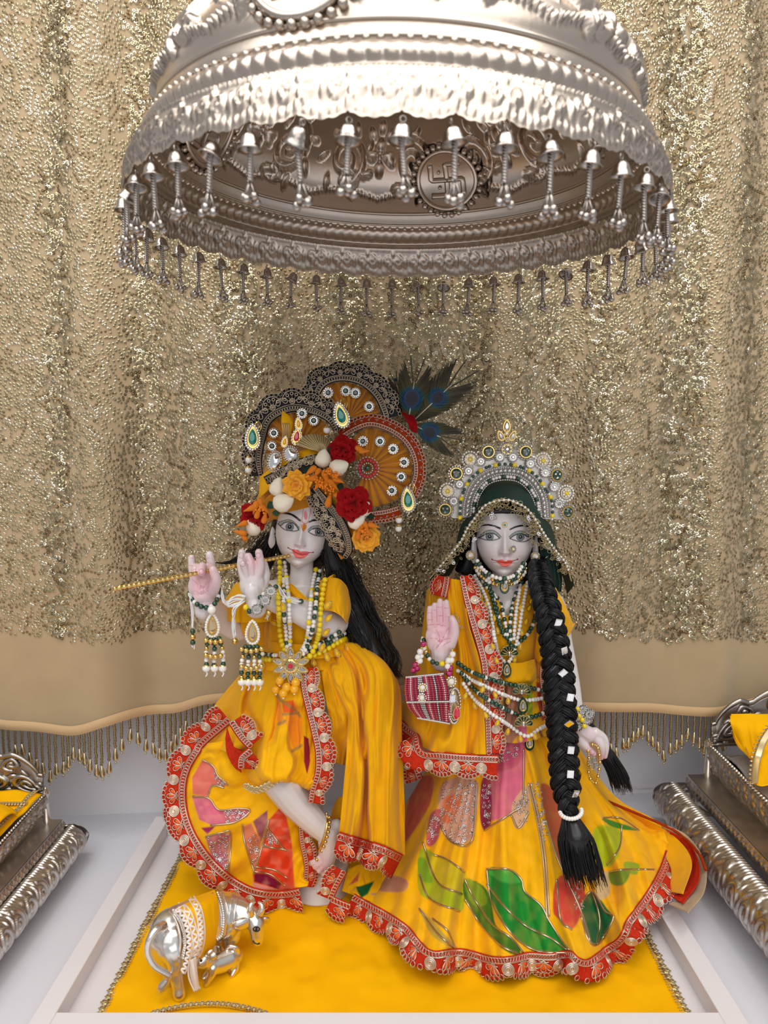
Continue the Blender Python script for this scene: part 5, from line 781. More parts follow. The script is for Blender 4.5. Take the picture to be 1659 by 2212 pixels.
sp = thing('plait_end', P(1340, 1680, 1.02), 'second black plait tassel hanging behind the lowered hand', 'plait'); tassel([(1290, 1590, 1.03), (1310, 1630, 1.02), (1330, 1665, 1.015), (1346, 1712, 1.01)], px(9)[0], px(22)[0], 200, 6, sp); b = B(); b.tube(cr([P(1245, 1490, 1.035), P(1256, 1540, 1.035), P(1292, 1592, 1.03)], 20), px(10)[0], 8); b.build('plait_lock', 'hair', sp)
# ---------------------------------------------------------------- jewel builders
def gemset(rc, mc, n=0, rr=0, rb=0, mb='crystal', rim=0, drop=False, dome=.5, mr='gold', extra=None):   # round or drop-shaped stone, gold rim, ring of small stones; faces -y, sizes in px
    b = B(); t = np.linspace(0, 2 * PI, 25)[:-1]
    def out(r): return np.stack([r * np.sin(t) * (1 if not drop else (.35 + .65 * np.clip(np.sin(t / 2) ** 1.0, 0, 1)) * .82), np.zeros(24), r * np.cos(t) * (1 if not drop else 1.25)], 1)
    o = out(rc); i2 = out(rc * .55); V = np.vstack([o, i2 + np.array([0, -rc * dome, 0]), [[0, -rc * dome, 0]]]) * MM
    b.use(0).add(V, [(k, (k + 1) % 24, 24 + (k + 1) % 24, 24 + k) for k in range(24)] + [(24 + k, 24 + (k + 1) % 24, 48) for k in range(24)])
    if rim: b.use(1).tube(out(rc + rim * .5) * MM, rim * .7 * MM, 6, True); b.prism(out(rc + rim) * MM, (0, 1.2 * MM, 0))
    if n:
        q = out(rr); s = np.concatenate([[0], np.cumsum(np.linalg.norm(np.diff(np.vstack([q, q[:1]]), axis=0), axis=1))]); u = np.arange(n) / n * s[-1]; q2 = np.stack([np.interp(u, s, np.append(q[:, j], q[0, j])) for j in range(3)], 1)
        b.use(2)
        for c in q2: b.ball(c * MM, rb * MM, 7, 5)
        b.use(1).prism(out(rr + rb * .4) * MM + np.array([0, 1 * MM, 0]), (0, 1.2 * MM, 0))
    if extra: extra(b)
    return b, [mc, mr, mb]
def gem_mesh(name, *a, **k): b, m = gemset(*a, **k); return b.mesh(name, m, False)
stonem = gem_mesh('rimmed_stone', 5.4, 'dark_gem', 12, 9, 2.3, 'crystal', .8, mr='silver'); small_ros = gem_mesh('crystal_rosette', 4.2, 'crystal', 10, 7.6, 2., 'crystal', 1.)
def curl(b): b.use(1).tube(np.array([(13 * math.cos(a) * (1 - a / 11) * .5 + 10, -1, 21 + 9 * math.sin(a) * (1 - a / 11)) for a in np.linspace(-1.2, 7, 30)]) * MM, 1.3 * MM, 5)
paisley = gem_mesh('paisley_stone', 12, 'emerald', 24, 19.5, 2.9, 'crystal', 2., True, .45, 'gold', curl); kundan = gem_mesh('kundan_drop', 7.5, 'crystal', 0, 0, 0, 'crystal', 2.4, True, .4); greendrop = gem_mesh('drop_pendant', 6.2, 'crystal', 22, 9.4, 1.9, 'dark_gem', 1.6, True, .4); amberdrop = gem_mesh('amber_drop', 5.2, 'yellow_gem', 0, 0, 0, 'gold', 1.2, True, .6)
def at(px_, py_, y_, n=(0, -1, .0), s=1., roll=0.): return orient(P(px_, py_, y_), n, s, roll)
def petalmesh(name, m, cup=.35, ruff=.0, L=1., W=.8):  # unit petal: base at origin, grows along +z, cup opens to -y
    nu_, nv_ = 9, 8; u, v = np.meshgrid(np.linspace(-1, 1, nu_), np.linspace(0, 1, nv_)); wd = W * np.sin(np.clip(v * .92 + .06, 0, 1) * PI) ** .55 * (.45 + .55 * v) * .8
    x = u * wd; z_ = v * L * (1 - .12 * u * u * v); y_ = -cup * (u * u * .55 * v + v * v * .5 - v * .1) + ruff * np.sin(u * 5) * v * v; me = mesh(name, np.stack([x, y_, z_], -1).reshape(-1, 3), gridF(nv_, nu_), m); return me
rosep = petalmesh('petal', 'rose_red', -.45, .03); ypet = petalmesh('petal', 'flower_yellow', -.2, 0, 1., .55); ypet2 = petalmesh('petal', 'flower_yellow', -.3, .04, 1., .8)
leafm = petalmesh('leaf', 'leaf_green', .25, 0, 1., .6)
def bloom(name, c, r, layers, me, parent, n=(0, -1, .1), label=None):      # layers: (count, tilt from facing plane, scale, lift)
    M = orient(c, n); o = B().ball((0, .1 * r * MM, 0), r * .3 * MM, 10, 6).build(name, me.materials[0].name, parent, M=M); o['label'] = label
    for cnt, tilt, sc, lf in layers:
        a0 = random.uniform(0, 6)
        for k in range(cnt): obj('petal', me, o, M @ Matrix.Rotation(a0 + k * 2 * PI / cnt + random.gauss(0, .12), 4, 'Y') @ Matrix.Translation((0, -lf * r * MM, .06 * r * MM)) @ Matrix.Rotation(tilt + random.gauss(0, .08), 4, 'X') @ Matrix.Scale(r * sc * MM, 4))
    return o
def bud(parent, x, y_, d, r, ang):
    b = B(); b.lathe([(.02 * r, 1.45 * r), (.28 * r, 1.3 * r), (.72 * r, .8 * r), (1. * r, .1 * r), (.92 * r, -.5 * r), (.5 * r, -.9 * r), (.05 * r, -1. * r)], 14)
    V = np.vstack(b.V); a = np.arctan2(V[:, 1], V[:, 0]); V = V * np.stack([1 + .05 * np.cos(5 * a)] * 2 + [np.ones(len(V))], 1); b.V = [V * MM]
    return b.build('tuberose_bud', 'bud_white', parent, M=Matrix.Translation(Vector(P(x, y_, d))) @ Matrix.Rotation(ang, 4, 'Y') @ Matrix.Rotation(.4, 4, 'X'))
berm = B().lathe([(.0, 1.), (.45, .8), (.62, .3), (.5, -.3), (.25, -1.), (.1, -1.6), (.0, -1.62)], 10).mesh('orange_bud', 'flower_orange')
def berry(parent, x, y_, d, r, ang): return obj('orange_bud', berm, parent, Matrix.Translation(Vector(P(x, y_, d))) @ Matrix.Rotation(ang, 4, 'Y') @ Matrix.Scale(r * MM, 4))
# zari motifs for the black lace
b = B()
for a in np.linspace(-1.25, 1.25, 5): c = np.array([math.sin(a) * 13, -.5, math.cos(a) * 13 + 2]) * MM; b.ring(c, 2.5 * MM, .95 * MM, (0, -1, 0), 9, 4); b.tube([np.array([0, -.4, 0]) * MM, c * .8], .7 * MM, 4)
b.ring(np.array([0, -.8, 2]) * MM, 4.4 * MM, 1. * MM, (0, -1, 0), 12, 4); b.ring(np.array([0, -1, 2]) * MM, 1.8 * MM, .9 * MM, (0, -1, 0), 9, 4); b.tube(np.stack([17 * np.sin(np.linspace(-1.5, 1.5, 14)), np.full(14, -.3), 17 * np.cos(np.linspace(-1.5, 1.5, 14)) + 3], 1) * MM, .8 * MM, 4); palm = b.mesh('zari_palmette', 'zari')
b = B()
for sg in (-1, 1): q = petal(15, 4.5, 12); c, s_ = math.cos(.7), math.sin(.7) * sg; b.tube(np.stack([q[:, 0] * c + q[:, 1] * s_, 0 * q[:, 0] - .4, -q[:, 0] * s_ + q[:, 1] * c - 12], 1) * MM, .9 * MM, 4, True); b.ring(np.array([0, -.4, -9]) * MM, 3.2 * MM, .8 * MM, (0, -1, 0), 9, 4)
zleaf = b.mesh('zari_leaf', 'zari')
b = B(); b.box((0, -.6 * MM, 0), (1.2 * MM, .8 * MM, 6 * MM)); b.ball((5 * MM, -.5 * MM, 3 * MM), 1.4 * MM, 6, 4); b.ball((-5 * MM, -.5 * MM, -3 * MM), 1.4 * MM, 6, 4); bug1 = b.mesh('bugle_bead', 'silver_cord'); b = B(); b.box((0, -.6 * MM, 0), (6 * MM, .8 * MM, 1.2 * MM)); b.ball((0, -.5 * MM, 6 * MM), 1.4 * MM, 6, 4); b.ball((0, -.5 * MM, -6 * MM), 1.4 * MM, 6, 4); bug2 = b.mesh('bugle_bead', 'silver_cord')
# ---------------------------------------------------------------- turban of the flute player
tu = thing('turban', P(650, 1075, 1.0), 'festive ochre turban with black lace fans, roses and peacock feathers', 'turban')
V, F = sculpt([(R_([(600, 1085, 10), (650, 1060), (715, 1085, 10)], 1.0), px(46, 66, 50))], [(P(655, 1030, 1.0), px(85, 64, 62), None), (P(650, 1085, 1.005), px(78, 66, 34), None)], .0025, 8); obj('cap', mesh('cap', V, F, 'ochre_silk'), tu)
def pleats(name, c, arc, y0, y1, N, amp, m='ochre_silk'):
    arc = cr(arc, 220); c = np.array(c, float); u = np.linspace(0, 1, 220); rows = []
    for v in np.linspace(.06, 1, 36): q = c + (arc - c) * v; rows.append(np.stack([q[:, 0], q[:, 1], y0 + (y1 - y0) * v - .006 * math.sin(v * PI) + amp * v ** .6 * np.sin(u * N * 2 * PI + .8 * np.sin(u * 9)) + amp * .4 * np.sin(u * N * 4.3 * PI) * v], 1))
    o = obj(name, mesh(name, PA(np.stack(rows)).reshape(-1, 3), gridF(36, 220), m), tu); solid(o, .0008); return o
lm = (palm, zleaf)
# fan at the temple side, fan on top, rosette at the ear side
pleats('pleated_fan', *z3([(480, 620)]), z3([(285, 650), (282, 520), (330, 440), (430, 395), (540, 395), (640, 440), (690, 520)]), .985, .99, 11, .0035)
trim('black_lace', tu, [(x, y_, d) for (x, y_), d in zip(z3([(262, 790), (255, 690), (280, 560), (320, 450), (430, 390), (540, 395), (660, 440), (720, 510)]), (.995, .99, .985, .982, .98, .98, .98, .975))], [26, 42, 47, 49, 49, 47, 42, 24], -1, .003, 34, 'black_lace', mot=lm, cord='zari', phase=17, scal=.22, s=.8)
pleats('pleated_fan', *z3([(810, 420)]), z3([(640, 300), (680, 215), (780, 195), (890, 225), (965, 290), (1010, 400)]), .985, .992, 9, .0035)
trim('black_lace', tu, [(x, y_, d) for (x, y_), d in zip(z3([(600, 330), (660, 225), (760, 190), (880, 215), (970, 290), (1020, 390), (1030, 430)]), (.985,) * 7)], [34, 42, 40, 42, 42, 42, 36], -1, .004, 34, 'black_lace', mot=lm, cord='zari', phase=8, scal=.22, s=.8)
pleats('rosette', *z3([(930, 745)]), z3([(800, 640), (850, 540), (940, 488), (1040, 515), (1145, 580), (1205, 680), (1212, 790), (1165, 900), (1060, 970), (940, 995), (820, 940)]), .968, .985, 16, .0045)
trim('rust_lace', tu, [(x, y_, .978) for x, y_ in z3([(770, 560), (850, 510), (945, 478), (1050, 505), (1155, 575), (1215, 680), (1222, 795), (1175, 905)])], 25, -1, .006, 26, 'rust_trim', mot=(bug1, bug2), cord='silver_cord', scal=.03, s=.85)
trim('rust_lace', tu, [(x, y_, .978) for x, y_ in z3([(930, 1025), (1040, 1010), (1130, 985)])], 25, 1, .004, 26, 'rust_trim', mot=(bug1, bug2), scal=.03, s=.85)
pleats('gold_fan', *z3([(640, 645)]), z3([(462, 592), (500, 550), (560, 528), (620, 530), (680, 565), (692, 600)]), .945, .952, 15, .002, 'gold_lace')
# brow bands
cloth('brow_band', tu, [[(x, y_, d) for (x, y_), d in zip(z3([(235, 940), (340, 850), (460, 770), (620, 690)]), (.975, .955, .948, .955))], [(x, y_, d) for (x, y_), d in zip(z3([(240, 800), (350, 720), (470, 650), (610, 600)]), (.98, .958, .95, .96))]], 70, 24, 'yellow_silk', fold=(.004, 7, 90, 0))
trim('black_lace', tu, [(x, y_, d) for (x, y_), d in zip(z3([(265, 800), (350, 755), (450, 700), (560, 665), (690, 640)]), (.967, .952, .945, .947, .955))], [44, 46, 44, 38, 30], 1, -.004, 36, 'black_lace', mot=(zleaf, palm), cord='zari', scal=.05, s=.85)
cloth('brow_band', tu, [[(x, y_, d) for (x, y_), d in zip(z3([(300, 1090), (340, 1010), (430, 960), (540, 945)]), (.972, .955, .945, .945))], [(x, y_, d) for (x, y_), d in zip(z3([(240, 1000), (300, 920), (420, 860), (560, 850)]), (.965, .95, .942, .942))]], 60, 20, 'ochre_silk', fold=(.002, 7, 91, 0))
trim('black_lace', tu, [(x, y_, d) for (x, y_), d in zip(z3([(600, 850), (700, 960), (775, 1060), (825, 1170), (835, 1270), (800, 1330)]), (.94, .938, .938, .942, .95, .958))], [28, 44, 48, 49, 46, 32], 1, .004, 34, 'black_lace', mot=lm, cord='zari', scal=.18, s=.85, label='black lace with gold palmettes falling beside the cheek')
cloth('side_panel', tu, [[(x, y_, d) for (x, y_), d in zip(z3([(660, 880), (760, 1000), (840, 1140), (830, 1290)]), (.945, .945, .95, .965))], [(x, y_, d) for (x, y_), d in zip(z3([(600, 960), (650, 1090), (700, 1220), (760, 1330)]), (.95, .952, .958, .97))]], 60, 20, 'ochre_silk')
# stones
for x, y_, d in ((330, 520, .976), (318, 603, .976), (585, 440, .976), (510, 395, .974), (678, 262, .976), (790, 250, .976), (853, 263, .976), (940, 350, .976), (900, 572, .97), (1010, 573, .97), (1093, 622, .97), (1163, 707, .972), (1145, 800, .972), (1085, 888, .972)): q = z3([(x, y_)])[0]; obj('rimmed_stone', stonem, tu, at(*q, d, (random.uniform(-.15, .15), -1, .1), 1.05))
for (x, y_), d, r in zip(z3([(195, 545), (760, 405), (1188, 945)]), (.966, .955, .962), (0, -.25, -.1)): o = obj('paisley_stone', paisley, tu, at(x, y_, d, (0, -1, .1), 1.06, r)); o['label'] = 'emerald paisley stone ringed with crystals'
for x, y_, d, k in ((170, 690, .966, 'P'), (168, 755, .966, 'P'), (670, 500, .95, 'P'), (1130, 1075, .962, 'P'), (1128, 1130, .962, 'P')): q = z3([(x, y_)])[0]; obj('hanging_pearl', beadm('pearl', 7.4 * MM), tu, Matrix.Translation(P(*q, d))); B().lathe([(6.5 * MM, 0), (4 * MM, 3.4 * MM), (1 * MM, 5 * MM)], 10, P(*q, d) + np.array([0, 0, 4 * MM])).build('bead_cap', 'gold', tu)
b = B(); b.use(0)
for k in range(16): a = k / 16 * 2 * PI; b.ball((17 * MM * math.cos(a), -1 * MM, 17 * MM * math.sin(a)), 3.4 * MM, 8, 6)
b.use(1)
for k in range(14): a = k / 14 * 2 * PI; b.ball((10.5 * MM * math.cos(a), -1 * MM, 10.5 * MM * math.sin(a)), 2.1 * MM, 7, 5)
for k in range(22): a = k / 22 * 2 * PI; b.ball((22.5 * MM * math.cos(a), -.5 * MM, 22.5 * MM * math.sin(a)), 2 * MM, 7, 5)
b.use(2).ball((0, -1 * MM, 0), 6 * MM, 10, 6, (1, .5, 1)); b.build('rosette_brooch', ['ruby', 'crystal', 'dark_gem'], tu, M=at(*z3([(930, 745)])[0], .957)); 
for x, y_, rx, ry, r in ((335, 702, 12, 18, .15), (440, 660, 13, 16, -.5)):
    b = B(); t = np.linspace(0, 2 * PI, 25)[:-1]; q = np.stack([rx * np.sin(t), 0 * t, ry * np.cos(t)], 1) * MM; b.use(0).prism(q, (0, -1.2 * MM, 0)); b.use(1)
    for k in range(0, 24): b.ball(q[k] * 1.17, 2. * MM, 7, 5)
    b.build('oval_mirror', ['mirror', 'crystal'], tu, M=at(*z3([(x, y_)])[0], .946, (-.1, -1, .12), 1., r))
# leaf ornament
q = np.array(z3([(390, 560), (378, 460), (382, 375), (430, 410), (452, 450), (440, 530), (425, 580)])); B().prism(P(q[:, 0], q[:, 1], .955), (0, .003, 0)).build('leaf_ornament', 'yellow_silk', tu)
for k in range(4): B().tube(cr([P(*z3([(385 + k * 14, 560)])[0], .953), P(*z3([(390 + k * 12, 500)])[0], .952), P(*z3([(383 + k * 14, 455)])[0], .953)], 10), .0008, 4).build('leaf_cord', 'zari', tu)
for x, y_, m_, s in ((488, 460, 'amber_bead', 1.), (400, 575, 'amber_bead', .9), (478, 540, 'ruby', 1.4)): obj('set_stone', gem_mesh('set_stone', 6, m_, 14, 10, 1.8, 'crystal', 1.4, True), tu, at(*z3([(x, y_)])[0], .951, (0, -1, .1), s, random.uniform(-.5, .5)))
# flowers
RL = [(5, .45, 1.0, .05), (5, .75, .85, .15), (4, 1.05, .7, .2), (3, 1.35, .55, .25)]
bloom('rose', P(*z3([(775, 628)])[0], .935), 30, RL, rosep, tu, (-.1, -1, .2), 'red felt rose'); bloom('rose', P(*z3([(840, 970)])[0], .918), 36, RL, rosep, tu, (.15, -1, .1), 'red felt rose'); bloom('rose', P(*z3([(212, 1050)])[0], .945), 31, RL, rosep, tu, (-.3, -1, 0), 'red felt rose')
YL = [(9, .35, 1.0, .02), (8, .65, .85, .1), (6, .95, .7, .18), (4, 1.3, .5, .2)]
bloom('yellow_blossom', P(*z3([(482, 850)])[0], .925), 31, YL, ypet, tu, (-.1, -1, -.1), 'yellow felt blossom'); bloom('yellow_blossom', P(*z3([(920, 1190)])[0], .935), 29, YL, ypet2, tu, (.2, -1, -.2), 'yellow felt blossom')
for x, y_, r, a, d in ((645, 690, 16, .2, .93), (740, 740, 17, 1.2, .925), (355, 872, 17, .3, .935), (385, 965, 19, 1.2, .928), (905, 1010, 14, .6, .92), (855, 1085, 16, .9, .92), (200, 1130, 15, -.5, .94)): bud(tu, *z3([(x, y_)])[0], d, r, a)
for x, y_, r, a in ((575, 755, 11, -.9), (660, 795, 12, .3), (700, 845, 12, .8), (620, 840, 11, -.6), (580, 810, 11, -1.4), (690, 770, 10, .5), (735, 820, 10, 1.2), (660, 850, 9, 0), (610, 770, 9, -.5), (740, 915, 10, 1.5), (680, 960, 12, 2.9), (880, 620, 10, 1.2), (900, 635, 9, 1.6), (215, 985, 11, -.3), (190, 1000, 11, -1.2), (225, 1040, 10, 2.8), (265, 1000, 9, .8), (270, 1070, 10, 2.9), (245, 965, 9, .4), (135, 1100, 10, -1.2), (125, 1160, 11, -1.8), (140, 1190, 9, -2.4), (885, 1125, 11, -.2), (915, 1110, 10, .5), (960, 1110, 10, 1.3), (870, 1175, 10, 2.9), (930, 1150, 9, .9)): berry(tu, *z3([(x, y_)])[0], .918 if 500 < x < 1000 else .928, r, -a)
for x, y_, r, a in ((650, 745, 22, .4), (560, 770, 20, -1.), (715, 650, 18, -.8), (700, 930, 24, -2.6), (745, 890, 20, .4), (290, 1000, 22, .9), (320, 1030, 18, 1.6), (925, 1060, 18, 1.3)): obj('leaf', leafm, tu, Matrix.Translation(Vector(P(*z3([(x, y_)])[0], .932))) @ Matrix.Rotation(a, 4, 'Y') @ Matrix.Rotation(.3, 4, 'X') @ Matrix.Scale(r * MM, 4))
for x, y_ in ((620, 825), (640, 850), (725, 790), (690, 880), (245, 1010), (905, 1150), (680, 765)):
    b = B(); [b.ball(P(*z3([(x, y_)])[0], .912) + rng.normal(0, 1, 3) * 4.2 * MM * np.array([1, .6, 1]), 2.4 * MM, 6, 4) for _ in range(14)]; b.build('stamen_cluster', 'flower_orange', tu)
# peacock feathers
def feather(x0, y0, x1, y1, d, wd, eye_t, seed, eyer):
    rg = np.random.default_rng(seed); q0 = np.array([x0, y0]); ax = np.array([x1 - x0, y1 - y0]); L = np.linalg.norm(ax); ax = ax / L; nr = np.array([-ax[1], ax[0]]); b = B(); cols = []; e = q0 + ax * L * eye_t
    for sg in (-1, 1):
        for k in range(150):
            t = .06 + .92 * k / 149; l = wd * math.sin(min(t * 1.25, 1) * PI * .5) ** .8 * rg.uniform(.85, 1.1); th_ = (.5 + .75 * (1 - t)) if t < .9 else .3; s_ = np.linspace(0, 1, 9)[:, None]
            dr = nr * sg * math.sin(th_) + ax * math.cos(th_); p2 = q0 + ax * L * t * .82 + dr * l * s_ + ax * l * .25 * s_ ** 2; V, F = tube(P(p2[:, 0], p2[:, 1], d + .004 * s_[:, 0] * rg.uniform(-1, 1)), np.linspace(.0009, .0004, 9), 3); b.add(V, F)
            pr_ = np.repeat(p2, 3, 0); de = np.hypot(*(pr_ - e).T) / eyer; c = np.where(de[:, None] < .55, rgb(10, 12, 40), np.where(de[:, None] < .85, rgb(12, 50, 120), np.where(de[:, None] < 1.15, rgb(6, 90, 96), np.where(de[:, None] < 1.6, rgb(84, 74, 26), rgb(72, 64, 34))))); cols.append(c)
    fo = obj('peacock_feather', mesh('peacock_feather', np.vstack(b.V), b.F, 'feather', True, np.vstack(cols)), tu)
    B().tube([P(*q0, d), P(*(q0 + ax * L * .85), d)], .0011, 5).build('quill', 'bud_white', fo)
    t = np.arange(28) * 2 * PI / 28; q = e + eyer * .86 * (np.cos(t)[:, None] * ax + .85 * np.sin(t)[:, None] * nr); V = np.vstack([P(q[:, 0], q[:, 1], d - .0016), P(e[0] + (q[:, 0] - e[0]) * .62, e[1] + (q[:, 1] - e[1]) * .62, d - .0022), P(*e, d - .0022)[None]]); F = [(k, (k + 1) % 28, 28 + (k + 1) % 28, 28 + k) for k in range(28)] + [(28 + k, 28 + (k + 1) % 28, 56) for k in range(28)]
    obj('eye_spot', mesh('eye_spot', V, F, 'feather', True, np.array([rgb(10, 60, 110)] * 28 + [rgb(8, 8, 30)] * 29)), fo)
feather(*z3([(1190, 450)])[0], *z3([(1235, 150)])[0], 1.002, 50, .5, 1, 24); feather(*z3([(1215, 450)])[0], *z3([(1510, 170)])[0], 1.008, 58, .56, 2, 20); feather(*z3([(1225, 470)])[0], *z3([(1430, 560)])[0], .996, 46, .5, 3, 20); feather(*z3([(1180, 430)])[0], *z3([(1100, 150)])[0], 1.012, 24, .9, 4, 4)
b = B(); [b.tube(cr([P(*z3([(1150 + k * 6, 390 + k * 2)])[0], .985), P(*z3([(1180 + k * 5, 430 + k * 3)])[0], .978), P(*z3([(1215 + k * 2, 505 + k * 1)])[0], .982)], 10), 2.6 * MM, 5) for k in range(13)]; b.build('thread_binding', 'rose_red', tu)
# ---------------------------------------------------------------- veil and crown of the other statue
vf = z4([(120, 1620), (390, 1300), (480, 1140), (570, 1015), (640, 930), (730, 888), (850, 872), (940, 898), (1040, 958), (1130, 1075), (1220, 1220), (1310, 1350), (1410, 1480), (1460, 1640)])
yf = (1.0, .985, .972, .96, .952, .948, .946, .948, .952, .962, .974, .986, .996, 1.01)
veil = thing('veil', P(1091, 1090, 1.0), 'dark green net veil with gold lace edge draped over the head', 'veil')
o = cloth('veil_net', veil, [[(x, y_, d) for (x, y_), d in zip(vf, yf)], [(x, y_, d) for (x, y_), d in zip(z4([(150, 1640), (370, 1310), (450, 1120), (555, 980), (620, 850), (730, 780), (850, 760), (970, 785), (1070, 860), (1150, 1000), (1250, 1180), (1325, 1350), (1420, 1500), (1470, 1660)]), (1.01, .995, .985, .975, .97, .967, .966, .967, .97, .978, .985, .996, 1.005, 1.02))], [(x, y_, 1.015) for x, y_ in z4([(180, 1640), (360, 1340), (420, 1120), (545, 960), (610, 790), (730, 705), (850, 688), (970, 712), (1080, 800), (1130, 980), (1265, 1120), (1330, 1350), (1425, 1500), (1480, 1680)])], [(x, y_, 1.075) for x, y_ in z4([(230, 1700), (420, 1400), (480, 1200), (560, 980), (640, 800), (740, 725), (850, 705), (960, 730), (1060, 810), (1110, 980), (1220, 1150), (1290, 1400), (1380, 1600), (1420, 1760)])]], 200, 60, 'veil_green', fold=(.002, 12, 95, .3), wrinkle=.0003)
cloth('veil_side', veil, [[(x, y_, 1.0) for x, y_ in z4([(1160, 1300), (1230, 1330), (1330, 1400)])], [(x, y_, 1.01) for x, y_ in z4([(1180, 1560), (1260, 1570), (1370, 1600)])], [(x, y_, 1.02) for x, y_ in z4([(1230, 1720), (1300, 1730), (1360, 1740)])]], 40, 40, 'veil_green', fold=(.006, 6, 96, .2))
ep = cr([P(x, y_, d - .003) for (x, y_), d in zip(vf, yf)], 110); 
for k in range(6, 104, 2): obj('edge_pearl', beadm('white_bead', 2.9 * MM), veil, Matrix.Translation(ep[k]))
b = B(); b.tube(ep, .0011, 5); dn = unit(P(1091, 1180, 1.0) - ep)
for k in range(420):
    i = rng.uniform(3, 106); e = np.array([np.interp(i, np.arange(110), ep[:, j]) for j in range(3)]); d = np.array([np.interp(i, np.arange(110), dn[:, j]) for j in range(3)]); s_ = abs(rng.normal(0, .5)) * (.016 if 25 < i < 85 else .011) + .001
    b.ring(e + d * s_ + rng.normal(0, 1, 3) * np.array([.003, .0015, .002]), rng.uniform(.0016, .0034), .00045, rng.normal(0, 1, 3) * np.array([.8, .3, .8]) + np.array([0, -1, 0]), 9, 3)
tag(b.build('lace_ruffle', 'gold_lace', veil), kind='stuff')
for x, y_ in ((705, 1015), (1068, 1042), (215, 1540), (1250, 1330), (1340, 1430), (345, 1480), (1160, 1190), (540, 1245), (250, 1560)):
    b = B(); [b.ring(P(*z4([(x + rng.normal(0, 14), y_ + rng.normal(0, 12))])[0], .945 if 500 < x < 1200 else .985), 2.7 * MM, 1. * MM, (rng.normal(0, .2), -1, rng.normal(0, .2)), 10, 4) for _ in range(4)]; b.build('sequin_sprig', 'pale_shell', veil)
crn = thing('crown', P(1091, 1120, .99), 'arched crystal crown with round medallions, green and yellow beads', 'crown')
CYc = lambda x, y_: .982 + .00003 * abs(x - 850)
oa = z4([(330, 1050), (300, 960), (310, 820), (380, 640), (500, 500), (670, 420), (850, 395), (1030, 420), (1190, 505), (1320, 640), (1395, 800), (1410, 970), (1380, 1060)]); ia = z4([(560, 1040), (560, 960), (585, 860), (630, 770), (690, 710), (770, 685), (850, 680), (930, 690), (1010, 730), (1070, 800), (1100, 880), (1125, 980), (1130, 1050)])
cloth('crown_plate', crn, [[(x, y_, .989) for x, y_ in ia], [(x, y_, .989) for x, y_ in oa]], 120, 12, 'old_silver', th=.002, wrinkle=0)
def pearls3(b):
    b.use(2)
    for a in (.5, 2.6, 4.7): b.ball((5 * MM * math.cos(a), -4 * MM, 5 * MM * math.sin(a)), 2.8 * MM, 8, 5)
def flowerpearl(b):
    b.use(2)
    for k in range(7): a = k / 7 * 2 * PI; b.ball((6.6 * MM * math.cos(a), -2 * MM, 6.6 * MM * math.sin(a)), 2.7 * MM, 8, 5)
def ringout(b0):
    def f(b):
        b0(b); b.use(2)
        for k in range(18): a = k / 18 * 2 * PI; b.ball((16.2 * MM * math.cos(a), 0, 16.2 * MM * math.sin(a)), 2.5 * MM, 7, 5)
    return f
mdA = gem_mesh('medallion', 10.5, 'dark_gem', 0, 0, 0, 'crystal', 2.6, False, .25, 'gold', ringout(pearls3)); mdB = gem_mesh('medallion', 5, 'yellow_bead', 18, 10.6, 1.8, 'pearl', 0, False, 1.1, 'gold', ringout(flowerpearl)); mdC = gem_mesh('medallion', 5, 'crystal', 18, 11.4, 1.8, 'crystal', 1., False, .5, 'gold', ringout(flowerpearl)); ros = gem_mesh('crystal_rosette', 4.4, 'crystal', 13, 8.6, 2.3, 'crystal', 1., False, .6, 'silver')
for k, q in enumerate(z4([(270, 965), (293, 790), (375, 625), (505, 490), (678, 420), (855, 395), (1030, 420), (1190, 505), (1325, 640), (1410, 810), (1430, 990)])): obj('medallion', mdC if k == 5 else (mdB if k % 2 else mdA), crn, at(*q, .983, ((q[0] - 1094) / 900, -1, .05)))
for q in z4([(350, 885), (405, 725), (490, 600), (605, 510), (785, 470), (910, 470), (1075, 530), (1215, 615), (1300, 750), (1345, 910)]): obj('crystal_rosette', ros, crn, at(*q, .980, (0, -1, .05)))
def arcb(pts, pat, d, sc=1., tight=.98): strand(crn, P(*np.array(cr(z4(pts), 80)).T, np.full(80, d)), pat, sc, tight)
arcb([(408, 1060), (410, 990), (420, 870), (460, 755), (530, 655), (640, 575), (770, 540), (905, 540), (1020, 575), (1130, 645), (1200, 745), (1265, 850), (1282, 970), (1275, 1070)], 'ykskskyskks', .978, .8, .95)
arcb([(475, 1030), (490, 890), (540, 760), (620, 665), (740, 610), (860, 598), (980, 615), (1080, 680), (1150, 770), (1195, 880), (1210, 1050)], 'c', .979, 1.5, 1.0); arcb([(440, 1030), (455, 885), (505, 745), (595, 640), (730, 580), (860, 568), (990, 585), (1105, 655), (1180, 755), (1225, 875), (1240, 1050)], 'c', .98, .8); arcb([(510, 1030), (525, 890), (572, 775), (645, 690), (750, 640), (860, 628), (965, 648), (1055, 705), (1120, 785), (1160, 890), (1175, 1050)], 'c', .98, .8); arcb([(540, 1000), (545, 910), (590, 800), (655, 715), (760, 665), (860, 656), (960, 675), (1045, 735), (1100, 810), (1145, 910), (1150, 1040)], 'ssNs', .979, 1.1); arcb([(570, 1010), (575, 900), (615, 800), (680, 725), (770, 692), (860, 685), (945, 700), (1020, 750), (1080, 830), (1115, 920), (1125, 1040)], 'c', .98, .8)
for x, y_, r, s in ((850, 175, 0, 1.15), (793, 268, .45, 1.0), (907, 268, -.45, 1.0)): obj('kundan_drop', kundan, crn, at(*z4([(x, y_)])[0], .984, (0, -1, 0), s, -r))
for x, y_ in ((850, 245), (855, 300)): obj('small_stone', gem_mesh('small_stone', 3.4, 'crystal', 0, 0, 0, 'crystal', 1.2), crn, at(*z4([(x, y_)])[0], .982))
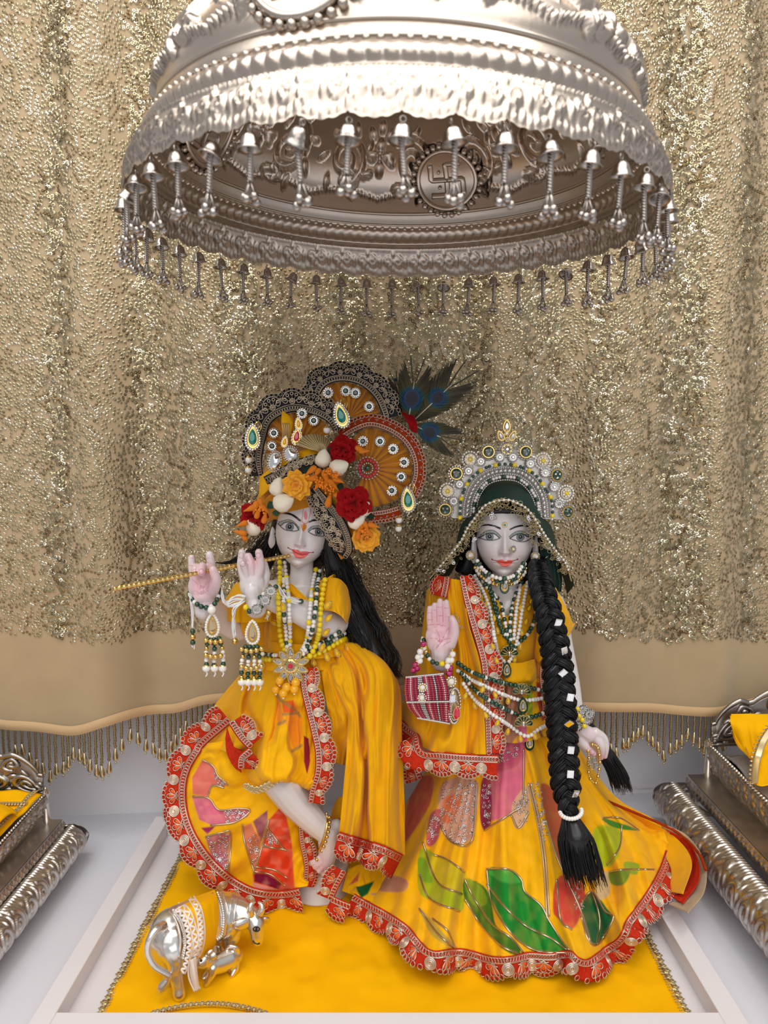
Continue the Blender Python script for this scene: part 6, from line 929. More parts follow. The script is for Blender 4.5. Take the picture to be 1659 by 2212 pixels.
B().box(P(*z4([(852, 300)])[0], .988), (3 * MM, .001, 20 * MM)).build('ornament_stem', 'gold', crn)
# face jewels
rh = Host([rbody]); pearlr = gem_mesh('pearl_earring', 6, 'pearl', 15, 9.6, 2., 'crystal', 1.2, False, .9)
jw = thing('earring', P(*z4([(508, 1395)])[0], .985), 'pearl and crystal stud earring on the ear away from the plait', 'earring', 'pearl earrings of the veiled statue'); obj('stud', pearlr, jw, at(*z4([(508, 1395)])[0], .99, (-.3, -1, 0))); jw = thing('earring', P(*z4([(1120, 1405)])[0], .985), 'pearl and crystal stud earring on the ear next to the black plait', 'earring', 'pearl earrings of the veiled statue'); obj('stud', pearlr, jw, at(*z4([(1120, 1405)])[0], .988, (.3, -1, 0)))
c, n_ = rh.hit(*z4([(830, 1110)])[0]); bi = thing('forehead_jewel', c, 'tiny round blue stone dot with a copper rim between the eyebrows', 'jewel'); obj('stone', gem_mesh('stone', 3.6, 'blue_gem', 10, 6, 1.5, 'champagne_gem', 1.), bi, orient(c + n_ * .0008, n_, .85))
c, n_ = rh.hit(*z4([(893, 1340)])[0]); ns = thing('nose_stud', c, 'half-round gold and crystal stud on the nostril', 'nose stud'); b, m_ = gemset(3.2, 'pearl', 9, 6.5, 2.2, 'crystal', 1.6, False, .8); b.build('stud', m_, ns, False, orient(P(*z4([(912, 1338)])[0], c[1] - .006), (.75, -1, 0), .95))
# ---------------------------------------------------------------- necklaces, belts, bracelets
kparts = [o for o in kr.children if o.name.split('.')[0] in ('body', 'tunic', 'collar_fold', 'sleeve', 'waist_sash', 'dhoti', 'hip_drape')]; KH = Host(kparts)
def S5(q, n=60): return cr(z5(q), n)
def S7(q, n=60): return cr(z7(q), n)
def drops(parent, H, pts, Z, me, s=1., lift=.004, dflt=.94):
    for x, y_, *r in pts: q = Z([(x, y_)])[0]; obj(me.name.split('.')[0], me, parent, at(*q, H.y(*q, dflt) - lift, (0, -1, .1), s, (r[0] if r else random.uniform(-.5, .5))))
nk = thing('bead_necklace', P(625, 1425, .93), 'long yellow, white and green bead necklace with a crystal flower pendant', 'necklace')
for q, pat in (([(965, 425), (968, 520), (960, 620), (965, 720), (972, 820), (985, 880), (1005, 925)], 'y'), ([(992, 430), (1005, 540), (1018, 640), (1022, 740), (1027, 840), (1022, 915)], 'wwwwyww'), ([(985, 470), (990, 580), (988, 680), (1000, 780), (1008, 870), (1012, 920)], 'wwwgww'), ([(1165, 465), (1145, 560), (1135, 660), (1128, 740), (1120, 830), (1095, 900), (1070, 940)], 'ywwwww'), ([(1185, 475), (1168, 600), (1160, 700), (1145, 800), (1120, 880), (1085, 950)], 'wgwwg'), ([(1215, 520), (1200, 600), (1190, 700), (1185, 790), (1170, 860), (1140, 930), (1095, 970)], 'y')): pp_ = KH.path(S5(q), .006, .94, 6); strand(nk, pp_ + np.array([0, -1., 0]) * np.linspace(0, .009, len(pp_))[:, None], pat, .98)
drops(nk, KH, [(1228, 670, .8), (1232, 742, .7), (1218, 818, .8), (1197, 900, .5), (935, 765, -1), (985, 682, 0)], z5, amberdrop, 1.25, .013)
c = P(*z5([(1025, 1000)])[0], KH.y(*z5([(1025, 1000)])[0], .94) - .020); b = B(); b.lathe([(16 * MM, 0), (14 * MM, 2 * MM), (.1, 2 * MM)][:2] + [(.05 * MM, 2 * MM)], 20, axis=(0, -1, 0)); pend = b.build('flower_pendant', 'gold', nk, M=orient(c, (0, -1, .1)))
for k in range(10): a = k / 10 * 2 * PI; r = 25 if k % 2 else 27; obj('pendant_petal', kundan, pend, orient(c + np.array([math.sin(a) * r, -1, math.cos(a) * r]) * MM, (0, -1, .1), 1.05, a))
obj('pendant_heart', gem_mesh('pendant_heart', 5.5, 'ruby', 14, 9, 2.1, 'crystal', 1.2), pend, orient(c + np.array([0, -.003, 0]), (0, -1, .1)))
for x, y_ in ((965, 1082), (945, 1130), (1003, 1118), (1052, 1092), (1045, 1128), (985, 1150)): q = z5([(x, y_)])[0]; obj('amber_bead', beadm('amber_bead', 9.3 * MM), nk, Matrix.Translation(P(*q, KH.y(*q, .935) - .012))); obj('bead', beadm('white_bead', 2.4 * MM), nk, Matrix.Translation(P(q[0], q[1] + 10, KH.y(*q, .935) - .014)))
bl_ = thing('bead_belt', P(700, 1400, .95), 'three-strand yellow, white and green bead belt with amber drops around the waist', 'belt')
for q, pat in (([(1085, 965), (1150, 945), (1220, 912), (1290, 870), (1338, 845)], 'y'), ([(1080, 935), (1150, 915), (1230, 880), (1290, 845), (1325, 820)], 'wwgg'), ([(1075, 915), (1140, 900), (1220, 862), (1300, 812)], 'wg'), ([(868, 935), (910, 942), (960, 945)], 'wgww'), ([(862, 965), (910, 968), (960, 968)], 'y')): strand(bl_, KH.path(S5(q, 40), .006, .95, 6), pat, .95)
drops(bl_, KH, [(1150, 985, -.2), (1222, 952, -.4), (1277, 930, -.5), (1335, 905, -.3), (870, 1000, .2)], z5, amberdrop, 1.25, .008)
def tassel_pendant(th_, cx, cy, d, xs, y0, y1, lab):   # in z5 coordinates
    obj('teardrop_stone', gem_mesh('teardrop_stone', 11.5, 'champagne_gem', 22, 17.5, 3., 'pearl', 2.6, True, .4), th_, at(*z5([(cx, cy)])[0], d, (0, -1, .05), 1.02, 0))
    for k, x in enumerate(xs):
        p_ = [P(*z5([(cx + (x - cx) * .6, y0)])[0], d), P(*z5([(x, (y0 + y1) / 2)])[0], d - .002), P(*z5([(x + random.uniform(-4, 4), y1)])[0], d)]; strand(th_, cr(p_, 30), 'gggwwwggw' if k % 2 else 'ggowwwgog', .9)
        q = z5([(x, y1 + 14)])[0]; obj('tassel_pearl', beadm('pearl', 8. * MM, (1, 1, .95)), th_, Matrix.Translation(P(*q, d))); B().lathe([(7 * MM, -2 * MM), (6 * MM, 3 * MM), (2 * MM, 7 * MM)], 10, P(*q, d) + np.array([0, 0, 3 * MM])).build('bead_cap', 'gold', th_)
        b = B(); b.tube(cr([P(q[0], q[1] + 7, d), P(q[0] + 2, q[1] + 12, d), P(q[0] - 1, q[1] + 18, d)], 8), 1.6 * MM, 5); b.build('thread_knot', 'thread_white', th_)
    for yy in (y0 + (y1 - y0) * .12, y0 + (y1 - y0) * .62): strand(th_, cr([P(*z5([(xs[0] - 14, yy)])[0], d - .005), P(*z5([((xs[0] + xs[-1]) / 2, yy + 14)])[0], d - .008), P(*z5([(xs[-1] + 14, yy)])[0], d - .005)], 20), 'O', .8)
br = thing('bead_bracelet', P(437, 1310, .91), 'green and pearl bead bracelet with teardrop stone and tassel, hand gripping the flute end', 'bracelet')
strand(br, cr([P(*z5([q[:2]])[0], q[2]) for q in ((476, 600, .915), (484, 630, .90), (515, 665, .888), (560, 685, .884), (605, 672, .888), (632, 625, .90), (634, 575, .915))], 60), 'gwggwgg', .95)
obj('large_pearl', beadm('pearl', 8.4 * MM), br, Matrix.Translation(P(*z5([(597, 697)])[0], .882))); tassel_pendant(br, 600, 782, .885, (567, 612, 656), 840, 1000, '')
def thread(th_, pts, d, n=4, r=1.3):
    b = B()
    for k in range(n): b.tube(cr([P(x + random.gauss(0, 2.2), y_ + random.gauss(0, 2), d + random.gauss(0, .001)) for x, y_ in z5(pts)], 24), r * MM, 4)
    return b.build('white_thread', 'thread_white', th_)
thread(br, [(478, 610), (486, 700), (492, 800)], .893, 3); strand(br, cr([P(*z5([(493, 800)])[0], .893), P(*z5([(494, 880)])[0], .893)], 6), 'gO', .95); thread(br, [(494, 875), (496, 890), (500, 905)], .893, 3)
b2 = thing('bead_bracelet', P(550, 1300, .9), 'crystal flower bracelet with teardrop stone and tassel, hand nearer the lips', 'bracelet')
for x, y_ in ((917, 597), (886, 647), (840, 697)): obj('crystal_rosette', ros, b2, at(*z5([(x, y_)])[0], .885, (.1, -1, .1), 1.05))
strand(b2, cr([P(*z5([q])[0], .893) for q in ((775, 670), (800, 705), (850, 690), (900, 640), (940, 590), (945, 560))], 40), 'ygnwg', .95); strand(b2, cr([P(*z5([q])[0], .896) for q in ((850, 640), (890, 600), (930, 560))], 30), 'gwo', .95)
tassel_pendant(b2, 818, 820, .884, (760, 795, 828, 858), 885, 1075, '')
for pts in ([(780, 625), (740, 620), (700, 645), (690, 680), (730, 665), (770, 645)], [(775, 640), (720, 640), (670, 660), (655, 620), (650, 590)], [(770, 650), (720, 690), (715, 780), (720, 850)], [(960, 560), (985, 610), (1020, 640), (1075, 655)], [(905, 720), (900, 745)]): thread(b2, pts, .895 if pts[0][0] < 900 else .918, 4)
strand(b2, cr([P(*z5([(722, 850)])[0], .895), P(*z5([(723, 880)])[0], .895)], 5), 'O', 1.); strand(b2, cr([P(*z5([(1072, 640)])[0], .93), P(*z5([(1085, 655)])[0], .93)], 5), 'g', 1.); strand(b2, cr([P(*z5([(905, 700)])[0], .885), P(*z5([(910, 740)])[0], .885)], 5), 'og', 1.)
# ---- the veiled statue's jewellery
rparts = [o for o in ra.children if o.name.split('.')[0] in ('body', 'bodice', 'waist_sash', 'skirt_pleats', 'shawl', 'shawl_trim', 'side_trim', 'sleeve', 'skirt')]; RH = Host(rparts)
n1 = thing('bead_necklace', P(1095, 1440, .94), 'layered dark green and pearl necklace with green enamel pendants', 'necklace')
for q, pat in (([(545, 180), (590, 260), (640, 380), (660, 480), (675, 580), (700, 680), (748, 752)], 'p'), ([(890, 220), (870, 320), (850, 430), (830, 560), (795, 690), (760, 752)], 'p'), ([(600, 150), (650, 280), (690, 400), (720, 520), (765, 600), (785, 640)], 'gggp'), ([(860, 220), (812, 310), (785, 420), (775, 520), (780, 610)], 'gp'), ([(920, 270), (945, 370), (930, 480), (890, 560), (840, 610), (800, 650)], 'ggp'), ([(560, 150), (625, 260), (705, 350), (742, 480), (762, 590)], 'gps'), ([(845, 240), (818, 400), (805, 520), (800, 600)], 'p'), ([(585, 150), (640, 265), (670, 370), (700, 480), (745, 590)], 'gN')): strand(n1, RH.path(S7(q), .006, .955, 8), pat, .92)
ck = [(545, 128), (590, 190), (660, 235), (740, 250), (820, 225), (868, 170), (880, 130)]
for dy, pat in ((0, 'oppo'), (-26, 'gpog'), (-48, 'pgpp')): strand(n1, cr([P(*z7([(x + (712 - x) * -dy / 500, y_ + dy * .9)])[0], .975 - .03 * math.sin((x - 545) / 335 * PI) + .0003 * dy) for x, y_ in ck], 50), pat, .92)
lot = B()
for a in np.linspace(-1.35, 1.35, 7): q = petal(17, 6.5); c_, s_ = math.cos(a), math.sin(a); lot.use(0).prism(np.stack([q[:, 0] * c_ + q[:, 1] * s_, 0 * q[:, 0], -q[:, 0] * s_ + q[:, 1] * c_], 1) * MM, (0, -1.5 * MM, 0)); lot.use(1).tube(np.stack([q[:, 0] * c_ + q[:, 1] * s_, 0 * q[:, 0] - 1.6, -q[:, 0] * s_ + q[:, 1] * c_], 1) * MM, .45 * MM, 4, True)
lot.use(2).ball((0, -2 * MM, 1 * MM), 4.5 * MM, 8, 6, (.8, .6, 1.2)); lotm = lot.mesh('lotus_pendant', ['green_bead', 'gold', 'crystal'])
drops(n1, RH, [(770, 690, 0)], z7, lotm, 1.1, .008); drops(n1, RH, [(755, 790, 0)], z7, greendrop, 1.2, .008); obj('drop_pendant', greendrop, n1, at(*z7([(740, 252)])[0], .938, (0, -1, .1), 1.25))
drops(n1, RH, [(585, 320), (620, 375), (675, 460), (695, 540), (665, 640), (845, 390), (898, 395), (880, 480), (850, 550), (910, 350), (690, 730), (805, 725), (840, 640), (905, 290)], z7, amberdrop, .95, .007)
w1 = thing('bead_waist_chain', P(1110, 1560, .93), 'four green and pearl bead chains with enamel drops slung across the skirt', 'waist chain')
for q, pat in (([(430, 740), (520, 800), (640, 848), (760, 880), (900, 905), (1045, 940)], 'ggggp'), ([(430, 790), (540, 860), (650, 912), (760, 960), (850, 985), (940, 980), (1040, 962)], 'p'), ([(455, 800), (550, 920), (650, 990), (760, 1050), (870, 1095), (960, 1080), (1055, 1030)], 'gggp'), ([(470, 870), (540, 970), (640, 1060), (760, 1140), (880, 1215), (960, 1170), (1055, 1120)], 'p')): strand(w1, RH.path(S7(q, 70), .008, .93, 14), pat, .95)
drops(w1, RH, [(850, 935, 0), (862, 1140, 0)], z7, lotm, 1.1, .014); drops(w1, RH, [(858, 1020, 0), (900, 1255, 0)], z7, greendrop, 1.3, .013)
drops(w1, RH, [(600, 915), (680, 950), (762, 988), (490, 955), (550, 1020), (620, 1080), (695, 1130), (760, 1185), (842, 1230), (935, 1215), (1000, 990)], z7, amberdrop, 1.0, .012)
b3 = thing('bead_bracelet', P(950, 1410, .93), 'green, yellow and pearl bead bracelet around the wrist of the raised palm', 'bracelet')
strand(b3, cr([P(*z7([q[:2]])[0], q[2]) for q in ((222, 590, .94), (235, 660, .925), (262, 725, .912), (320, 752, .906), (375, 738, .91), (405, 700, .925))], 50), 'gkyogp', .95); strand(b3, cr([P(*z7([q[:2]])[0], q[2]) for q in ((215, 580, .945), (222, 640, .93), (245, 700, .916))], 30), 'spc', 1.1)
b4 = thing('bead_bracelet', P(1260, 1540, .95), 'silver crystal bracelet with yellow beads around the wrist of the lowered hand', 'bracelet')
for x, y_ in ((1245, 1048), (1272, 1108), (1213, 1150), (1285, 1075)): obj('crystal_rosette', ros, b4, at(*z7([(x, y_)])[0], .938, (.2, -1, .1), 1.1))
for x, y_ in ((1205, 1042), (1216, 1086), (1236, 1112), (1250, 1152), (1195, 1075)): obj('bead', beadm('yellow_bead', 5.2 * MM), b4, Matrix.Translation(P(*z7([(x, y_)])[0], .936)))
hc = thing('gold_chain', P(1280, 1690, .96), 'short gold bead chain with a clover charm dangling from the lowered hand', 'chain')
pc = cr([P(*z7([q])[0], .944) for q in ((1290, 1268), (1325, 1275), (1342, 1310), (1350, 1380), (1340, 1460), (1325, 1515), (1290, 1490), (1275, 1420), (1280, 1350), (1272, 1300))], 80)
strand(hc, pc, 'oGGoGG', .8); b = B(); b.tube(pc, .0006, 4)
for a in np.arange(4) * PI / 2 + .4: b.ring(P(*z7([(1308 + 24 * math.cos(a), 1390 + 24 * math.sin(a))])[0], .941), 5.5 * MM, 1.2 * MM, (0, -1, 0), 12, 5)
b.build('clover_charm', 'dull_gold', hc)
# ---- jewelled handbag
bag = thing('beaded_handbag', P(935, 1560, .915), 'small ruby and crystal beaded handbag hanging from the raised wrist', 'handbag')
fp = np.array(z7([(112, 835), (230, 800), (345, 812), (385, 900), (392, 1010), (380, 1128), (260, 1118), (180, 1095), (128, 1025), (108, 930)])); 
g = np.stack([np.stack([cr(z7([(112, 835), (108, 930), (128, 1025), (185, 1095)]), 24)[:, 0], cr(z7([(112, 835), (108, 930), (128, 1025), (185, 1095)]), 24)[:, 1]], 1), np.array(cr(z7([(345, 812), (375, 900), (385, 1010), (385, 1130)]), 24))]); u = np.linspace(0, 1, 26)[None, :, None]; g = g[0][:, None] * (1 - u) + g[1][:, None] * u
dep = .912 - .014 * np.sin(np.linspace(.15, .95, 24) * PI)[:, None] - .004 * np.sin(np.linspace(0, 1, 26) * PI)[None]
front = P(g[..., 0], g[..., 1], dep); back = P(g[..., 0], g[..., 1], .93 + 0 * dep); b = B(); b.add(front.reshape(-1, 3), gridF(24, 26)); b.add(back.reshape(-1, 3), gridF(24, 26))
rim = np.concatenate([np.stack([front[0], back[0]]).reshape(-1, 3)]); b.add(rim, gridF(2, 26)); b.add(np.stack([front[-1], back[-1]]).reshape(-1, 3), gridF(2, 26)); b.add(np.stack([front[:, 0], back[:, 0]]).reshape(-1, 3), gridF(2, 24)); b.add(np.stack([front[:, -1], back[:, -1]]).reshape(-1, 3), gridF(2, 24)); b.build('bag_body', 'bag_ruby', bag)
cols2 = ((0, 'ruby'), (1, 'crystal'), (2, 'bag_ruby'), (3, 'ruby'))
for c_ in range(0, 26):
    m_ = 'crystal' if c_ in (8, 9, 10) else ('bag_ruby' if c_ % 2 else 'ruby'); b = B()
    for r_ in range(24): b.ball(front[r_, c_] - np.array([0, .001, 0]), (1.9 if m_ == 'crystal' else 2.2) * MM, 6, 4)
    b.build('bead_row', 'crystal' if c_ % 5 == 3 else m_, bag)
for r_ in (0, 13, 23): b = B(); [b.ball(front[r_, c_] - np.array([0, .0025, 0]), 2.4 * MM, 7, 5) for c_ in range(26)]; b.build('bead_band', 'crystal', bag)
for x, y_ in ((215, 905), (212, 970)): obj('pearl_stud', gem_mesh('pearl_stud', 5, 'pearl', 11, 8, 2., 'crystal', 1.), bag, at(*z7([(x, y_)])[0], .893))
obj('pearl_stud', gem_mesh('pearl_stud', 6.5, 'pearl', 12, 10, 2.4, 'crystal', 1.), bag, at(*z7([(400, 868)])[0], .904, (.3, -1, 0)))
ec = P(*z7([(418, 1020)])[0], .908); b = B(); t = np.linspace(0, 2 * PI, 33)[:-1]; q = np.stack([15 * np.cos(t), 0 * t, 38 * np.sin(t)], 1) * MM; b.use(0).prism(q, (0, .022, 0)); b.use(1)
for k in range(32): b.ball(q[k] * .94 + np.array([0, -.001, 0]), 2.6 * MM, 7, 5)
for k in range(20): a = k / 20 * 2 * PI; b.ball(np.array([9.5 * math.cos(a), -2, -9 + 20 * math.sin(a)]) * MM, 2. * MM, 6, 4)
b.build('end_panel', ['champagne_gem', 'crystal'], bag, M=orient(ec, (.55, -1, 0)))
obj('ruby_drop', gem_mesh('ruby_drop', 11, 'ruby', 0, 0, 0, 'gold', 1.6, True, .4), bag, orient(ec + np.array([.003, -.004, -.008]), (.4, -1, 0), .95)); obj('square_stone', mm, bag, orient(ec + np.array([-.003, -.004, .011]), (.4, -1, 0), .8))
for q, pat in (([(150, 810), (165, 770), (190, 700), (205, 660), (225, 620)], 'mmGPPGmm'), ([(180, 800), (185, 760), (205, 720), (215, 680)], 'mGPpGm'), ([(375, 830), (395, 780), (400, 730), (410, 680), (400, 655)], 'mmGPPGmm'), ([(400, 830), (375, 790), (380, 740), (390, 690)], 'mGPPGm')): strand(bag, cr([P(*z7([p_])[0], .908) for p_ in q], 30), pat, .95)
# ---------------------------------------------------------------- silver cow and calf
zc = zm(180, 1800, 3.19)
CD = .026
def ZC(q): return [P(*zc([p_[:2]])[0], p_[2] - CD) for p_ in q]
def leg(q, r):                                     # last point is the hoof, resting on the cloth
    p_ = ZC(q); x, y_ = zc([q[-1][:2]])[0]; d = p_[-1][1]; p_[-1] = G(x, y_, .0055 + r[-1] * .9); k = p_[-1][1] - d; n_ = len(p_)
    for i in range(1, n_ - 1): x, y_ = zc([q[i][:2]])[0]; p_[i] = P(x, y_, p_[i][1] + k * i / (n_ - 1))
    return (p_, r)
cow = thing('cow_figurine', G(440, 2110, .006), 'polished silver cow figurine standing on the yellow cloth beside a calf', 'figurine')
tail = [(548, 640, .806), (500, 665, .795), (452, 740, .788), (446, 830, .788), (490, 915, .79), (580, 975, .795), (585, 1000, .796), (545, 1060, .796), (520, 1095, .797)]
V, F = sculpt([(ZC([(605, 680, .832), (690, 650, .842), (790, 625, .856), (900, 580, .872), (980, 560, .880)]), px(40, 42, 44, 43, 40)), (ZC([(960, 500, .882), (950, 450, .884)]), px(24, 14)), (ZC([(990, 550, .88), (1060, 545, .88), (1120, 560, .878), (1160, 590, .876)]), px(34, 29, 23, 19)), (ZC([(1165, 570, .876), (1190, 625, .872), (1198, 690, .869), (1200, 732, .868)]), px(17, 17.5, 13.5, 12)), (ZC([(1060, 640, .878), (1020, 700, .876)]), px(14, 20)),
    leg([(610, 720, .824), (630, 810, .817), (640, 890, .814), (640, 960, .813), (655, 1060, .811), (660, 1108, .810)], px(34, 28, 17, 13, 11, 12)), leg([(530, 720, .835), (545, 810, .838), (570, 900, .84), (580, 960, .84), (588, 1030, .838)], px(24, 19, 12, 9.5, 9)), leg([(985, 640, .868), (985, 730, .868), (1000, 790, .868), (1003, 850, .868)], px(24, 14, 10, 9)), leg([(950, 660, .886), (935, 760, .888), (930, 800, .888), (938, 850, .886)], px(22, 13, 10, 9)),
    (ZC(tail), px(9, 7, 6, 5.5, 5.5, 6, 6.5, 9, 6))], [], .0014, 3)
cb = obj('cow_body', mesh('cow_body', V, F, 'cast_silver'), cow); CH = Host([cb])
for q, r in (([(1158, 565, .868), (1148, 520, .866), (1160, 485, .868), (1185, 470, .872)], px(6.5, 6, 4.5, 2)), ([(1215, 560, .868), (1232, 520, .868), (1225, 488, .87), (1205, 472, .873)], px(6.5, 6, 4.5, 2))): B().tube(cr(ZC(q), 16), np.interp(np.linspace(0, 1, 16), np.linspace(0, 1, 4), r), 10).build('horn', 'cast_silver', cow)
for q in ([(1140, 620, .864), (1090, 628, .860), (1050, 640, .858), (1024, 648, .860)], [(1230, 590, .876), (1250, 600, .885), (1258, 620, .892)]): n_ = 16; B().tube(cr(ZC(q), n_), px(12)[0] * np.sin(np.linspace(.25, .97, n_) * PI) ** .8, 10, flat=.4).build('ear', 'cast_silver', cow)
b = B(); t = np.linspace(0, 2 * PI, 17)[:-1]; e = np.array(zc([(1193, 662)])[0]); q = np.stack([e[0] + 7 * np.cos(t), e[1] + 5 * np.sin(t)], 1); B().tube(CH.path(np.vstack([q, q[:1]]), .0006), .0007, 5).build('eye_line', 'ink', cow); B().ball(CH.path([e], .0008)[0], .0017, 8, 6).build('eye', 'ink', cow); B().tube(CH.path(zc([(1168, 742), (1180, 757), (1200, 765), (1218, 760)]), .0005), .0006, 5).build('mouth', 'ink', cow)
for q, n_ in (([(620, 530), (668, 590), (700, 680), (706, 770), (690, 860)], 2), ([(925, 410), (955, 500), (968, 600), (955, 700), (925, 730)], 2), ([(1045, 445), (1030, 520), (1022, 600), (1022, 660)], 1)):
    for k in range(n_ + 1): off = (k - n_ / 2) * 11; B().tube(CH.path(cr([(x + off, y_) for x, y_ in zc(q)], 30), .0008), .0010, 6).build('harness_band', 'cast_silver', cow)
    if n_ > 1:
        pb = CH.path(cr(zc(q), 22), .001); b = B(); [b.ball(c_, .0022, 8, 5) for c_ in pb]; b.build('harness_beads', 'cast_silver', cow)
bk = thing('cow_blanket', P(430, 2040, .84), 'yellow cloth with white zigzag lace draped over the back of the silver cow', 'cloth')
cloth('blanket', bk, [ZC_ for ZC_ in ([(*zc([(x, y_)])[0], d - CD) for x, y_, d in r] for r in ([(640, 505, .875), (740, 445, .885), (830, 415, .893), (905, 388, .9)], [(672, 530, .818), (760, 500, .822), (850, 470, .838), (925, 455, .858)], [(715, 640, .806), (790, 630, .812), (870, 610, .826), (938, 590, .848)], [(735, 770, .80), (800, 760, .808), (870, 740, .826), (928, 710, .85)], [(720, 900, .802), (760, 870, .81), (820, 850, .828), (890, 800, .85)]))], 70, 90, 'yellow_cloth', fold=(.0015, 6, 101, .3), wrinkle=.0003)
BH = Host(list(bk.children))
cloth('blanket_corner', bk, [[(*zc([q[:2]])[0], q[2] - CD) for q in ((725, 870, .805), (745, 870, .80), (775, 850, .806))], [(*zc([q[:2]])[0], q[2] - CD) for q in ((735, 980, .806), (765, 970, .80), (790, 1000, .806))], [(*zc([q[:2]])[0], q[2] - CD) for q in ((765, 1080, .806), (780, 1090, .803), (800, 1070, .806))]], 14, 24, 'white_lace', wrinkle=.0002)
for q in ([(648, 500), (700, 520), (735, 580), (762, 670), (780, 760), (772, 850), (745, 930), (750, 1000), (785, 1080)], [(745, 445), (790, 520), (812, 620), (815, 720), (795, 810), (765, 860)], [(640, 525), (690, 580), (722, 680), (728, 790), (705, 900), (680, 960)]):
    p_ = cr(zc(q), 120); t = np.gradient(p_, axis=0); nr_ = unit(np.stack([-t[:, 1], t[:, 0]], 1)); s_ = np.arange(120); p2 = p_ + nr_ * (3.6 * np.sin(s_ * .62))[:, None]; B().tube(BH.path(p2, .0012, .785), 2.1 * MM, 6).build('zigzag_lace', 'white_lace', bk); B().tube(BH.path(p_ + nr_ * 6.5, .001, .785), 1.5 * MM, 5).build('lace_cord', 'white_lace', bk); B().tube(BH.path(p_ - nr_ * 6.5, .001, .785), 1.5 * MM, 5).build('lace_cord', 'white_lace', bk)
calf = thing('calf_figurine', G(475, 2112, .006), 'small silver calf nuzzling under the silver cow', 'figurine')
V, F = sculpt([(ZC([(900, 905, .836), (950, 890, .842), (1010, 865, .85), (1045, 850, .855)]), px(17, 17.5, 18, 15)), (ZC([(890, 890, .834), (850, 880, .829), (825, 885, .826)]), px(13, 12, 12)), (ZC([(830, 870, .826), (800, 890, .823), (775, 908, .822)]), px(11, 9, 6.5)), leg([(895, 930, .828), (888, 975, .824), (865, 1015, .822), (848, 1040, .821)], px(9, 6.5, 5, 5.5)), leg([(905, 930, .845), (860, 960, .845), (832, 1000, .842)], px(8, 6, 5)), leg([(1040, 880, .849), (1048, 930, .846), (1025, 980, .842)], px(11, 7, 5)), leg([(1020, 890, .862), (1010, 930, .86), (1015, 965, .858)], px(9, 6.5, 5)),
    (ZC([(1055, 840, .855), (1068, 815, .852), (1050, 785, .85), (1005, 780, .85), (985, 805, .85), (1000, 822, .85), (1050, 800, .85)]), px(4, 3.5, 3.2, 3.2, 3.2, 3.2, 3))], [], .0010, 3); obj('calf_body', mesh('calf_body', V, F, 'cast_silver'), calf)
for q in ([(850, 850, .826), (872, 825, .826), (892, 800, .828)], [(880, 865, .822), (895, 840, .822), (900, 815, .824)]): B().tube(cr(ZC(q), 10), px(7)[0] * np.sin(np.linspace(.25, .95, 10) * PI) ** .8, 8, flat=.4).build('ear', 'cast_silver', calf)
B().ball(ZC([(812, 878, .8155)])[0], .0015, 8, 6).build('eye', 'ink', calf)
# ---------------------------------------------------------------- carved silver thrones at either side
st = []; bl = []
for cx, cy, sg in ((.35, .5, 1), (1.05, .5, -1)): 
    st += [(spiral(cx, cy, .30, 1.7, PI / 2 * sg, sg), .05, 1.)]
    for q in range(8): a = q * .8; bl += [(cx + .34 * math.cos(a), cy + .36 * math.sin(a), .09, .04, a + .8 * sg, .8)]
    bl += [(cx, cy, .07, .07, 0, 1.1)]
st += [(np.stack([np.linspace(0, 1.4, 30), .5 + .38 * np.sin(np.linspace(0, 2 * PI, 30))], 1), .04, .9)]
for k in range(12): bl += [(k / 12 * 1.4, .06, .045, .05, 0, .8), (k / 12 * 1.4, .94, .045, .05, 0, .8)]
TS = relief(280, 200, 1.4, 1., st, bl); TL = relief(120, 80, 1., 1., [], [(k / 3 + .1, .5, .08, .5, .5, 1) for k in range(3)] + [(k / 3 - .05, .5, .05, .4, -.5, .8) for k in range(3)]); TC = relief(120, 80, 1., 1., [(np.stack([k / 2 + .22 * np.cos(np.linspace(0, PI, 14)) + .25, .1 + j * .3 + .25 * np.sin(np.linspace(0, PI, 14))], 1), .03, 1.) for k in range(2) for j in range(3)])
def reliefgrid(f, nu, nv, tile, ru, amp, name, parent, m='old_silver', sgn=-1):   # f(u,v)->points; chased with tile repeated ru times along u
    u, v = np.meshgrid(np.linspace(0, 1, nu), np.linspace(0, 1, nv)); p = f(u, v); n = np.cross(np.gradient(p, axis=1), np.gradient(p, axis=0)); n = sgn * unit(n); p = p + n * (amp * sample(tile, u * ru, v))[..., None]; return obj(name, mesh(name, p.reshape(-1, 3), gridF(nv, nu), m), parent)
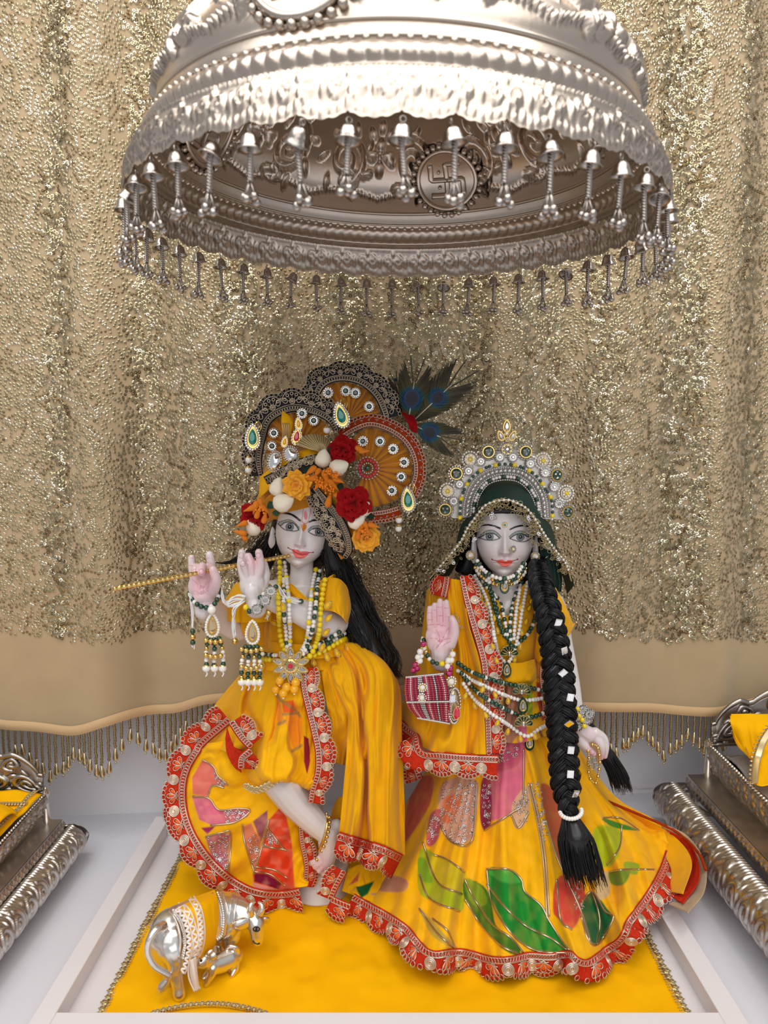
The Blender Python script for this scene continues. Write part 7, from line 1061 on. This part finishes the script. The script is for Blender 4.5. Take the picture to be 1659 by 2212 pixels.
def throne(sg, xr, xp, xf, ye, k, label):
    t = thing('silver_throne', (sg * (xr + .2), ye - .2, 0), label, 'throne'); y0 = .62
    X = lambda x: sg * x
    flip = (lambda f: (lambda u, v: f(u, v))) if sg < 0 else (lambda f: (lambda u, v: f(1 - u, v)))
    r = .0175 if sg < 0 else .0245; zc_ = .0385 if sg < 0 else .050
    reliefgrid(flip(lambda u, v: np.stack([X(xr + r * .9 - r * 1.5 * np.sin(v * PI) ** .8), ye - (ye - y0) * u, zc_ - r * 1.25 * np.cos(v * PI)], -1)), 520, 34, TS, (ye - y0) / (.062 * k), .0030, 'base_moulding', t)
    reliefgrid(flip(lambda u, v: np.stack([X(xr + r * .9 - r * 1.5 * np.sin(v * PI) ** .8 + u * .4), ye + .012 * k * np.sin(v * PI) + 0 * u, zc_ - r * 1.25 * np.cos(v * PI)], -1)) if sg > 0 else (lambda u, v: np.stack([X(xr + .4 - u * .4 + r * .9 - r * 1.5 * np.sin(v * PI) ** .8), ye + .012 * k * np.sin(v * PI) + 0 * u, zc_ - r * 1.25 * np.cos(v * PI)], -1)), 200, 30, TS, 5, .003, 'base_moulding', t)
    zp0, zp1 = zc_ + r * 1.1, zc_ + r * 1.1 + .019 * k
    B().box((X(xp + .22), (ye - .01 + y0) / 2, (zp0 + zp1) / 2), (.22, (ye - .01 - y0) / 2, (zp1 - zp0) / 2)).build('plinth', 'old_silver', t, False)
    reliefgrid(flip(lambda u, v: np.stack([X(xp - .001 + 0 * u), ye - .01 - (ye - .01 - y0) * u, zp0 + (zp1 - zp0) * v], -1)), 420, 14, TL, (ye - y0) / (.03 * k), .0026, 'leaf_moulding', t)
    zf0, zf1 = zp1 + .004, zp1 + .004 + .042 * k; yf = ye - .022
    B().box((X(xf + .018 + .2), (yf + y0) / 2, zp1 + .01), (.2, (yf - y0) / 2, .012)).build('seat_base', 'old_silver', t, False)
    sw = lambda u: .006 * k * np.sin(u * PI) ** 2
    reliefgrid(flip(lambda u, v: np.stack([X(xf + .016 * (1 - v) ** 2 + 0 * u), yf - (yf - y0) * u, zf0 + (zf1 - zf0 - sw(u)) * v], -1)), 420, 26, TC, (ye - y0) / (.04 * k), .0030, 'side_panel', t)
    B().box((X(xf + .02 + .19), (yf + y0) / 2, zf1 - (.013 if sg < 0 else .024)), (.19, (yf - y0) / 2, .008)).build('seat_board', 'old_silver', t, False)
    bm_ = B().ball((0, 0, 0), .0028 * k, 7, 5).mesh('rim_bead', 'silver'); nb = int((yf - y0) / (.0058 * k)); nb = min(nb, 90)
    for i in range(nb): u = i / nb; obj('rim_bead', bm_, t, Matrix.Translation((X(xf + .003), yf - u * (yf - y0), zf1 + .001 - sw(u))))
    b = B(); b.lathe([(.004 * k, zp1), (.006 * k, zp1 + .006), (.0045 * k, zf1 - .004), (.0065 * k, zf1), (.006 * k, zf1 + .006), (.001, zf1 + .012)], 14, (X(xf + .004), yf + .002, 0)); b.build('corner_post', 'silver', t)
    for yy in (ye - .03, ye - .33): 
        b = B(); b.lathe([(.001, 0), (.006, .001), (.0065, .005), (.005, .012), (.009 * k, .02 * k), (.012 * k, .032 * k)], 14, (X(xr + .014), yy, 0)); [b.ball((X(xr + .014 + .006 * math.cos(a)), yy + .006 * math.sin(a), .005), .0035, 7, 5) for a in (0, 1.57, 3.14, 4.71)]; b.build('foot', 'old_silver', t)
    # scrolled back panel
    zb = zf1 + .004; W = .30; H = .098 * k
    def top(u): return H * (.30 + .32 * np.clip((u - .03) / .12, 0, 1) ** .6 + .2 * np.clip((u - .22) / .16, 0, 1) + .2 * np.clip((u - .5) / .3, 0, 1) + .05 * np.abs(np.sin(u * 16)))
    yb = yf - .004
    f = lambda u, v: np.stack([X(xf + .002 + W * u), yb - .004 * np.sin(v * PI) + 0 * u, zb + top(u) * v], -1)
    f2 = f if sg > 0 else (lambda u, v: f(1 - u, v))
    o = reliefgrid(f2, 260, 70, relief(420, 200, 3., 1., [(spiral(.3 + j * .5, .36, .24, 1.8, PI / 2 * (-1) ** j, (-1) ** j), .035, 1.) for j in range(6)] + [(spiral(.55 + j * .5, .75, .15, 1.5, -PI / 2 * (-1) ** j, -(-1) ** j), .03, .9) for j in range(5)] + [(np.stack([np.linspace(0, 3, 20), np.full(20, .96)], 1), .05, 1.), (np.stack([np.linspace(0, 3, 20), np.full(20, .05)], 1), .05, 1.)], [(.3 + j * .5 + .27 * math.cos(a), .36 + .28 * math.sin(a), .07, .035, a + .8, .8) for j in range(6) for a in np.arange(7) * .9]), 1, .005, 'back_panel', t, 'dark_silver', 1); solid(o, .004)
    B().tube([(X(xf + .0), yb, zb + .002), (X(xf + W), yb, zb + .002)], .0045 * k, 10).build('back_rail', 'silver', t)
    return t, zf1, yf
t1, zA, yA = throne(-1, .478, .497, .513, 1.065, 1.0, 'carved silver throne with yellow cloth on its seat')
t2, zB, yB = throne(1, .478, .512, .538, 1.168, 1.22, 'carved silver throne with a grey satin cushion on its seat')
# yellow cloth on one seat
yc = thing('seat_cloth', (-.6, .95, zA), 'yellow cloth with gold lace edge spread over a throne seat', 'cloth'); g = []
for yy, xx, zz in ((yA - .022, -.510, zA + .012), (yA - .06, -.514, zA + .007), (yA - .15, -.52, zA + .006), (.72, -.522, zA + .006)): g.append([(xx, yy, zz), (xx - .012, yy - .002, zz + .003), (xx - .05, yy + .004, zz + .003), (xx - .12, yy, zz + .006), (xx - .3, yy, zz + .004)])
gr = loft([np.array(r) for r in g], 70, 70); gr[..., 2] += .002 * noise2(gr[..., 0] * 40, gr[..., 1] * 50, 31) + .0022 * noise2(gr[..., 0] * 20, gr[..., 1] * 25, 32); solid(obj('cloth_sheet', mesh('cloth_sheet', gr.reshape(-1, 3), gridF(70, 70), 'yellow_cloth'), yc), .001)
for edge, n_ in ((gr[:, 2], 60), ): 
    p_ = cr(edge, n_)
    for k in range(n_): obj('lace_point', lacem, yc, Matrix.Translation(p_[k] + np.array([0, 0, .0025])) @ Matrix.Rotation(-PI / 2, 4, 'Z') @ Matrix.Scale(.75, 4))
fp = cr([(-.52, .99, zA + .01), (-.56, .985, zA + .012), (-.62, .97, zA + .012)], 26)
for k in range(26): obj('lace_point', lacem, yc, Matrix.Translation(fp[k] + np.array([0, 0, .003])) @ Matrix.Rotation(.1, 4, 'Z') @ Matrix.Scale(.8, 4))
fold_ = loft([cr([(-.515, .96, zA + .012), (-.55, .965, zA + .026), (-.66, .955, zA + .024)], 10), cr([(-.518, .93, zA + .022), (-.56, .93, zA + .034), (-.66, .92, zA + .03)], 10), cr([(-.52, .86, zA + .012), (-.56, .86, zA + .024), (-.66, .86, zA + .02)], 10)], 40, 40); fold_[..., 2] += .003 * noise2(fold_[..., 0] * 60, fold_[..., 1] * 60, 33); solid(obj('cloth_fold', mesh('cloth_fold', fold_.reshape(-1, 3), gridF(40, 40), 'yellow_cloth'), yc), .001)
# cushion and a small yellow garment on the other
cu = thing('seat_cushion', (.68, .98, zB), 'grey satin cushion with piped edge on a throne seat', 'cushion')
u, v = np.meshgrid(np.linspace(-1, 1, 60), np.linspace(-1, 1, 80)); hgt = .022 * (1 - np.abs(u) ** 5) ** .6 * (1 - np.abs(v) ** 8) ** .6; x_ = .694 + .138 * u * (1 - .03 * v * v) + .004 * np.sin(v * 9) * (u < -.8); y_ = .90 + .225 * v
V = np.concatenate([np.stack([x_, y_, zB - .012 + hgt + .0015 * noise2(x_ * 40, y_ * 40, 41)], -1).reshape(-1, 3), np.stack([x_, y_, zB - .016 + 0 * hgt], -1).reshape(-1, 3)]); F_ = gridF(80, 60); obj('cushion_body', mesh('cushion_body', V, np.vstack([F_, F_[:, ::-1] + 4800]), 'grey_satin'), cu)
e = np.concatenate([np.stack([x_, y_, zB - .010 + 0 * x_], -1)[:, 0][::-1], np.stack([x_, y_, zB - .010 + 0 * x_], -1)[0]]); B().tube(e, .0022, 6).build('piping', 'grey_satin', cu)
gm = thing('yellow_garment', P(1620, 1640, 1.07), 'small yellow doll garment with a wide gold zigzag border lying on the grey cushion', 'garment'); zq = zm(1359, 1400, 2.723)
def ZQ(q, z_=.018): return [(x, v_, min(p_[2], gy(x, v_, zB + z_))) for p_ in q for x, v_ in [zq([p_[:2]])[0]]]
cloth('garment_body', gm, [ZQ([(600, 388, 1.12), (700, 386, 1.115), (820, 388, 1.12), (960, 380, 1.13)]), ZQ([(596, 440, 1.10), (690, 470, 1.09), (820, 480, 1.085), (960, 480, 1.09)]), ZQ([(640, 560, 1.09), (700, 590, 1.075), (820, 600, 1.07), (960, 600, 1.075)]), ZQ([(718, 650, 1.08), (760, 680, 1.06), (840, 690, 1.055), (960, 690, 1.06)]), ZQ([(725, 795, 1.05), (780, 812, 1.04), (850, 800, 1.035), (960, 800, 1.04)])], 60, 80, 'yellow_cloth', fold=(.004, 5, 111, .2))
cloth('garment_flap', gm, [ZQ([(592, 395, 1.115), (640, 470, 1.10), (680, 560, 1.085), (716, 650, 1.07)]), ZQ([(612, 520, 1.10), (640, 580, 1.09), (680, 620, 1.08), (716, 655, 1.07)])], 30, 14, 'yellow_silk')
bp_ = ZQ([(830, 450, 1.062), (770, 540, 1.06), (735, 640, 1.052), (722, 740, 1.04), (722, 800, 1.035)]); pp = cr([P(*q) for q in bp_], 60); b = B()
gb = loft([np.array(bp_), np.array(ZQ([(870, 470, 1.058), (812, 550, 1.056), (778, 650, 1.048), (762, 740, 1.036), (758, 790, 1.031)]))], 60, 6); gb[..., 2] -= .006; solid(obj('gold_border', mesh('gold_border', PA(gb).reshape(-1, 3), gridF(6, 60), 'gold_lace'), gm), .001)
for k in range(0, 58, 4): q = PA(gb)[0, k:k + 4]; B().prism([q[0], q[3], (q[0] + q[3]) / 2 + np.array([-.007, -.001, 0])], (0, .001, 0)).build('zigzag_point', 'gold_lace', gm)
